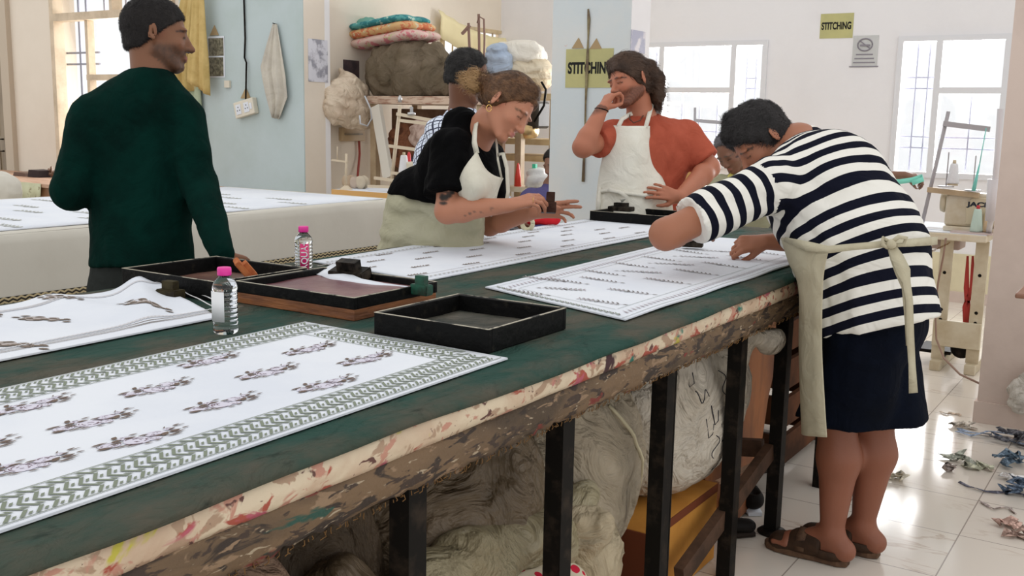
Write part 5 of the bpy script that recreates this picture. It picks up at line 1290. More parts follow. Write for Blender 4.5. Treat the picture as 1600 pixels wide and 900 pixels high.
# sandals
M_sandal = mat('dark_oiled_leather', (.055, .030, .018), .6, col2=(.03, .018, .012), nscale=20, bump=(40, .3)); M_sole = mat('cork_sole', (.13, .075, .045), .8, col2=(.08, .045, .03), nscale=40)
for a_ in (ankN, ankF):
    s2 = np.array([-toe[1], toe[0], 0]); h0 = np.array([a_[0], a_[1], 0])-toe*.062
    sd = empty('sandal', tuple(h0), 'brown leather clog sandal, ' + ('on the near foot' if a_ is ankN else 'on the far foot'), 'sandal', None) if False else None
    bm = newbm(); out = []
    for t, w in ((0, .018), (.03, .033), (.10, .034), (.18, .045), (.235, .044), (.27, .030), (.285, .008)): out.append((t, w))
    pts = [(h0+toe*t+s2*w) for t, w in out]+[(h0+toe*t-s2*w) for t, w in out[::-1]]
    A = [bm.verts.new((p[0], p[1], .002)) for p in pts]; B = [bm.verts.new((p[0], p[1], .024)) for p in pts]
    bm.faces.new(A[::-1]); bm.faces.new(B)
    for i in range(len(pts)): bm.faces.new((A[i], A[(i+1) % len(pts)], B[(i+1) % len(pts)], B[i]))
    fin('sandal_sole', bm, M_sole, sm, bevel=.004)
    T = SDF(.015); T.cone(h0+toe*.105+[0, 0, .045], h0+toe*.225+[0, 0, .026], .044, .046, flat=((0, 0, 1), .85)); T.cone(h0+toe*.10+[0, 0, .055], h0+toe*.16+[0, 0, .05], .042, .042)
    T.cut(h0+toe*.085, -toe, h0+toe*.04, .12); T.cut((0, 0, .012), (0, 0, -1), h0, .5); V, Q = T.mesh(.005); np_mesh('sandal_upper', V, Q, M_sandal, sm)
    bm = newbm(); ribbon(bm, [h0+toe*(.075+.07*math.cos(t))+s2*.040*math.sin(t)+np.array([0, 0, .034+.012*max(0, math.cos(t))]) for t in np.linspace(.5, 2*PI-.5, 17)], .028, .006, up=[tuple(toe*math.cos(t)+s2*math.sin(t)) for t in np.linspace(.5, 2*PI-.5, 17)]); fin('sandal_rim', bm, M_sandal, sm, smooth=True)
    bm = newbm(); ribbon(bm, [h0+toe*.15-s2*.048+np.array([0, 0, .03]), h0+toe*.15-s2*.036+np.array([0, 0, .078]), h0+toe*.152+np.array([0, 0, .096]), h0+toe*.15+s2*.036+np.array([0, 0, .078]), h0+toe*.15+s2*.048+np.array([0, 0, .03])], .03, .004, up=[tuple(-s2), tuple(-s2+[0, 0, .5]), (0, 0, 1), tuple(s2+[0, 0, .5]), tuple(s2)]); fin('sandal_strap', bm, M_sole, sm, smooth=True)

# ---------------------------------------------------------------- man in the checked shirt behind the woman
SK5 = (.16, .068, .036)
c_hip = D(705, 362, 5.0); cm_ = person(c_hip, 'man in blue and white checked shirt standing behind the woman, face turned away')
Hc = Head(D(730, 120, 5.0), cr_*.90+cf_*.22-cu_*.30, cu_*.95+cr_*.28, 1.04)
nb = D(722, 176, 5.05); Rsh = D(690, 208, 4.95); Lsh = D(745, 205, 5.25)
S = SDF(.02); Hc.skull(S); S.cone(Hc.p(0, -.02, -.05), nb, .055, .06, k=.02); chc = D(705, 250, 5.1); S.cone(chc, c_hip, .15, .14, flat=(cf_, .8)); S.cone(Lsh, Rsh, .05, .05); S.cone(nb, chc, .07, .13)
Re = D(700, 285, 4.8); Rw = D(745, 330, 4.75); Le = D(760, 285, 5.2); Lw = D(800, 345, 5.0)
arm(S, Rsh, Re, Rw); arm(S, Lsh, Le, Lw); hand(S, Rw, cr_*.8-cu_*.5, -cf_, -1); hand(S, Lw, cr_*.9-cu_*.3, cu_, 1)
for q in (-1, 1):
    h_ = c_hip+np.array([q*.08*.8, q*.08*.6, 0]); an = np.array([h_[0], h_[1], .09]); leg(S, h_, (h_+an)/2, an); foot(S, an, (.8, .6))
V, Q = S.mesh(.009); V = vsmooth(V, Q, 1, .3); Cc = colorize(V, S.ops, SK5); Cc = Hc.face_paint(V, Cc, SK5, S=S, brow=(.02, .014, .012), lip=(.2, .08, .06)); np_mesh('body', V, Q, M_skin, cm_, colors=Cc)
T = SDF(.015); Hc.cap(T, .009, line=((.060, .085), (.0, -.012)), nape=-.055); V, Q = T.mesh(.006); V, Q = strands(V, Q, 2500, -Hc.f*.5-Hc.u*.5, .016, .004, .001, 6, .5); np_mesh('hair', V, Q, mat_hair('black_cropped_hair', (.014, .013, .013), (.045, .042, .040), .7), cm_)
bm = newbm(); lathe(bm, Hc.p(.088, .0, -.040), [(.001, -.005), (.005, 0), (.001, .005)], 10); fin('earring', bm, M_gold, cm_, smooth=True)
T = SDF(.03); T.cone(chc, D(703, 345, 5.02), .185, .17, flat=(cf_, .75)); T.cone(D(703, 345, 5.02), c_hip-cu_*.05, .17, .17, flat=(cf_, .8)); T.cone(Lsh, Rsh, .075, .075, k=.05); T.cone(nb-cu_*.02, chc, .075, .14, k=.05)
T.chain([Rsh, Re, Rw], [.075, .065, .05], k=.02); T.chain([Lsh, Le, Lw], [.075, .065, .05], k=.02); T.cut(nb+cu_*.03, cu_, nb+cu_*.08, .1); T.noise = (wob(12, .006, 61, True), .008)
m = bpy.data.materials.new('checked_cotton'); m.use_nodes = True; nt = m.node_tree; b = nt.nodes['Principled BSDF']; b.inputs['Roughness'].default_value = .85
tc = N(nt, 'ShaderNodeTexCoord'); mp = N(nt, 'ShaderNodeMapping'); mp.inputs['Rotation'].default_value = (.45, .35, .6); nt.links.new(tc.outputs['Object'], mp.inputs[0]); cur = None; sx = N(nt, 'ShaderNodeSeparateXYZ'); nt.links.new(mp.outputs[0], sx.inputs[0])
for ax in (0, 2):
    for (per, wd, off) in ((.042, .16, 0), (.042, .06, .4)):
        q = N(nt, 'ShaderNodeMath', operation='MULTIPLY_ADD'); nt.links.new(sx.outputs[ax], q.inputs[0]); q.inputs[1].default_value = 1/per; q.inputs[2].default_value = off
        fr = N(nt, 'ShaderNodeMath', operation='FRACT'); nt.links.new(q.outputs[0], fr.inputs[0]); lt = N(nt, 'ShaderNodeMath', operation='LESS_THAN'); nt.links.new(fr.outputs[0], lt.inputs[0]); lt.inputs[1].default_value = wd
        if cur is None: cur = lt.outputs[0]
        else:
            mxx = N(nt, 'ShaderNodeMath', operation='MAXIMUM'); nt.links.new(cur, mxx.inputs[0]); nt.links.new(lt.outputs[0], mxx.inputs[1]); cur = mxx.outputs[0]
mx = N(nt, 'ShaderNodeMix', data_type='RGBA'); nt.links.new(cur, mx.inputs[0]); mx.inputs[6].default_value = (.70, .76, .88, 1); mx.inputs[7].default_value = (.03, .035, .07, 1); nt.links.new(mx.outputs[2], b.inputs['Base Color'])
V, Q = T.mesh(.010); np_mesh('checked_shirt', V, Q, m, cm_)
T = SDF(.03)
for q in (-1, 1):
    h_ = c_hip+np.array([q*.08*.8, q*.08*.6, -.02]); T.chain([h_, np.array([h_[0], h_[1], .06])], [.11, .06], k=.03)
V, Q = T.mesh(.016); np_mesh('trousers', V, Q, soft_mat('blue_jeans', (.05, .08, .15)), cm_); shoe_pair(cm_, [c_hip+np.array([q*.064, q*.048, 0]) for q in (-1, 1)], (.8, .6, 0), M_shoe)

# ---------------------------------------------------------------- tailor in the olive shirt with a tape measure, behind
SK6 = (.22, .11, .07)
t_hip = D(1185, 355, 6.4); tm = person(t_hip, 'man in olive shirt half hidden behind the striped man, one arm reaching out')
Ht = Head(D(1142, 238, 6.2), -cr_*.55-cu_*.60-cf_*.55, cu_*.8-cr_*.4-cf_*.2, 1.0)
nb = D(1158, 272, 6.28); Rsh = D(1125, 292, 6.2); Lsh = D(1215, 290, 6.4); Re = D(1120, 340, 6.05); Rw = D(1100, 325, 5.9); Le = D(1310, 280, 6.35); Lw = D(1412, 274, 6.3)
S = SDF(.02); Ht.skull(S); S.cone(Ht.p(0, -.02, -.05), nb, .055, .06, k=.02); cht = D(1175, 310, 6.35); S.cone(cht, t_hip, .14, .14, flat=(cf_, .8)); S.cone(Lsh, Rsh, .05, .05); S.cone(nb, cht, .07, .12)
arm(S, Rsh, Re, Rw); arm(S, Lsh, Le, Lw, (.05, .042, .040, .027)); hand(S, Rw, -cr_, cu_, 1); hand(S, Lw, nrm(cr_*.98-cu_*.12), nrm(cu_*.7-cf_*.5), 1, curls=((.7, .9, .6),)*4, thumb=(.6, .4), thumb_out=.5)
for q in (-1, 1):
    h_ = t_hip+np.array([q*.09, 0, 0]); an = np.array([h_[0], h_[1], .09]); leg(S, h_, (h_+an)/2, an); foot(S, an, (-.2, -1))
V, Q = S.mesh(.009); V = vsmooth(V, Q, 1, .3); Cc = colorize(V, S.ops, SK6); Cc = Ht.face_paint(V, Cc, SK6, S=S, brow=(.1, .09, .08)); np_mesh('body', V, Q, M_skin, tm, colors=Cc)
T = SDF(.015); Ht.cap(T, .009, line=((.060, .085), (.0, -.012)), nape=-.055); V, Q = T.mesh(.007); V, Q = strands(V, Q, 2500, -Ht.f*.5-Ht.u*.5, .016, .004, .001, 6, .5); np_mesh('hair', V, Q, mat_hair('grey_black_hair', (.10, .10, .11), (.22, .22, .24), .7), tm)
T = SDF(.03); T.cone(cht, t_hip-cu_*.06, .18, .17, flat=(cf_, .75)); T.cone(Lsh, Rsh, .07, .07, k=.05); T.cone(nb-cu_*.02, cht, .07, .13, k=.05); T.cone(Rsh, Re, .072, .06, k=.02); T.cone(Lsh, Lsh+(Le-Lsh)*.6, .07, .06, k=.02); T.cut(nb+cu_*.03, cu_, nb+cu_*.08, .1)
T.noise = (wob(12, .006, 71, True), .008); V, Q = T.mesh(.011); np_mesh('olive_shirt', V, Q, soft_mat('olive_cotton', (.36, .36, .24)), tm)
T = SDF(.03)
for q in (-1, 1):
    h_ = t_hip+np.array([q*.09, 0, -.02]); T.chain([h_, np.array([h_[0], h_[1], .06])], [.11, .07], k=.03)
V, Q = T.mesh(.018); np_mesh('trousers', V, Q, soft_mat('grey_trousers', (.12, .12, .12)), tm); shoe_pair(tm, [t_hip+np.array([q*.09, 0, 0]) for q in (-1, 1)], (-.2, -1, 0), M_shoe)
bm = newbm(); ribbon(bm, [D(1131, 338, 6.10), D(1130, 315, 6.10), D(1133, 290, 6.12), D(1140, 274, 6.18), D(1158, 264, 6.26)], .018, .002, up=[-cf_]*5)
ribbon(bm, [D(1158, 264, 6.26), D(1164, 262, 6.2), D(1166, 270, 6.12), D(1160, 300, 6.12)], .018, .002, up=[-cf_]*4)
fin('tape_measure', bm, mat('yellow_tape', (.66, .62, .16), .6), None, label='yellow tape measure hanging round the tailor\'s neck', cat='tape measure', smooth=True)
bm = newbm(); ribbon(bm, [D(1385, 283, 6.25), D(1405, 284, 6.24), D(1425, 281, 6.24), D(1441, 276, 6.24), D(1442, 280, 6.23), D(1425, 286, 6.23)], .03, .003, up=[-cf_]*6)
fin('cloth_strip', bm, mat('mint_cloth', (.25, .72, .58), .7), None, label='mint green strip of cloth held in the outstretched hand', cat='cloth strip', smooth=True)

# ---------------------------------------------------------------- seated worker half hidden by the middle pillar
SK7 = (.24, .12, .08)
z_hip = D(838, 372, 7.95); zm = person(z_hip, 'dark-haired person in violet-blue shirt seated, mostly hidden by the middle pillar')
Hz = Head(D(868, 258, 7.95), -cr_*.7-cf_*.6-cu_*.3, cu_, 1.0); nb = D(862, 290, 8.00); Rsh = D(828, 310, 7.95); Lsh = D(892, 308, 8.05)
S = SDF(.02); Hz.skull(S); S.cone(Hz.p(0, -.02, -.05), nb, .055, .06, k=.02); S.cone(D(860, 330, 8.00), z_hip, .14, .14); S.cone(Lsh, Rsh, .05, .05); S.cone(nb, D(860, 330, 8.00), .07, .12)
Re = D(818, 345, 7.85); Rw = D(800, 352, 7.60); arm(S, Rsh, Re, Rw); hand(S, Rw, -cf_, cu_, 1); Le = D(905, 345, 7.85); Lw = D(890, 350, 7.60); arm(S, Lsh, Le, Lw); hand(S, Lw, -cf_, cu_, -1)
for q in (-1, 1):
    kn = z_hip+np.array([q*.12+.1, -.38, -.02]); an = np.array([kn[0], kn[1]-.02, .09]); leg(S, z_hip+np.array([q*.09, 0, 0]), kn, an); foot(S, an, (0, -1))
V, Q = S.mesh(.010); Cc = colorize(V, S.ops, SK7); Cc = Hz.face_paint(V, Cc, SK7, S=S, brow=(.03, .02, .02)); np_mesh('body', V, Q, M_skin, zm, colors=Cc)
T = SDF(.015); Hz.cap(T, .012, line=((.07, .075), (.0, -.012)), nape=-.07); V, Q = T.mesh(.008); V, Q = strands(V, Q, 2500, -Hz.f*.5-Hz.u*.5, .016, .004, .001, 6, .5); np_mesh('hair', V, Q, mat_hair('black_hair', (.012, .01, .01), (.03, .026, .024), .6), zm)
T = SDF(.03); T.cone(D(860, 330, 8.00), z_hip, .17, .17); T.cone(Lsh, Rsh, .075, .075, k=.05); T.cone(nb-cu_*.02, D(860, 330, 8.00), .07, .13, k=.05); T.chain([Rsh, Re, Rw], [.075, .062, .045], k=.02); T.chain([Lsh, Le, Lw], [.075, .062, .045], k=.02); T.cut(nb+cu_*.03, cu_, nb+cu_*.08, .1)
T.noise = (wob(12, .006, 81, True), .008); V, Q = T.mesh(.012); np_mesh('violet_shirt', V, Q, soft_mat('violet_blue_cotton', (.10, .09, .22)), zm)
T = SDF(.03)
for q in (-1, 1):
    kn = z_hip+np.array([q*.12+.1, -.38, -.02]); T.chain([z_hip+np.array([q*.09, 0, 0]), kn, np.array([kn[0], kn[1]-.02, .12])], [.12, .085, .07], k=.03)
V, Q = T.mesh(.016); np_mesh('trousers', V, Q, soft_mat('black_trousers', (.02, .02, .025)), zm)
e = empty('stool', (z_hip[0], z_hip[1], 0), 'wooden work stool under the seated person', 'stool')
zs = max(.3, z_hip[2]-.13); bm = newbm(); box(bm, z_hip[0]-.17, z_hip[0]+.17, z_hip[1]-.15, z_hip[1]+.15, zs-.03, zs); M_ply = mat('worn_plywood', (.50, .33, .17), .6, col2=(.36, .22, .11), nscale=5, stretch=(1, 6, 1)); fin('seat', bm, M_ply, e, bevel=.004)
for q in (-1, 1):
    for r_ in (-1, 1):
        bm = newbm(); box(bm, z_hip[0]+q*.14-.015, z_hip[0]+q*.14+.015, z_hip[1]+r_*.12-.015, z_hip[1]+r_*.12+.015, 0, zs-.03); fin('leg', bm, M_ply, e)
# ================================================================ UNDER THE TABLE
def plastic(name, c, c2, rough=.6, b=(6, .9, 9, .10, 1.6)): return mat(name, c, rough, col2=c2, nscale=4, lo=.35, hi=.7, bump=b)
M_sackw = plastic('white_woven_sack', (.62, .56, .47), (.46, .39, .30)); M_sackb = plastic('dusty_woven_sack', (.46, .38, .26), (.30, .23, .14)); M_sackp = plastic('brownish_plastic', (.20, .145, .09), (.11, .075, .04), .4)
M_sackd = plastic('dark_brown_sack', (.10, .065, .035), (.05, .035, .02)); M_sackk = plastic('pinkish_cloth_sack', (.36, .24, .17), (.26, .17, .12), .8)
def sack(c, r, seed, m, label, amp=.018, fscale=7, tilt=0, neck=None, vox=.013, flatb=True, squeeze=None, group='sacks stored under the printing table', lo=None):
    T = SDF(.07); c = np.array(c, float); ca, sa = math.cos(tilt), math.sin(tilt); R = [[1, 0, 0], [0, ca, sa], [0, -sa, ca]]
    T.ell(c, r, R); T.ell(c+[0, r[1]*.35, r[2]*.25], (r[0]*.8, r[1]*.65, r[2]*.7), R); T.ell(c-[0, r[1]*.3, r[2]*.35], (r[0]*.9, r[1]*.7, r[2]*.62), R)
    if neck is not None: T.cone(c+(np.array(neck)-c)*.5, neck, r[0]*.45, .02, k=.06); T.cone(neck, np.array(neck)+(np.array(neck)-c)*.10+[0.02, .03, -.04], .018, .05, k=.03)
    if flatb: T.cut((0, 0, .004), (0, 0, -1), (c[0], c[1], 0), .9)
    T.cut((0, 0, .752), (0, 0, 1), (c[0], c[1], .9), .9)
    n1 = wob(fscale, amp, seed, True, stretch=(1, 1, .45)); n2 = wob(fscale*2.7, amp*.35, seed+7, True); T.noise = (lambda p: n1(p)+n2(p), amp*1.5)
    V, Q = T.mesh(vox); V[:, 2] = np.clip(V[:, 2], .003, .755)
    return np_mesh('sack', V, Q, m, None, label=label, cat='sack', group=group)
sA = sack((-1.33, 3.03, .51), (.21, .39, .255), 2, M_sackw, 'bulging white sack with handwriting, hanging over the orange carton', .012, 6, neck=(-1.13, 3.20, .735), vox=.011)
sack((-1.42, 2.42, .45), (.24, .27, .31), 3, plastic('beige_woven_sack', (.44, .37, .27), (.31, .25, .17)), 'off-white stitched sack left of the sack with handwriting', .016, 6, tilt=.3, vox=.011)
sack((-1.47, 1.93, .36), (.25, .31, .36), 4, M_sackp, 'wrinkled brownish plastic sack between the two nearest table legs', .026, 8, tilt=-.2, vox=.011)
sack((-1.27, 2.20, .20), (.15, .17, .235), 5, plastic('cream_tied_sack', (.46, .38, .25), (.30, .23, .14)), 'small cream sack with tied frayed mouth behind the second leg', .018, 11, neck=(-1.17, 2.13, .44), vox=.010)
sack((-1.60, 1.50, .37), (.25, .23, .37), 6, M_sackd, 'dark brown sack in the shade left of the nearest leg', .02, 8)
sack((-1.34, 1.06, .36), (.24, .20, .355), 7, M_sackk, 'pinkish brown cloth sack at the near end under the table', .008, 4)
sack((-1.33, 1.43, .27), (.11, .10, .27), 8, M_sackp, 'small crumpled sack beside the pinkish brown sack', .018, 10)
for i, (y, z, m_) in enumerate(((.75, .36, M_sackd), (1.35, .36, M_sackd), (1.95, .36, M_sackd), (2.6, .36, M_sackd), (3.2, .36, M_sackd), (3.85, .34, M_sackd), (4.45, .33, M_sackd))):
    sack((-2.08, y, z), (.23, .30, .39), 20+i, m_, 'dark brown sack of the back row, added as dark backdrop under the table', .02, 6, vox=.018, group='back row of sacks added as dark backdrop under the table')  # added row of sacks, keeps the view through under the table dark
# seam on the stitched sack and handwriting on the white sack
def on_sack(o, pts, r, m, name, off=.004):
    """drape a line on a sack by casting towards it from the aisle side"""
    bm = newbm(); dg = None; out = []
    me = o.data; from mathutils.bvhtree import BVHTree
    bv = BVHTree.FromPolygons([v.co for v in me.vertices], [p.vertices for p in me.polygons])
    for stroke in pts:
        q = []
        for p in stroke:
            h = bv.ray_cast(Vector((-.7, p[0], p[1])), Vector((-1, 0, 0)))
            if h[0] is not None: q.append(h[0]+h[1]*off)
        if len(q) > 1: tube(bm, q, r, 4)
    return fin(name, bm, m, o)
strokes = []
rs = np.random.RandomState(5)
for row, (y0, z0, n) in enumerate(((2.82, .66, 4), (2.98, .62, 4), (2.86, .50, 3))):
    for i in range(n):
        y, z = y0+i*.035, z0-i*.062; k = rs.randint(3)
        if k == 0: strokes.append([(y+.02*math.sin(t), z+.035-.012*t) for t in np.linspace(0, 6, 12)])
        elif k == 1: strokes.append([(y-.02+.012*t, z+.02*math.cos(t*2)) for t in np.linspace(0, 4, 12)])
        else: strokes.append([(y, z+.03), (y+.004, z-.03), (y+.02, z-.02), (y+.03, z+.01)])
on_sack(sA, strokes, .0017, mat('pen_ink', (.03, .03, .04), .7), 'handwriting', .0005)
sB = [o for o in bpy.data.objects if o.name == 'sack.001'][0]
on_sack(sB, [[(2.40+.16*t+.05*t*t, .66-.30*t) for t in np.linspace(0, 1, 18)]], .006, mat('sack_seam_thread', (.62, .55, .38), .8), 'stitched_seam', .002)
# carton
e = empty('carton', (-1.30, 2.80, 0), 'orange carton standing on the floor under the white sack', 'carton'); M_carton = mat('orange_card', (.58, .27, .055), .7, col2=(.46, .20, .04), nscale=5, bump=(8, .1)); M_carton2 = mat('red_brown_card', (.16, .045, .02), .7)
bm = newbm(); box(bm, -1.45, -1.165, 2.545, 3.06, .002, .262); fin('carton_body', bm, M_carton, e, bevel=.003)
bm = newbm(); box(bm, -1.448, -1.168, 2.539, 2.544, .004, .26); fin('end_panel', bm, M_carton2, e)
bm = newbm(); box(bm, -1.164, -1.162, 2.55, 3.055, .235, .262); fin('flap_edge', bm, M_carton2, e)
# plywood board, crate, dark fittings
M_plyb = mat('stained_orange_plywood', (.40, .14, .04), .6, col2=(.15, .05, .018), nscale=2.6, lo=.42, hi=.6, stretch=(1, 1.5, .6), bump=(14, .2))
bm = newbm(); prism(bm, [(3.10, .01), (3.56, .01), (3.66, .40), (3.84, .76), (3.02, .76)], 'x', -1.235, -1.215); fin('plywood_board', bm, M_plyb, None, label='orange-brown plywood board leaning under the right part of the table', cat='board')
e = empty('crate', (-1.55, 4.2, 0), 'dark wooden crate under the far right end of the table', 'crate'); M_cr = mat('dark_crate_wood', (.13, .05, .022), .7, col2=(.05, .022, .012), nscale=5)
for z in (.04, .20, .36, .52):
    bm = newbm(); box(bm, -1.9, -1.25, 4.0, 4.02, z, z+.12); box(bm, -1.27, -1.25, 4.02, 4.6, z, z+.12); box(bm, -1.9, -1.27, 4.58, 4.6, z, z+.12); fin('slat', bm, M_cr, e)
bm = newbm()
for x, y in ((-1.9, 4.02), (-1.3, 4.02), (-1.3, 4.55), (-1.9, 4.55)): box(bm, x, x+.03, y, y+.03, 0, .66)
fin('corner_posts', bm, M_cr, e)
def old_shoe(x, y, rz, z, m, label, sole):
    e = empty('old_shoe', (x, y, z), label, 'shoe', 'old shoes heaped by the table leg', rz=rz); d = np.array([math.cos(rz), math.sin(rz), 0]); h = np.array([x, y, z])
    T = SDF(.015); T.cone(h+[0, 0, .045], h+d*.19+[0, 0, .035], .036, .030, flat=((0, 0, 1), .8)); T.cone(h+[0, 0, .06], h+d*.05+[0, 0, .06], .036, .036); T.ell(h+[0, 0, .095], (.024, .024, .03), sub=True); T.cut(h+[0, 0, .014], (0, 0, -1), h, .4)
    V, Q = T.mesh(.007); np_mesh('upper', V, Q, m, e)
    bm = newbm(); ribbon(bm, [h-d*.035+[0, 0, .008], h+d*.05+[0, 0, .008], h+d*.14+[0, 0, .008], h+d*.215+[0, 0, .010]], [.05, .06, .07, .04], .014); fin('sole', bm, sole, e)
Mk = mat('black_worn_leather', (.015, .013, .012), .5); Mkb = mat('brown_worn_leather', (.10, .045, .03), .5)
for i, (x, y, rz, z, m_, s_, l_) in enumerate(((-1.30, 3.20, .6, .002, Mk, M_shoe, 'black old shoe lowest in the heap'), (-1.20, 3.52, 2.2, .002, Mk, M_white, 'black old shoe with white sole in the heap'), (-1.36, 3.30, -.4, .10, Mkb, M_shoe, 'brown old shoe on top of the heap'), (-1.28, 3.62, 1.2, .10, Mk, M_shoe, 'black old shoe at the back of the heap'))):
    old_shoe(x, y, rz, z, m_, l_, s_)
bm = newbm(); bar(bm, (-1.19, 3.12, .24), (-1.13, 3.30, .265), .02, .008); fin('wood_lath', bm, mat('pale_lath', (.62, .42, .30), .7), None, label='short pale lath sticking out beside the heap of shoes', cat='lath')
# heart cloth roll and plastic sheet by the nearest leg
T = SDF(.05); T.cone((-1.17, 1.50, .30), (-1.19, 2.02, .25), .11, .12); T.cone((-1.2, 1.75, .15), (-1.2, 1.95, .12), .14, .12); T.noise = (wob(10, .008, 33, True), .01); T.cut((0, 0, .004), (0, 0, -1), (-1.2, 1.8, 0), .5)
V, Q = T.mesh(.011)
m = mat('heart_print', (.62, .55, .42), .8); nt = m.node_tree; b = nt.nodes['Principled BSDF']; tc = N(nt, 'ShaderNodeTexCoord'); mp = N(nt, 'ShaderNodeMapping'); mp.inputs['Scale'].default_value = (1, 1, 1.4); nt.links.new(tc.outputs['Object'], mp.inputs[0])
vo = N(nt, 'ShaderNodeTexVoronoi'); vo.inputs['Scale'].default_value = 19; vo.inputs['Randomness'].default_value = .55; nt.links.new(mp.outputs[0], vo.inputs['Vector']); lt = N(nt, 'ShaderNodeMath', operation='LESS_THAN'); nt.links.new(vo.outputs['Distance'], lt.inputs[0]); lt.inputs[1].default_value = .36
mx = N(nt, 'ShaderNodeMix', data_type='RGBA'); nt.links.new(lt.outputs[0], mx.inputs[0]); mx.inputs[6].default_value = (.62, .55, .42, 1); mx.inputs[7].default_value = (.55, .02, .05, 1); nt.links.new(mx.outputs[2], b.inputs['Base Color'])
np_mesh('cloth_bundle', V, Q, m, None, label='cloth bundle with red heart print on the floor by the nearest leg', cat='cloth bundle')
T = SDF(.04); T.cone((-1.25, 1.72, .47), (-1.22, 2.08, .40), .05, .07); T.cone((-1.22, 2.08, .40), (-1.2, 2.22, .47), .07, .03); T.cone((-1.27, 1.62, .44), (-1.25, 1.80, .40), .06, .08); T.noise = (wob(9, .012, 37, True), .014)
V, Q = T.mesh(.010); np_mesh('folded_sheet', V, Q, plastic('milky_plastic_sheet', (.36, .31, .19), (.26, .21, .12), .4), None, label='folded milky plastic sheet lying on the heart-print bundle', cat='sheet')

# ================================================================ WHITE-COVERED TABLE IN THE BACK
wt = empty('cloth_covered_table', (-4.75, 2.6, 0), 'wide table with a plain white cover hanging down, behind the man in green', 'table')
WX0, WX1, WY0, WY1, WZ = -5.5, -3.99, -.6, 4.86, .925
M_cover = mat('white_table_cover', (.62, .59, .52), .9, col2=(.56, .53, .46), nscale=1.6, lo=.4, hi=.7, bump=(14, .12, 3))
bm = newbm(); prof = [(WX0-.03, .55), (WX0-.02, .8), (WX0, WZ-.015), (WX0+.03, WZ)]+[(WX0+.03+(WX1-.06-WX0)*i/14, WZ) for i in range(1, 14)]+[(WX1-.03, WZ), (WX1, WZ-.015), (WX1+.012, WZ-.05), (WX1+.02, .80), (WX1+.028, .68), (WX1+.03, .655)]
rows = []; ny = 70
for j in range(ny+1):
    y = WY0+(WY1-WY0)*j/ny; r = []
    for i, (x, z) in enumerate(prof):
        side = 1 if i > 18 else 0; r.append(bm.verts.new((x+side*.010*fold(0, y*2, i*.2), y, z+(.003*fold(x, y) if not side else 0))))
    rows.append(r)
for (dy, dz) in ((.014, -.02), (.02, -.28)):
    rows.append([bm.verts.new((x, WY1+dy, min(z, WZ)+dz if z > .7 else z+dz*.1)) for x, z in prof])
for j in range(len(rows)-1):
    for i in range(len(prof)-1): bm.faces.new((rows[j][i], rows[j][i+1], rows[j+1][i+1], rows[j+1][i])).smooth = True
fin('table_cover', bm, M_cover, wt, smooth=True)
# patterned hem band
m = mat('black_and_cream_hem', (.40, .34, .22), .85); nt = m.node_tree; b = nt.nodes['Principled BSDF']; g_ = N(nt, 'ShaderNodeNewGeometry'); sx = N(nt, 'ShaderNodeSeparateXYZ'); nt.links.new(g_.outputs['Position'], sx.inputs[0])
ad = N(nt, 'ShaderNodeMath', operation='MULTIPLY'); nt.links.new(sx.outputs[1], ad.inputs[0]); ad.inputs[1].default_value = 28
w1_ = N(nt, 'ShaderNodeMath', operation='PINGPONG'); nt.links.new(ad.outputs[0], w1_.inputs[0]); w1_.inputs[1].default_value = .5
w2_ = N(nt, 'ShaderNodeMath', operation='MULTIPLY_ADD'); nt.links.new(sx.outputs[2], w2_.inputs[0]); w2_.inputs[1].default_value = 60; nt.links.new(w1_.outputs[0], w2_.inputs[2])
fr = N(nt, 'ShaderNodeMath', operation='FRACT'); nt.links.new(w2_.outputs[0], fr.inputs[0]); lt = N(nt, 'ShaderNodeMath', operation='LESS_THAN'); nt.links.new(fr.outputs[0], lt.inputs[0]); lt.inputs[1].default_value = .5
mx = N(nt, 'ShaderNodeMix', data_type='RGBA'); nt.links.new(lt.outputs[0], mx.inputs[0]); mx.inputs[6].default_value = (.42, .34, .20, 1); mx.inputs[7].default_value = (.03, .025, .02, 1); nt.links.new(mx.outputs[2], b.inputs['Base Color'])
bm = newbm(); pr = None
for j in range(ny+1):
    y = WY0+(WY1-WY0)*j/ny; x = WX1+.032+.010*fold(0, y*2, 4.2); q = [bm.verts.new((x, y, .665)), bm.verts.new((x+.004, y, .60)), bm.verts.new((x-.004, y, .60)), bm.verts.new((x-.006, y, .665))]
    if pr:
        for k in range(4): bm.faces.new((pr[k], pr[(k+1) % 4], q[(k+1) % 4], q[k])).smooth = True
    else: bm.faces.new(q)
    pr = q
bm.faces.new(pr); fin('hem_band', bm, m, wt)
bm = newbm(); box(bm, WX0+.01, WX1-.01, WY0, WY1-.01, .86, .915); fin('tabletop_board', bm, M_rust, wt)
for y in (-.4, .8, 2.1, 3.4, 4.7):
    for x in (WX0+.08, WX1-.10): bm = newbm(); box(bm, x-.02, x+.02, y-.02, y+.02, 0, .86); fin('leg', bm, M_rust, wt)
# faint grey sprigs printed on the cover lie on a runner
polg = []; rs = np.random.RandomState(9)
for i in range(9):
    for j in range(5): sprig(polg, .5+i*.42+.15*(j % 2), .13+j*.26, 1.5+.1*rs.rand(), 1.9, rs)
drape('printed_runner', [(-4.03, .3), (-4.03, 4.78), (-5.42, 4.78), (-5.42, .3)], lambda s, t: .003, mats_cloth((.52, .53, .48), (.60, .61, .57), (.66, .67, .64)), [(pl, mi) for pl, mi in polg if 0 < pl[0][0] < 4.4], 'thin white runner with faint grey sprigs on the white-covered table', nu=6, nv=10, z=WZ+.002)
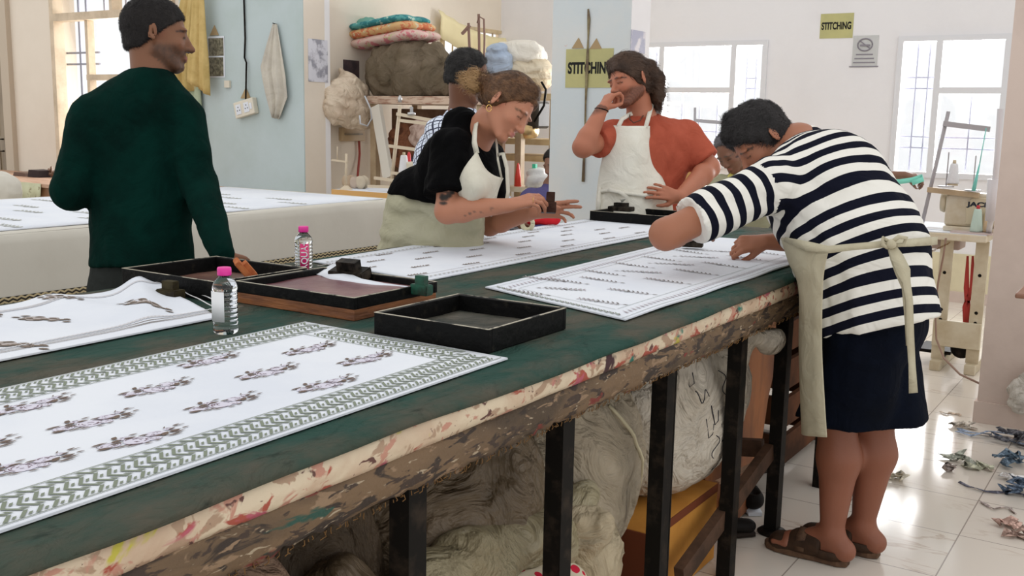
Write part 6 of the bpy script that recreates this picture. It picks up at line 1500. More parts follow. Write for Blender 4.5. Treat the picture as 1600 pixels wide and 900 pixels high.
# wooden bench table further left
bt = empty('wooden_bench', (-8.3, 5.2, 0), 'low pale wooden work bench before the left window', 'table'); zb = P(40, 278, Y=5.3).z
M_pine = mat('pinkish_pine', (.50, .32, .22), .6, col2=(.36, .2, .12), nscale=5, stretch=(.8, 5, 5))
bm = newbm(); box(bm, -9.9, -6.5, 4.95, 5.85, zb-.03, zb); fin('bench_top', bm, M_pine, bt, bevel=.004)
bm = newbm(); box(bm, -9.9, -6.5, 4.97, 5.0, zb-.16, zb-.03); fin('front_rail', bm, mat('brown_rail', (.26, .13, .06), .6, col2=(.16, .08, .04), nscale=6), bt)
for x in (-9.8, -8.2, -6.6):
    bm = newbm(); box(bm, x-.03, x+.03, 5.05, 5.11, 0, zb-.03); box(bm, x-.03, x+.03, 5.72, 5.78, 0, zb-.03); fin('leg', bm, M_pine, bt)
bm = newbm(); pr = None
for i in range(15):
    x = P(16, 300, Y=4.93).x+(P(62, 300, Y=4.93).x-P(16, 300, Y=4.93).x)*i/14; zl = zb-.15+.05*(i/14)**2
    q = [bm.verts.new((x, 4.94+.006*math.sin(i), zb+.004)), bm.verts.new((x, 4.945+.012*math.sin(i*1.3), zl))]
    if pr: bm.faces.new((pr[0], q[0], q[1], pr[1])).smooth = True
    pr = q
o = fin('hanging_cloth', bm, mat('pale_green_print', (.56, .56, .38), .85, col2=(.30, .26, .16), nscale=26, lo=.62, hi=.68), None, label='pale green printed cloth hanging over the front of the wooden bench', cat='cloth', smooth=True); s_ = o.modifiers.new('s', 'SOLIDIFY'); s_.thickness = .004
T = SDF(.03); c_ = D(4, 298, 6.6); T.ell(c_, (.14, .1, .12)); T.noise = (wob(10, .01, 91, True), .012); V, Q = T.mesh(.012); np_mesh('cloth_bundle', V, Q, M_cover, None, label='white cloth bundle at the left edge by the wooden bench', cat='cloth bundle')
for i, (x_, y_, w_, m_, l_) in enumerate(((46, 270, .10, 'flat brown carved block', 0), (68, 266, .09, 'dark block stacked by the window sill', 0), (80, 270, .07, 'rusty brown metal fitting', 0))):
    p = P(x_, y_, Y=5.5); bm = newbm()
    if i == 2:
        for k in range(7): tube(bm, [(p.x-.12+.04*k, 5.5, zb+.01), (p.x-.10+.04*k, 5.52, zb+.05+.02*(k % 3)), (p.x-.06+.04*k, 5.5, zb+.02)], .012, 6)
    else: prism(bm, [(p.x-w_, zb+.001), (p.x+w_, zb+.001), (p.x+w_*.9, zb+.03+.03*i), (p.x-w_*.8, zb+.035+.03*i)], 'y', 5.4, 5.55)
    fin('bench_tool', bm, mat('tool_brown%s' % 'abc'[i], ((.10, .05, .03), (.04, .03, .03), (.18, .10, .06))[i], .5), None, label=m_+' lying on the wooden bench', cat='tool')

# ================================================================ THINGS ON THE LEFT WALL
YB = YL-.014
def hang_cloth(name, pts_l, pts_r, Yb, m, label, cat, folds=5, amp=.03, n=16, base=.02, seed=0, parent=None):
    """cloth hanging from a hook: outline left/right in pixels on the wall plane, folded outwards"""
    bm = newbm(); nu = 22; g_ = []
    L = [P(x, y, Y=Yb) for x, y in pts_l]; R = [P(x, y, Y=Yb) for x, y in pts_r]
    def at(a, t):
        t = t*(len(a)-1); k = min(int(t), len(a)-2); f = t-k; return a[k].lerp(a[k+1], f)
    for j in range(n+1):
        t = j/n; l, r = at(L, t), at(R, t); row = []
        for i in range(nu+1):
            u = i/nu; p = l.lerp(r, u); env = min(1, .25+t*1.2)
            row.append(bm.verts.new((p.x, Yb-base-amp*env*(.6+.5*math.sin(u*folds*PI+seed+.7*math.sin(3*t))+.3*math.sin(u*folds*2.3*PI+2*t+seed)), p.z)))
        g_.append(row)
    for j in range(n):
        for i in range(nu): bm.faces.new((g_[j][i], g_[j][i+1], g_[j+1][i+1], g_[j+1][i])).smooth = True
    o = fin(name, bm, m, parent, smooth=True, label=label, cat=cat); s_ = o.modifiers.new('s', 'SOLIDIFY'); s_.thickness = .005
    return o
M_coat = soft_mat('mustard_cotton', (.58, .43, .18), (.46, .33, .12), .85)
hang_cloth('coat', [(290, -20), (282, 40), (277, 90), (275, 150)], [(312, -20), (314, 40), (312, 90), (317, 140)], YB, M_coat, 'mustard yellow coat hanging on the pale blue wall behind the man in green', 'coat', 4, .05)
hang_cloth('coat', [(306, -20), (305, 40), (303, 90), (300, 128)], [(322, -20), (326, 50), (330, 100), (333, 150)], YB-.07, M_coat, 'mustard yellow sleeve side of a second coat on the same hook', 'coat', 3, .03)
hang_cloth('cloth', [(296, 120), (298, 165), (300, 200)], [(316, 120), (319, 170), (318, 224)], YB, soft_mat('sage_cotton', (.42, .48, .34), (.34, .40, .28)), 'sage green cloth hanging below the mustard coats', 'cloth', 3, .03)
hang_cloth('towel', [(430, 38), (422, 70), (415, 105), (424, 150), (432, 184)], [(436, 38), (443, 75), (451, 120), (454, 152), (440, 186)], YB, soft_mat('grey_cream_towel', (.60, .56, .48), (.50, .46, .40)), 'pale cloth hanging from a nail on the pale blue wall', 'cloth', 4, .035)
bm = newbm(); p = P(432, 38, Y=YB); tube(bm, [(p.x, YB+.01, p.z), (p.x, YB-.04, p.z+.006)], .004, 6); fin('nail', bm, M_dark, None, label='nail holding the pale cloth on the pale blue wall', cat='nail')
def flat_on_y(name, x0, y0, x1, y1, Y, m, label, cat, th=.003, parent=None, **kw):
    a, b = P(x0, y0, Y=Y), P(x1, y1, Y=Y); bm = newbm(); box(bm, a.x, b.x, Y-th, Y, b.z, a.z); return fin(name, bm, m, parent, label=label, cat=cat, **kw)
pf = flat_on_y('photo_sheet', 325, 57, 352, 121, YB, M_white, 'white sheet with two dark pictures on the pale blue wall', 'poster')
M_pic = mat('dark_leafy_picture', (.09, .08, .05), .5, col2=(.24, .22, .15), nscale=40, lo=.42, hi=.58)
for (a_, b_) in ((60, 87), (90, 119)):
    p, q = P(326, a_, Y=YB), P(350, b_, Y=YB); bm = newbm(); box(bm, p.x, q.x, YB-.005, YB-.003, q.z, p.z); fin('picture', bm, M_pic, pf)
M_kraft = mat('brown_kraft', (.40, .29, .16), .8)
def tri(x, y, s, Y, label):
    p = P(x, y, Y=Y); bm = newbm(); prism(bm, [(p.x-s, p.z-s*.5), (p.x+s, p.z-s*.5), (p.x+.1*s, p.z+s)], 'y', Y-.004, Y); fin('paper_corner', bm, M_kraft, None, label=label, cat='paper')
tri(335, 50, .055, YB, 'brown paper corner above the dark picture sheet'); tri(384, 148, .06, YB, 'brown paper corner above the socket board')
M_sw = mat('ivory_plastic', (.68, .63, .52), .45)
e = empty('socket_board', tuple(P(388, 169, Y=YB)), 'ivory socket board tilted on the pale blue wall', 'socket board'); pc = P(388, 169, Y=YB)
Mx = Matrix.Translation(pc) @ Matrix.Rotation(-.22, 4, 'Y')
bm = newbm(); box(bm, -.115, .115, -.05, 0, -.065, .065, Mx); fin('board_box', bm, M_sw, e, bevel=.006)
for k, (u, w_, h_) in enumerate(((-.06, .03, .04), (.035, .03, .04), (.085, .012, .025))):
    bm = newbm(); box(bm, u-w_, u+w_*.9, -.054, -.05, -h_, h_, Mx); fin('socket' if k < 2 else 'switch', bm, M_white, e)
bm = newbm()
for u in (-.06, .035):
    for du, dz in ((0, .018), (-.013, -.008), (.013, -.008)): box(bm, u+du-.004, u+du+.004, -.0555, -.054, dz-.004, dz+.004, Mx)
fin('socket_holes', bm, M_dark, e)
bm = newbm(); tube(bm, [P(381, -5, Y=YB-.01), P(383, 60, Y=YB-.01), P(382, 90, Y=YB-.01), P(385, 98, Y=YB-.02), P(384, 156, Y=YB-.03)], .007, 6); fin('cable', bm, M_dark, None, label='black cable running down the pale blue wall to the socket board', cat='cable', smooth=True)
flat_on_y('wall_plate', 353, 126, 361, 137, YB, M_sw, 'small ivory plate on the pale blue wall', 'plate', .02)
# poster on the pillar side (plane x = XC)
def flat_on_x(name, x0, y0, x1, y1, X, m, label, cat, th=.003):
    a, b = P(x0, y0, X=X), P(x1, y1, X=X); bm = newbm(); box(bm, X, X+th, a.y, b.y, b.z, a.z); return fin(name, bm, m, None, label=label, cat=cat)
M_silver = mat('silver_print', (.66, .66, .72), .35, col2=(.30, .30, .35), nscale=9, ndetail=8, lo=.46, hi=.56)
flat_on_x('poster', 481, 60, 512, 129, XC+.001, M_silver, 'shiny grey poster on the narrow side of the left pillar', 'poster')
flat_on_x('picture', 536, 93, 561, 129, XW, mat('dark_plum_picture', (.06, .045, .05), .5, col2=(.12, .08, .08), nscale=14), 'small dark picture on the alcove wall', 'picture')
e = empty('switch_board', tuple(P(547, 209, X=XW)), 'brown switch board on the alcove wall above the red wire', 'switch board')
a, b = P(529, 199, X=XW), P(565, 220, X=XW); bm = newbm(); box(bm, XW, XW+.04, a.y, b.y, b.z, a.z); fin('board', bm, mat('varnished_board', (.52, .38, .22), .5), e, bevel=.004)
for k in range(4):
    y = a.y+(b.y-a.y)*(.2+.19*k); bm = newbm(); box(bm, XW+.04, XW+.05, y-.03, y+.03, b.z+.05, a.z-.05); fin('switch', bm, mat('dark_ivory_switch', (.30, .24, .16), .5), e)
bm = newbm(); tube(bm, [P(561, 220, X=XW+.02), P(562, 240, X=XW+.02), P(560, 262, X=XW+.03), P(558, 285, X=XW+.06)], .010, 6); fin('wire', bm, mat('red_wire', (.40, .07, .05), .6), None, label='red wire hanging from the brown switch board', cat='wire', smooth=True)
# plastic bag on the alcove wall
M_poly = mat('milky_polythene', (.72, .60, .46), .3, col2=(.60, .47, .35), nscale=5, bump=(8, .8, 7, .05, 1.5))
T = SDF(.05); c_ = np.array(P(546, 152, X=XW+.16)); T.ell(c_, (.10, .22, .17)); T.ell(c_+[0, .1, -.14], (.09, .2, .12)); T.ell(c_+[0.0, -.15, -.06], (.09, .14, .17)); T.cone(c_+[0, 0, .12], c_+[-.1, 0, .22], .06, .02); T.noise = (wob(9, .025, 44, True), .03)
V, Q = T.mesh(.016); V[:, 0] = np.maximum(V[:, 0], XW+.004); np_mesh('plastic_bag', V, Q, M_poly, None, label='milky plastic bag hanging on the alcove wall', cat='bag')
bm = newbm(); tube(bm, [P(570, 150, X=XW+.3), P(579, 170, X=XW+.3), P(581, 185, X=XW+.3), P(574, 197, X=XW+.3), P(563, 193, X=XW+.3), P(562, 180, X=XW+.3)], .007, 6); fin('rope', bm, M_white, None, label='white rope loop hanging at the rack corner', cat='rope', smooth=True)

# ================================================================ RACK WITH BUNDLES
RY = 6.62
rx0, rx1 = P(573, 152, Y=RY).x, P(712, 152, Y=RY).x+.25; rz = P(640, 150, Y=RY).z
e = empty('storage_rack', ((rx0+rx1)/2, RY+.3, 0), 'tall timber rack carrying the bundles in the alcove', 'rack')
M_rack = mat('scuffed_cream_timber', (.60, .45, .34), .6, col2=(.34, .18, .12), nscale=16, lo=.5, hi=.62, stretch=(.5, 1, 3))
M_oldpine = mat('old_pine', (.50, .38, .24), .6, col2=(.38, .27, .16), nscale=5)
bm = newbm(); box(bm, rx0, rx1, RY, RY+.7, rz-.065, rz); fin('shelf_board', bm, M_rack, e, bevel=.004)
for x in (rx0+.04, rx1-.04):
    for y in (RY+.06, RY+.62): bm = newbm(); box(bm, x-.03, x+.03, y-.03, y+.03, 0, rz-.065); fin('post', bm, M_oldpine, e)
bm = newbm(); bar(bm, P(588, 166, Y=RY-.02), P(607, 278, Y=RY-.12), .09, .04, up=(0, 1, 0)); fin('leaning_brace', bm, mat('white_painted_lath', (.68, .64, .56), .6), e)
bm = newbm(); box(bm, rx0+.02, rx1, RY+.3, RY+.34, .75, rz-.1); fin('back_panel', bm, mat('brown_back_panel', (.22, .13, .08), .8, col2=(.10, .05, .03), nscale=4), e)
M_canv = mat('olive_brown_canvas', (.13, .10, .065), .85, col2=(.20, .155, .11), nscale=3, lo=.4, hi=.65, bump=(5, .9, 7, .08, 1.4))
T = SDF(.10); c_ = np.array(P(640, 112, Y=RY+.30)); wz = float(c_[2]-rz)
c_[0] += .05; T.ell(c_+[0, 0, -.02], (.38, .32, wz+.02)); T.ell(c_+[-.10, 0, -.05], (.30, .3, wz)); T.ell(c_+[.25, -.05, -.10], (.34, .28, wz*.75)); T.ell(c_+[-.05, 0, .10], (.28, .22, .12))
n1 = wob(6, .048, 55, True, stretch=(1, 1, .30)); n2 = wob(14, .010, 56, True, stretch=(1, 1, .5)); T.noise = (lambda p: n1(p)+n2(p), .05); T.cut((0, 0, rz+.004), (0, 0, -1), (c_[0], c_[1], rz-.3), 1.2)
V, Q = T.mesh(.016); V[:, 2] = np.maximum(V[:, 2], rz+.003); np_mesh('canvas_bundle', V, Q, M_canv, None, label='big olive-brown canvas bundle on the timber rack', cat='bundle')
topz = P(640, 66, Y=RY+.2).z
def quilt(z, x0, x1, t, rot, m, label, seed):
    cx = (x0+x1)/2; M_ = Matrix.Translation((cx, RY+.28, z)) @ Matrix.Rotation(rot, 4, 'Y'); hw = (x1-x0)/2
    T = SDF(.02); a = np.array(M_ @ Vector((-hw+.12, 0, 0))); b = np.array(M_ @ Vector((hw-.12, 0, 0)))
    for dy in (-.09, .09): T.cone(a+[0, dy, 0], b+[0, dy, 0], .13, .13, k=.02, flat=((0, 0, 1), t/.13))
    T.noise = (wob(9, .004, seed, True), .006); V, Q = T.mesh(.012); np_mesh('folded_quilt', V, Q, m, None, label=label, cat='quilt', group='folded quilts on the canvas bundle')
def floral(name, base, c2, c3, sc=14): return mat(name, base, .8, col2=c2, nscale=sc, ndetail=3, lo=.50, hi=.54, col3=c3, n3=(sc*1.3, .60, .62))
pa, pb = P(566, 70, Y=RY+.28), P(668, 50, Y=RY+.28); rot = -math.atan2(pb.z-pa.z, pb.x-pa.x)
zc = lambda x, y: P(x, y, Y=RY+.28).z
quilt(zc(618, 63), P(566, 60, Y=RY+.28).x, P(672, 60, Y=RY+.28).x, .048, rot, floral('pink_floral', (.66, .48, .42), (.62, .22, .24), (.55, .50, .30)), 'pink floral folded quilt, lowest of the three on the canvas bundle', 71)
quilt(zc(614, 49), P(563, 60, Y=RY+.28).x, P(664, 60, Y=RY+.28).x, .046, rot, floral('orange_floral', (.66, .42, .20), (.62, .20, .10), (.60, .56, .40)), 'orange floral folded quilt between the teal and pink ones', 72)
quilt(zc(612, 38), P(563, 60, Y=RY+.28).x, P(656, 60, Y=RY+.28).x, .038, rot, floral('teal_print', (.10, .33, .32), (.04, .20, .22), (.45, .60, .52)), 'teal printed folded quilt on top of the stack', 73)
T = SDF(.04); T.ell(np.array(P(572, 44, Y=RY+.28)), (.07, .12, .07)); T.ell(np.array(P(578, 38, Y=RY+.28)), (.06, .1, .05)); T.noise = (wob(16, .012, 74, True), .014); V, Q = T.mesh(.012); np_mesh('scarf', V, Q, mat('teal_green_scarf', (.16, .36, .30), .8), None, label='crumpled green scarf at the left end of the quilt stack', cat='scarf')
# valance curtain on the small window
bm = newbm(); rows = []; n = 40
for j in range(n+1):
    u = j/n; y = yc0-.10+(yc1-yc0+1.0)*u; sag = .20*math.sin(PI*min(1, u*1.15)); r = []
    for k, (dz, dx) in enumerate(((.05, 0), (-.01, .02), (-.10, .015), (-.20, .02))):
        r.append(bm.verts.new((XW+.05+dx+.012*math.sin(j*1.9+k), y, zc1+.05+dz-sag*.9)))
    rows.append(r)
for j in range(n):
    for k in range(3): bm.faces.new((rows[j][k], rows[j][k+1], rows[j+1][k+1], rows[j+1][k])).smooth = True
o = fin('valance_curtain', bm, mat('yellow_sheer', (.82, .72, .44), .8), None, label='sagging yellow valance strung across the small high window', cat='curtain', smooth=True); s_ = o.modifiers.new('s', 'SOLIDIFY'); s_.thickness = .006
# cream bundles at the right of the alcove
RX = 7.6
M_creamb = mat('cream_cotton_bundle', (.68, .60, .46), .85, col2=(.52, .42, .28), nscale=4, lo=.4, hi=.65, bump=(6, .8, 6, .05, 1.3))
e = empty('side_shelf', tuple(P(815, 230, Y=RX)*1.0)[:2]+(0,), 'yellowish timber shelf carrying cream bundles left of the middle pillar', 'shelf')
sx0, sx1 = P(762, 215, Y=RX).x, P(866, 215, Y=RX).x
for yy_ in (146, 217, 243): z = P(820, yy_, Y=RX).z; bm = newbm(); box(bm, sx0, sx1, RX, RX+.5, z-.05, z); fin('shelf_board', bm, mat('yellow_timber_%d' % yy_, (.62, .48, .28), .6, col2=(.48, .34, .18), nscale=6), e, bevel=.003)
for x in (sx0+.03, sx1-.03):
    for y in (RX+.03, RX+.47): bm = newbm(); box(bm, x-.025, x+.025, y-.025, y+.025, 0, P(820, 146, Y=RX).z-.05); fin('post', bm, M_oldpine, e)
zz = P(820, 146, Y=RX).z
def bundle(c, r, seed, m, label, zmin, amp=.02, cat='bundle'):
    T = SDF(.05); c = np.array(c); T.ell(c, r); T.ell(c+[r[0]*.3, 0, r[2]*.25], (r[0]*.7, r[1]*.8, r[2]*.7)); T.noise = (wob(8, amp*1.5, seed, True, stretch=(.6, .6, 1.3)), amp*1.8); V, Q = T.mesh(.015); V[:, 2] = np.maximum(V[:, 2], zmin); np_mesh('cloth_bundle', V, Q, m, None, label=label, cat=cat)
b1 = np.array(P(815, 122, Y=RX+.25)); bundle(b1, (.28, .22, .17), 84, M_creamb, 'cream cloth bundle on the timber shelf, lower one', zz+.002)
bundle(np.array(P(808, 88, Y=RX+.25)), (.26, .20, .13), 85, mat('white_cotton_bundle', (.74, .70, .62), .85, bump=(6, .8, 6, .05, 1.3)), 'white cloth bundle on top of the cream bundle', zz+.002)
bundle(np.array(P(777, 100, Y=RX-.02)), (.10, .10, .16), 86, mat('pale_blue_cloth', (.40, .48, .60), .8, bump=(6, .8, 6, .05, 1.3)), 'pale blue folded cloth beside the cream bundle', zz-.3)

# ================================================================ SEWING MACHINES
M_iv = mat('ivory_enamel', (.66, .60, .48), .35, col2=(.52, .42, .26), nscale=3, lo=.55, hi=.75); M_steel = mat('brushed_steel', (.5, .5, .5), .3, metal=1); M_lam = mat('cream_laminate', (.72, .66, .52), .5, col2=(.62, .50, .32), nscale=5); M_legs = mat('cream_painted_legs', (.62, .56, .42), .5, col2=(.5, .42, .28), nscale=6)
def thread_cone(x, y, z, col, label, h=.15, r=.04, tip=None):
    e = empty('thread_cone', (x, y, z), label, 'thread cone', 'cones of sewing thread')
    bm = newbm(); lathe(bm, (x, y, z+.012), [(r, 0), (r*1.02, .01), (r*.62, h-.01), (r*.5, h)], 20); fin('thread', bm, mat('thread_'+label[:8], col, .7, bump=(200, .3)), e)
    bm = newbm(); lathe(bm, (x, y, z), [(r*.9, 0), (r*.8, .012)], 16); lathe(bm, (x, y, z+.012+h), [(r*.3, 0), (r*.25, .02)], 12); fin('cone_core', bm, mat('core_'+label[:8], tip or (.6, .5, .35), .6), e)
def sewing_station(x0, x1, y0, y1, zt, mx, name_label, tl, text=None, flip=1, legs=None, group='industrial sewing machines', scale=1.0):
    t = empty('sewing_table', ((x0+x1)/2, (y0+y1)/2, 0), tl, 'table')
    bm = newbm(); box(bm, x0, x1, y0, y1, zt-.045, zt-.004); fin('tabletop', bm, M_lam, t, bevel=.006)
    bm = newbm(); box(bm, x0+.005, x1-.005, y0+.005, y1-.005, zt-.004, zt); fin('top_sheet', bm, M_white, t)
    for x in legs or (x0+.10, x1-.12):
        bm = newbm(); box(bm, x-.035, x+.035, y0+.08, y0+.10, .06, zt-.045); box(bm, x-.035, x-.027, y0+.10, y0+.14, .06, zt-.045); fin('leg', bm, M_legs, t)
        bm = newbm(); box(bm, x-.03, x+.03, y0+.02, y1-.02, .0, .06); fin('foot_rail', bm, M_legs, t, bevel=.005)
        bm = newbm()
        for z in (.30, .36, .58): lathe(bm, (x, y0+.079, z), [(.001, -.004), (.010, 0), (.001, .004)], 10, M=Matrix.Rotation(PI/2, 4, 'X'))
        fin('bolts', bm, M_dark, t)
    bm = newbm(); lx = legs or (x0+.1, x1-.1); box(bm, lx[0]-.035, lx[1]+.035, y0+.06, y0+.08, .145, .30); fin('cross_panel', bm, M_legs, t, bevel=.004)
    bm = newbm(); box(bm, (x0+x1)/2-.07, (x0+x1)/2+.10, y0+.10, y0+.3, zt-.11, zt-.045); fin('motor_bracket', bm, mat('bracket_pink_grey', (.42, .32, .28), .5), t, bevel=.01)
    bm = newbm(); box(bm, x0+.16, x1-.16, y0+.14, y0+.40, .08, .10); lathe(bm, ((x0+x1)/2+.16, y0+.12, .14), [(.001, -.03), (.06, -.03), (.06, .03), (.001, .03)], 20, M=Matrix.Rotation(PI/2, 4, 'X')); fin('treadle', bm, M_dark, t)
    m_ = empty('sewing_machine', (mx, (y0+y1)/2, zt), name_label, 'sewing machine', group); w = .50*scale; h = .225*scale; yc = y0+.10
    bm = newbm(); box(bm, mx, mx+w, yc, yc+.18, zt, zt+.03); fin('bed', bm, M_iv, m_, bevel=.008)
    # upright arm on the left, horizontal arm to the right, needle head at the end
    prof = [(mx+.02, zt+.03), (mx+.15, zt+.03), (mx+.17, zt+.10), (mx+.20, zt+h*.55), (mx+w-.12, zt+h*.57), (mx+w-.12, zt+h*.40), (mx+w-.02, zt+h*.40), (mx+w, zt+h*.62), (mx+w, zt+h*.92), (mx+w-.03, zt+h), (mx+.06, zt+h), (mx+.02, zt+h*.93)]
    if flip: prof = [(mx+.0, zt+.03), (mx+.0, zt+h*.93), (mx+.03, zt+h), (mx+w-.03, zt+h), (mx+w, zt+h*.9), (mx+w, zt+.03)]
    bm = newbm(); prism(bm, prof, 'y', yc+.02, yc+.15); fin('arm', bm, M_iv, m_, bevel=.014)
    bm = newbm(); prism(bm, [(mx+.12, zt+.045), (mx+w-.01, zt+.045), (mx+w-.01, zt+h*.90), (mx+.15, zt+h*.90), (mx+.115, zt+h*.72)], 'y', yc+.008, yc+.02); cp = fin('cover_plate', bm, mat('cover_plate_cream', (.62, .54, .38), .4), m_, bevel=.004)
    bm = newbm()
    for dx, dz in ((.17, .38), (.33, .84), (.36, .30)): lathe(bm, (mx+dx, yc+.007, zt+h*dz), [(.001, -.003), (.006, 0), (.001, .003)], 10, M=Matrix.Rotation(PI/2, 4, 'X'))
    fin('screws', bm, M_dark, m_)
    bm = newbm(); lathe(bm, (mx-.015, yc+.085, zt+h*.72), [(.02, -.02), (.055, -.018), (.062, 0), (.055, .014), (.02, .016)], 24, M=Matrix.Rotation(PI/2, 4, 'Y')); fin('hand_wheel', bm, M_legs, m_, smooth=False)
    bm = newbm(); tube(bm, [(mx+w-.05, yc+.08, zt+h*.4), (mx+w-.05, yc+.08, zt+.04)], .006, 8); tube(bm, [(mx+w-.07, yc+.06, zt+h*.9), (mx+w-.03, yc+.0, zt+h*.9)], .01, 8); lathe(bm, (mx+.30, yc+.08, zt+h), [(.008, 0), (.006, .03), (.014, .034), (.014, .042)], 12); fin('needle_bar', bm, M_steel, m_, smooth=False)
    if text:
        Mx_ = Matrix.Translation((mx+.185, yc+.0070, zt+h*.72)) @ Matrix.Rotation(PI/2, 4, 'X') @ Matrix.Diagonal((1.35, .9, 1, 1))
        text_obj('maker_lettering', text, .040, Mx_, mat('lettering_grey', (.03, .035, .05), .5), m_, bold=.0018)
    return t, m_
jx0, jx1 = P(1437, 370, Y=6.45).x-.12, P(1548, 375, Y=6.45).x; jz = P(1500, 361, Y=6.45).z
sewing_station(jx0, jx1, 6.30, 6.95, jz, P(1480, 330, Y=6.5).x, 'ivory industrial sewing machine with lettering behind the right pier', 'cream sewing table left of the right pier', text='JACK', legs=(P(1472, 480, Y=6.4).x, P(1527, 480, Y=6.4).x))

p = P(1525, 362, Y=6.36); thread_cone(p.x, 6.36, jz, (.55, .68, .60), 'pale mint thread cone before the lettered sewing machine', .13, .034, (.55, .04, .05))
p = P(1541, 345, Y=6.39); thread_cone(p.x, 6.39, jz, (.62, .46, .30), 'peach thread cone right of the mint thread cone', .10, .026)
bm = newbm(); p = P(1512, 364, Y=6.33); box(bm, p.x-.09, p.x+.13, 6.31, 6.42, jz+.0, jz+.010); bm2 = bm; fin('tray_plate', bm, mat('pinkish_tin', (.62, .52, .50), .4), None, label='flat tin plate under the thread cones on the sewing table', cat='plate')
bm = newbm(); p = P(1461, 357, Y=6.5); box(bm, p.x-.10, p.x+.12, 6.42, 6.62, jz+.0005, jz+.002); sh = fin('paper_sheet', bm, M_white, None, label='printed paper sheet on the sewing table with the lettered machine', cat='paper')
bm = newbm(); box(bm, p.x-.05, p.x+.05, 6.46, 6.56, jz+.002, jz+.0025); fin('printed_picture', bm, mat('grey_print', (.35, .33, .33), .7), sh)
def thread_stand(b, t, arm_r, shelf_l, shelf_r, Y, m, label, pins=()):
    """leaning pole with an upper arm and a lower cone shelf"""
    e = empty('thread_stand', tuple(P(*b, Y=Y)), label, 'thread stand', 'thread stands behind the machines')
    bm = newbm(); tube(bm, [P(*b, Y=Y), P(*t, Y=Y)], .011, 8); fin('pole', bm, m, e)
    bm = newbm(); bar(bm, P(*arm_r[0], Y=Y-.01), P(*arm_r[1], Y=Y-.01), .016, .03); fin('upper_arm', bm, m, e)
    bm = newbm(); bar(bm, P(*shelf_l, Y=Y-.01), P(*shelf_r, Y=Y-.01), .05, .03); fin('cone_shelf', bm, M_oldpine, e)
    for q in pins:
        bm = newbm(); a_ = P(*q, Y=Y-.01); tube(bm, [a_, a_+Vector((0, 0, .2))], .004, 6); lathe(bm, a_, [(.045, .0), (.045, .006)], 20); fin('cone_pin', bm, m, e)
YS = 6.42
M_stand = mat('grey_painted_tube', (.40, .38, .40), .45)
thread_stand((1437, 366), (1482, 174), ((1474, 193), (1547, 202)), (1450, 296), (1530, 305), YS, M_stand, 'grey thread stand with leaning pole beside the right pier', ((1478, 292), (1520, 298)))
p = P(1488, 292, Y=YS-.01); thread_cone(p.x, YS-.01, p.z+.008, (.76, .76, .78), 'white thread cone on the thread stand before the right window', .115, .034)
bm = newbm(); a_ = P(1521, 298, Y=YS-.06); b_ = P(1531, 255, Y=YS-.06); tube(bm, [a_, a_.lerp(b_, .5), b_], [.012, .008, .003], 8); tube(bm, [b_, P(1541, 200, Y=YS-.06)], .003, 5); fin('thread_spool', bm, mat('mint_spool', (.20, .62, .55), .5), None, label='mint green spool tip on the thread stand', cat='spool')
bm = newbm(); tube(bm, [P(1563, 170, Y=6.2), P(1556, 270, Y=6.2), P(1548, 345, Y=6.2), P(1545, 362, Y=6.36)], .016, 8); tube(bm, [P(1552, 280, Y=6.2), P(1548, 345, Y=6.2)], .030, 8); fin('lamp_pole', bm, mat('white_painted_tube', (.66, .64, .66), .4), None, label='white vertical pole just left of the right pier', cat='pole')
bm = newbm(); zt_ = jz-.05
for k, (xa_, xb2, xo) in enumerate(((1512, 1516, 0), (1520, 1512, 1))): ribbon(bm, [P(xa_, 400, Y=6.42), P(xa_-2+k, 450, Y=6.41), P(xb2-4, 480, Y=6.41), P(xb2-3, 514, Y=6.41)], [.012, .03, .03, .028], .003, up=(0, -1, 0))
fin('red_strap', bm, mat('red_strap_cotton', (.45, .06, .05), .8), None, label='red straps hanging below the lettered sewing machine', cat='strap', smooth=True)
bm = newbm(); tube(bm, [P(1478, 372, Y=6.28), P(1474, 400, Y=6.28), P(1466, 440, Y=6.27), P(1461, 480, Y=6.27), P(1463, 530, Y=6.2), P(1475, 560, Y=6.0), P(1500, 585, Y=5.9), P(1530, 599, Y=5.75)], .006, 6); fin('power_cord', bm, mat('brown_cord_pvc', (.28, .17, .12), .5), None, label='brown power cord running down from the sewing table to the floor', cat='cord', smooth=True)
# middle machine between the two men
sewing_station(P(1040, 320, Y=6.9).x, P(1112, 320, Y=6.9).x+.1, 6.9, 7.4, P(1080, 322, Y=6.9).z, P(1047, 300, Y=6.9).x+.02, 'cream sewing machine seen under the arm of the man in orange', 'sewing table seen under the arm of the man in orange', scale=.62)
e = empty('thread_stand', tuple(P(1087, 240, Y=7.2)), 'dark thread stand with cross arm in front of the far window', 'thread stand', 'thread stands behind the machines')
bm = newbm(); tube(bm, [P(1084, 320, Y=7.2), P(1086, 168, Y=7.2)], .010, 8); fin('pole', bm, M_stand, e)
bm = newbm(); bar(bm, P(1086, 188, Y=7.19), P(1133, 192, Y=7.19), .018, .026); fin('upper_arm', bm, M_stand, e)
e = empty('cupboard', tuple(P(1062, 275, Y=7.8)), 'orange-brown wooden cupboard seen under the orange sleeve', 'cupboard'); a, b = P(1046, 252, Y=7.8), P(1088, 290, Y=7.8)
bm = newbm(); box(bm, a.x, b.x, 7.8, 8.1, 0, a.z); fin('cupboard_body', bm, mat('orange_wood', (.52, .28, .09), .5, col2=(.42, .2, .06), nscale=4), e, bevel=.004)
bm = newbm(); box(bm, a.x-.01, b.x+.01, 7.79, 8.11, a.z, a.z+.015); fin('cupboard_top', bm, M_white, e)
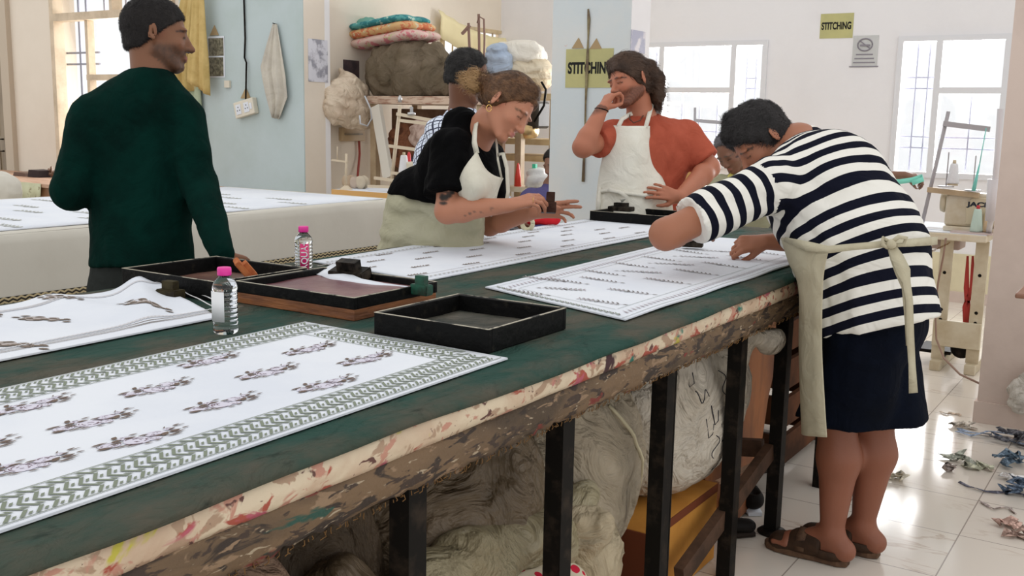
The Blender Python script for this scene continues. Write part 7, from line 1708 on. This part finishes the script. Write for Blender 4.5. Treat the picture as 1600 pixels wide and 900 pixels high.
# left machine group in the alcove
lt0, lt1 = P(536, 300, Y=5.9).x, P(690, 300, Y=5.9).x; lz = P(580, 297, Y=5.9).z
t_, m_ = sewing_station(-5.35, -4.2, 5.75, 6.3, lz, P(632, 280, Y=5.9).x, 'white sewing machine mostly hidden behind the woman', 'orange-edged sewing table behind the white-covered table')
bm = newbm(); box(bm, -5.35, -4.2, 5.742, 5.75, lz-.045, lz); fin('table_edge', bm, mat('orange_edge', (.68, .38, .12), .5), t_)
e = empty('thread_stand', tuple(P(625, 290, Y=5.85)), 'tall cream thread stand left of the woman', 'thread stand', 'thread stands behind the machines'); M_crm = mat('cream_tube', (.62, .52, .38), .45)
bm = newbm(); tube(bm, [P(610, 300, Y=5.85), P(625, 165, Y=5.85)], .013, 8); fin('pole', bm, M_crm, e)
for k, (a_, b_) in enumerate((((620, 178), (685, 190)), ((624, 188), (690, 196)), ((608, 228), (652, 234)), ((612, 270), (650, 275)), ((585, 278), (640, 285)), ((575, 291), (640, 293)))):
    bm = newbm(); bar(bm, P(*a_, Y=5.84), P(*b_, Y=5.84), .014, .022); fin('cross_bar', bm, M_crm, e)
bm = newbm(); lathe(bm, P(625, 160, Y=5.85), [(.014, 0), (.016, .03), (.006, .05)], 10); fin('cap_fitting', bm, M_steel, e); bm = newbm(); lathe(bm, P(643, 178, Y=5.84), [(.03, -.01), (.03, .01), (.012, .012), (.012, .05)], 14); fin('tension_knob', bm, M_steel, e)
p = P(631, 275, Y=5.88); thread_cone(p.x, 5.88, p.z, (.76, .76, .78), 'white thread cone beside the woman\'s back', .14, .04)
p = P(639, 262, Y=6.0); bm = newbm(); lathe(bm, (p.x, 6.0, p.z-.02), [(.022, 0), (.018, .06), (.012, .12), (.006, .135)], 14); fin('spool', bm, mat('red_spool', (.62, .03, .04), .4), None, label='red spool behind the white thread cone left of the woman', cat='spool')
bm = newbm(); tube(bm, [P(540, 300, Y=5.8), P(541, 262, Y=5.8), P(541, 240, Y=5.8)], [.011, .010, .009], 8); bar(bm, P(519, 250, Y=5.8), P(543, 253, Y=5.8), .02, .012); tube(bm, [P(527, 249, Y=5.8), P(527, 229, Y=5.8)], .004, 6); lathe(bm, P(541, 300, Y=5.8), [(.06, -.01), (.05, .02), (.015, .05)], 14); fin('lamp_stand', bm, M_crm, None, label='small cream thread post at the corner of the alcove', cat='post', smooth=False)
for k, (x_, y_, r_, c, lb) in enumerate(((545, 290, .05, (.45, .33, .22), 'brown reel'), (556, 288, .045, (.50, .40, .32), 'grey-brown reel'), (566, 284, .05, (.56, .48, .36), 'cream square box-like reel'))):
    p = P(x_, y_, Y=5.95); bm = newbm(); lathe(bm, (p.x, 5.95, lz+r_), [(r_*.5, -.03), (r_, -.025), (r_, -.02), (r_*.5, -.015), (r_*.5, .015), (r_, .02), (r_, .025), (r_*.5, .03)], 18, M=Matrix.Rotation(PI/2, 4, 'X')); fin('reel', bm, mat('reel_'+lb[:6], c, .6), None, label=lb+' on the orange-edged sewing table', cat='reel')
for k, (pc_, r_, m__, lb) in enumerate((((642, 225), (.20, .16, .22), mat('rust_sacking', (.26, .11, .06), .9, col2=(.12, .05, .03), nscale=16, lo=.45, hi=.6, bump=(40, .5)), 'rust-brown sacking bundle under the rack'), ((672, 250), (.18, .14, .16), mat('dark_violet_cloth', (.05, .045, .08), .9), 'dark violet cloth bundle under the rack'), ((668, 212), (.14, .12, .12), mat('pinkish_basket', (.50, .38, .32), .8, col2=(.3, .2, .16), nscale=20), 'pinkish cloth pouch hanging under the rack'))):
    c_ = np.array(P(*pc_, Y=6.95 if k < 2 else 6.7)); bundle(c_, r_, 120+k, m__, lb, .0, .02)
# machine glimpses right of the woman
e = empty('overlock_machine', tuple(P(818, 205, Y=7.3)), 'brass-coloured overlock machine on the shelf beside the woman\'s face', 'sewing machine')
bm = newbm(); c_ = P(822, 204, Y=7.3); lathe(bm, c_, [(.001, -.09), (.07, -.09), (.075, .0), (.06, .09), (.001, .09)], 20, M=Matrix.Rotation(PI/2, 4, 'Y')); fin('motor_drum', bm, mat('brass_drum', (.55, .38, .18), .3, metal=.8), e)
bm = newbm(); box(bm, c_.x-.12, c_.x+.14, 7.25, 7.45, c_.z+.02, c_.z+.24); fin('machine_body', bm, mat('dark_machine_body', (.05, .04, .03), .4), e, bevel=.02)
bm = newbm(); tube(bm, [P(835, 190, Y=7.2), P(850, 165, Y=7.2), P(853, 140, Y=7.2), P(846, 128, Y=7.2)], .010, 8); fin('belt_guard', bm, M_dark, e)
e2_ = empty('small_table', tuple(P(825, 300, Y=7.2))[:2]+(0,), 'cluttered small table behind the woman\'s hands', 'table'); zt2 = P(815, 292, Y=7.1).z
bm = newbm(); box(bm, P(790, 292, Y=7.1).x, P(864, 292, Y=7.1).x, 7.05, 7.5, zt2-.04, zt2); fin('tabletop', bm, M_lam, e2_)
for x in (P(794, 292, Y=7.1).x, P(860, 292, Y=7.1).x):
    for y in (7.1, 7.45): bm = newbm(); box(bm, x-.02, x+.02, y-.02, y+.02, 0, zt2-.04); fin('leg', bm, M_legs, e2_)
p = P(809, 284, Y=7.12); bm = newbm(); lathe(bm, (p.x, 7.12, zt2), [(.03, 0), (.024, .08), (.012, .17), (.006, .19)], 14); fin('spool', bm, mat('red_spool_big', (.68, .05, .03), .4), None, label='tall red spool in front of the woman\'s chin', cat='spool')
bundle(np.array(P(838, 283, Y=7.15)), (.09, .08, .10), 140, mat('clear_white_bag', (.66, .66, .64), .3, bump=(30, .6)), 'small white plastic bag with a green clip behind the woman', zt2+.001, .012, cat='bag')
p = P(836, 262, Y=7.12); bm = newbm(); box(bm, p.x-.015, p.x+.015, 7.1, 7.13, p.z-.05, p.z+.03); fin('clip', bm, mat('green_clip', (.04, .5, .30), .4), None, label='green clip on the small white plastic bag', cat='clip')

# pulley poles over the rack
for (x0, y0, x1, y1, lb) in ((737, 97, 732, 36, 'thin pole with forked twig above the rack'), (750, 92, 748, 22, 'pole with looped cord above the rack')):
    bm = newbm(); tube(bm, [P(x0, y0+60, Y=6.9), P(x1, y1, Y=6.9)], .011, 8)
    if x0 == 737: bar(bm, P(722, 53, Y=6.9), P(734, 40, Y=6.9), .02)
    else: tube(bm, [P(746, 36, Y=6.88), P(749, 26, Y=6.88), P(756, 30, Y=6.88), P(757, 60, Y=6.88), P(756, 110, Y=6.88)], .008, 6)
    fin('pole', bm, mat('brown_pole', (.22, .12, .09), .6), None, label=lb, cat='pole')

# ================================================================ SIGNS AND PAPERS
M_sign = mat('olive_yellow_sheet', (.50, .47, .20), .6, col2=(.42, .40, .18), nscale=3); M_ink = mat('black_lettering', (.02, .02, .02), .6)
YC_ = YL-.001
sg = flat_on_y('stitching_sign', 885, 77, 957, 137, YC_, M_sign, 'olive-yellow STITCHING sign on the middle pillar', 'sign')
c_ = P(921, 107, Y=YC_); text_obj('sign_lettering', 'STITCHING', .098, Matrix.Translation((c_.x+.006, YC_-.0035, c_.z)) @ Matrix.Rotation(PI/2, 4, 'X') @ Matrix.Diagonal((.66, 1, 1, 1)), M_ink, sg, bold=.004)
for q, r in ((903, 70), (931, 71)): tri(q, r, .045, YC_, 'brown paper corner above the pillar sign, %s one' % ('left' if q < 910 else 'right'))
bm = newbm(); ribbon(bm, [P(919, 14, Y=YC_-.006), P(920, 30, Y=YC_-.006), P(919, 60, Y=YC_-.006), P(917, 110, Y=YC_-.012), P(915, 160, Y=YC_-.01), P(914, 210, Y=YC_-.01), P(911, 284, Y=YC_-.01)], [.01, .022, .010, .022, .012, .012, .022], .004, up=(0, -1, 0)); fin('hanging_strip', bm, mat('brown_leather_strip', (.14, .10, .07), .7, col2=(.30, .26, .14), nscale=10), None, label='narrow brown strip hanging over the sign on the middle pillar', cat='strip', smooth=True)
flat_on_x('photo', 986, 46, 1007, 84, xb_+.003, mat('blue_grey_photo', (.30, .30, .40), .5, col2=(.60, .56, .58), nscale=7, lo=.45, hi=.55), 'small faded photo on the narrow side of the middle pillar', 'photo')
sg = flat_on_y('stitching_sign', 1283, 22, 1332, 59, YF-.001, M_sign, 'small olive-yellow STITCHING sign on the far wall', 'sign')
c_ = P(1307, 41, Y=YF); text_obj('sign_lettering', 'STITCHING', .082, Matrix.Translation((c_.x, YF-.0045, c_.z)) @ Matrix.Rotation(PI/2, 4, 'X') @ Matrix.Diagonal((.60, 1, 1, 1)), M_ink, sg, bold=.003)
sg = flat_on_y('notice', 1334, 56, 1370, 105, YF-.001, mat('grey_plastic_sleeve', (.56, .56, .55), .4, col2=(.48, .48, .47), nscale=3), 'grey no-smoking notice right of the small sign on the far wall', 'notice')
c_ = P(1352, 70, Y=YF); bm = newbm(); tube(bm, [(c_.x+.06*math.cos(a), YF-.006, c_.z+.05*math.sin(a)) for a in np.linspace(0, 2*PI, 25)], .006, 5); bar(bm, (c_.x-.04, YF-.006, c_.z+.03), (c_.x+.04, YF-.006, c_.z-.03), .008); bar(bm, (c_.x-.04, YF-.006, c_.z-.005), (c_.x+.04, YF-.006, c_.z-.005), .014)
for k in range(4): w_ = (.07, .08, .09, .12)[k]; box(bm, c_.x-w_, c_.x+w_, YF-.006, YF-.0045, c_.z-.085-k*.033, c_.z-.075-k*.033)
fin('no_smoking_symbol', bm, mat('faded_print', (.24, .22, .25), .6), sg)

# ================================================================ RIGHT EDGE: DESK CORNER, BAG, SCRAPS
e = empty('side_desk', (-.1, 4.1, 0), 'brown wooden desk whose corner juts in at the right edge', 'desk'); dz = .755
pc_ = P(1587, 457, Z=dz); lg_ = P(1601, 842, Z=0); 
dz = .80; pc_ = P(1587, 457, Z=dz)
bm = newbm(); box(bm, pc_.x, pc_.x+.8, pc_.y-.02, pc_.y+.6, dz-.02, dz); fin('desktop', bm, mat('brown_desk_wood', (.28, .14, .09), .4), e, bevel=.006)
for x, y in ((pc_.x+.16, pc_.y-.0), (pc_.x+.74, pc_.y+.04), (pc_.x+.16, pc_.y+.54), (pc_.x+.74, pc_.y+.54)): bm = newbm(); box(bm, x, x+.03, y, y+.03, 0, dz-.02); fin('leg', bm, M_dark, e)
T = SDF(.03); c_ = np.array(P(1597, 617, Y=5.26)); T.ell(c_, (.06, .04, .09)); T.ell(c_+[.05, 0, .06], (.05, .03, .1)); T.noise = (wob(20, .012, 160, True), .014); V, Q = T.mesh(.008); V[:, 1] = np.minimum(V[:, 1], 5.305); np_mesh('plastic_bag', V, Q, plastic('white_polythene', (.72, .68, .60), (.6, .55, .48), .35), None, label='white plastic bag hanging against the right pier', cat='bag')
SC = [(1545, 683, .30, (.22, .27, .36), 0), (1590, 692, .16, (.06, .06, .07), 1), (1500, 720, .12, (.34, .36, .30), 0), (1527, 732, .10, (.40, .40, .30), 0), (1578, 727, .14, (.10, .15, .20), 1), (1592, 752, .10, (.68, .64, .60), 0), (1560, 770, .30, (.10, .10, .13), 2), (1590, 770, .10, (.10, .14, .20), 1), (1560, 795, .14, (.36, .30, .28), 2), (1575, 822, .07, (.42, .27, .22), 0), (1483, 735, .03, (.2, .16, .14), 0), (1398, 748, .05, (.55, .50, .40), 0), (1485, 648, .10, (.45, .36, .28), 2), (1505, 668, .08, (.45, .40, .34), 0), (1590, 840, .08, (.30, .20, .16), 0)]
lb_ = ['long blue-grey scrap near the base of the right pier', 'black knotted scrap at the right pier', 'grey-green folded scrap left of the teal heap', 'yellow-green curl of scrap left of the teal heap', 'teal and black speckled heap of scraps', 'white crumpled scrap below the teal heap', 'dark braided strip trailing leftwards', 'dark blue scrap at the right edge', 'grey-pink curl of ribbon', 'pinkish brown knot of scrap near the desk leg', 'tiny brown sliver on the tiles', 'small pale loop behind the striped man\'s leg', 'thin brown strip by the pier base', 'cream scrap by the pier base', 'brown scrap at the desk leg']
for i, ((x, y, L, c, kind), l_) in enumerate(zip(SC, lb_)):
    p = P(x, y, Z=0); rs = np.random.RandomState(200+i); bm = newbm(); nS = 4 if kind == 1 else 2 if kind == 0 else 1
    for s_ in range(nS):
        a = rs.uniform(-.4, .4)+(.0 if kind != 1 else rs.uniform(0, 3)); k = 9; pts = []
        for j in range(k):
            t = j/(k-1)-.5; pts.append((p.x+L*t*math.cos(a)+.02*rs.randn()*(kind != 2)+rs.randn()*.004, p.y+L*t*math.sin(a)+.025*math.sin(t*7+s_)+.008*rs.randn(), .006+.012*abs(rs.randn())*(kind < 2)+(.012*s_ if kind == 1 else 0)))
        ribbon(bm, pts, [.006+(.02 if kind != 2 else .008)*rs.uniform(.5, 1.3) for _ in range(k)], .0025, up=[(rs.randn()*.5, rs.randn()*.5, 1) for _ in range(k)])
    c2 = tuple(min(1, v*1.7+.07) for v in c)
    fin('fabric_scrap', bm, mat('scrap_cloth', c, .85, col2=c2, nscale=60, lo=.5, hi=.54), None, label=l_, cat='fabric scrap', group='fabric scraps on the tiled floor', smooth=True)
# red bundle and tape roll at the far edge before the checked shirt
p = P(806, 354, Z=.95); T = SDF(.01); T.cone((p.x-.06, 4.02-.0, ZT+.030), (p.x+.03, 4.10, ZT+.03), .022, .02); T.noise = (wob(25, .004, 170, True), .005); V, Q = T.mesh(.006); np_mesh('red_cloth', V, Q, mat('bright_red_cloth', (.62, .02, .03), .7), None, label='small red rolled cloth at the far edge of the long table', cat='cloth')
p = P(824, 351, Z=.96); bm = newbm(); tube(bm, [(p.x+.028*math.cos(a), p.y, ZT+.036+.028*math.sin(a)) for a in np.linspace(0, 2*PI, 25)], .010, 8); fin('tape_roll', bm, mat('cream_tape', (.62, .58, .40), .6), None, label='cream tape roll standing beside the red rolled cloth', cat='tape roll', smooth=True)
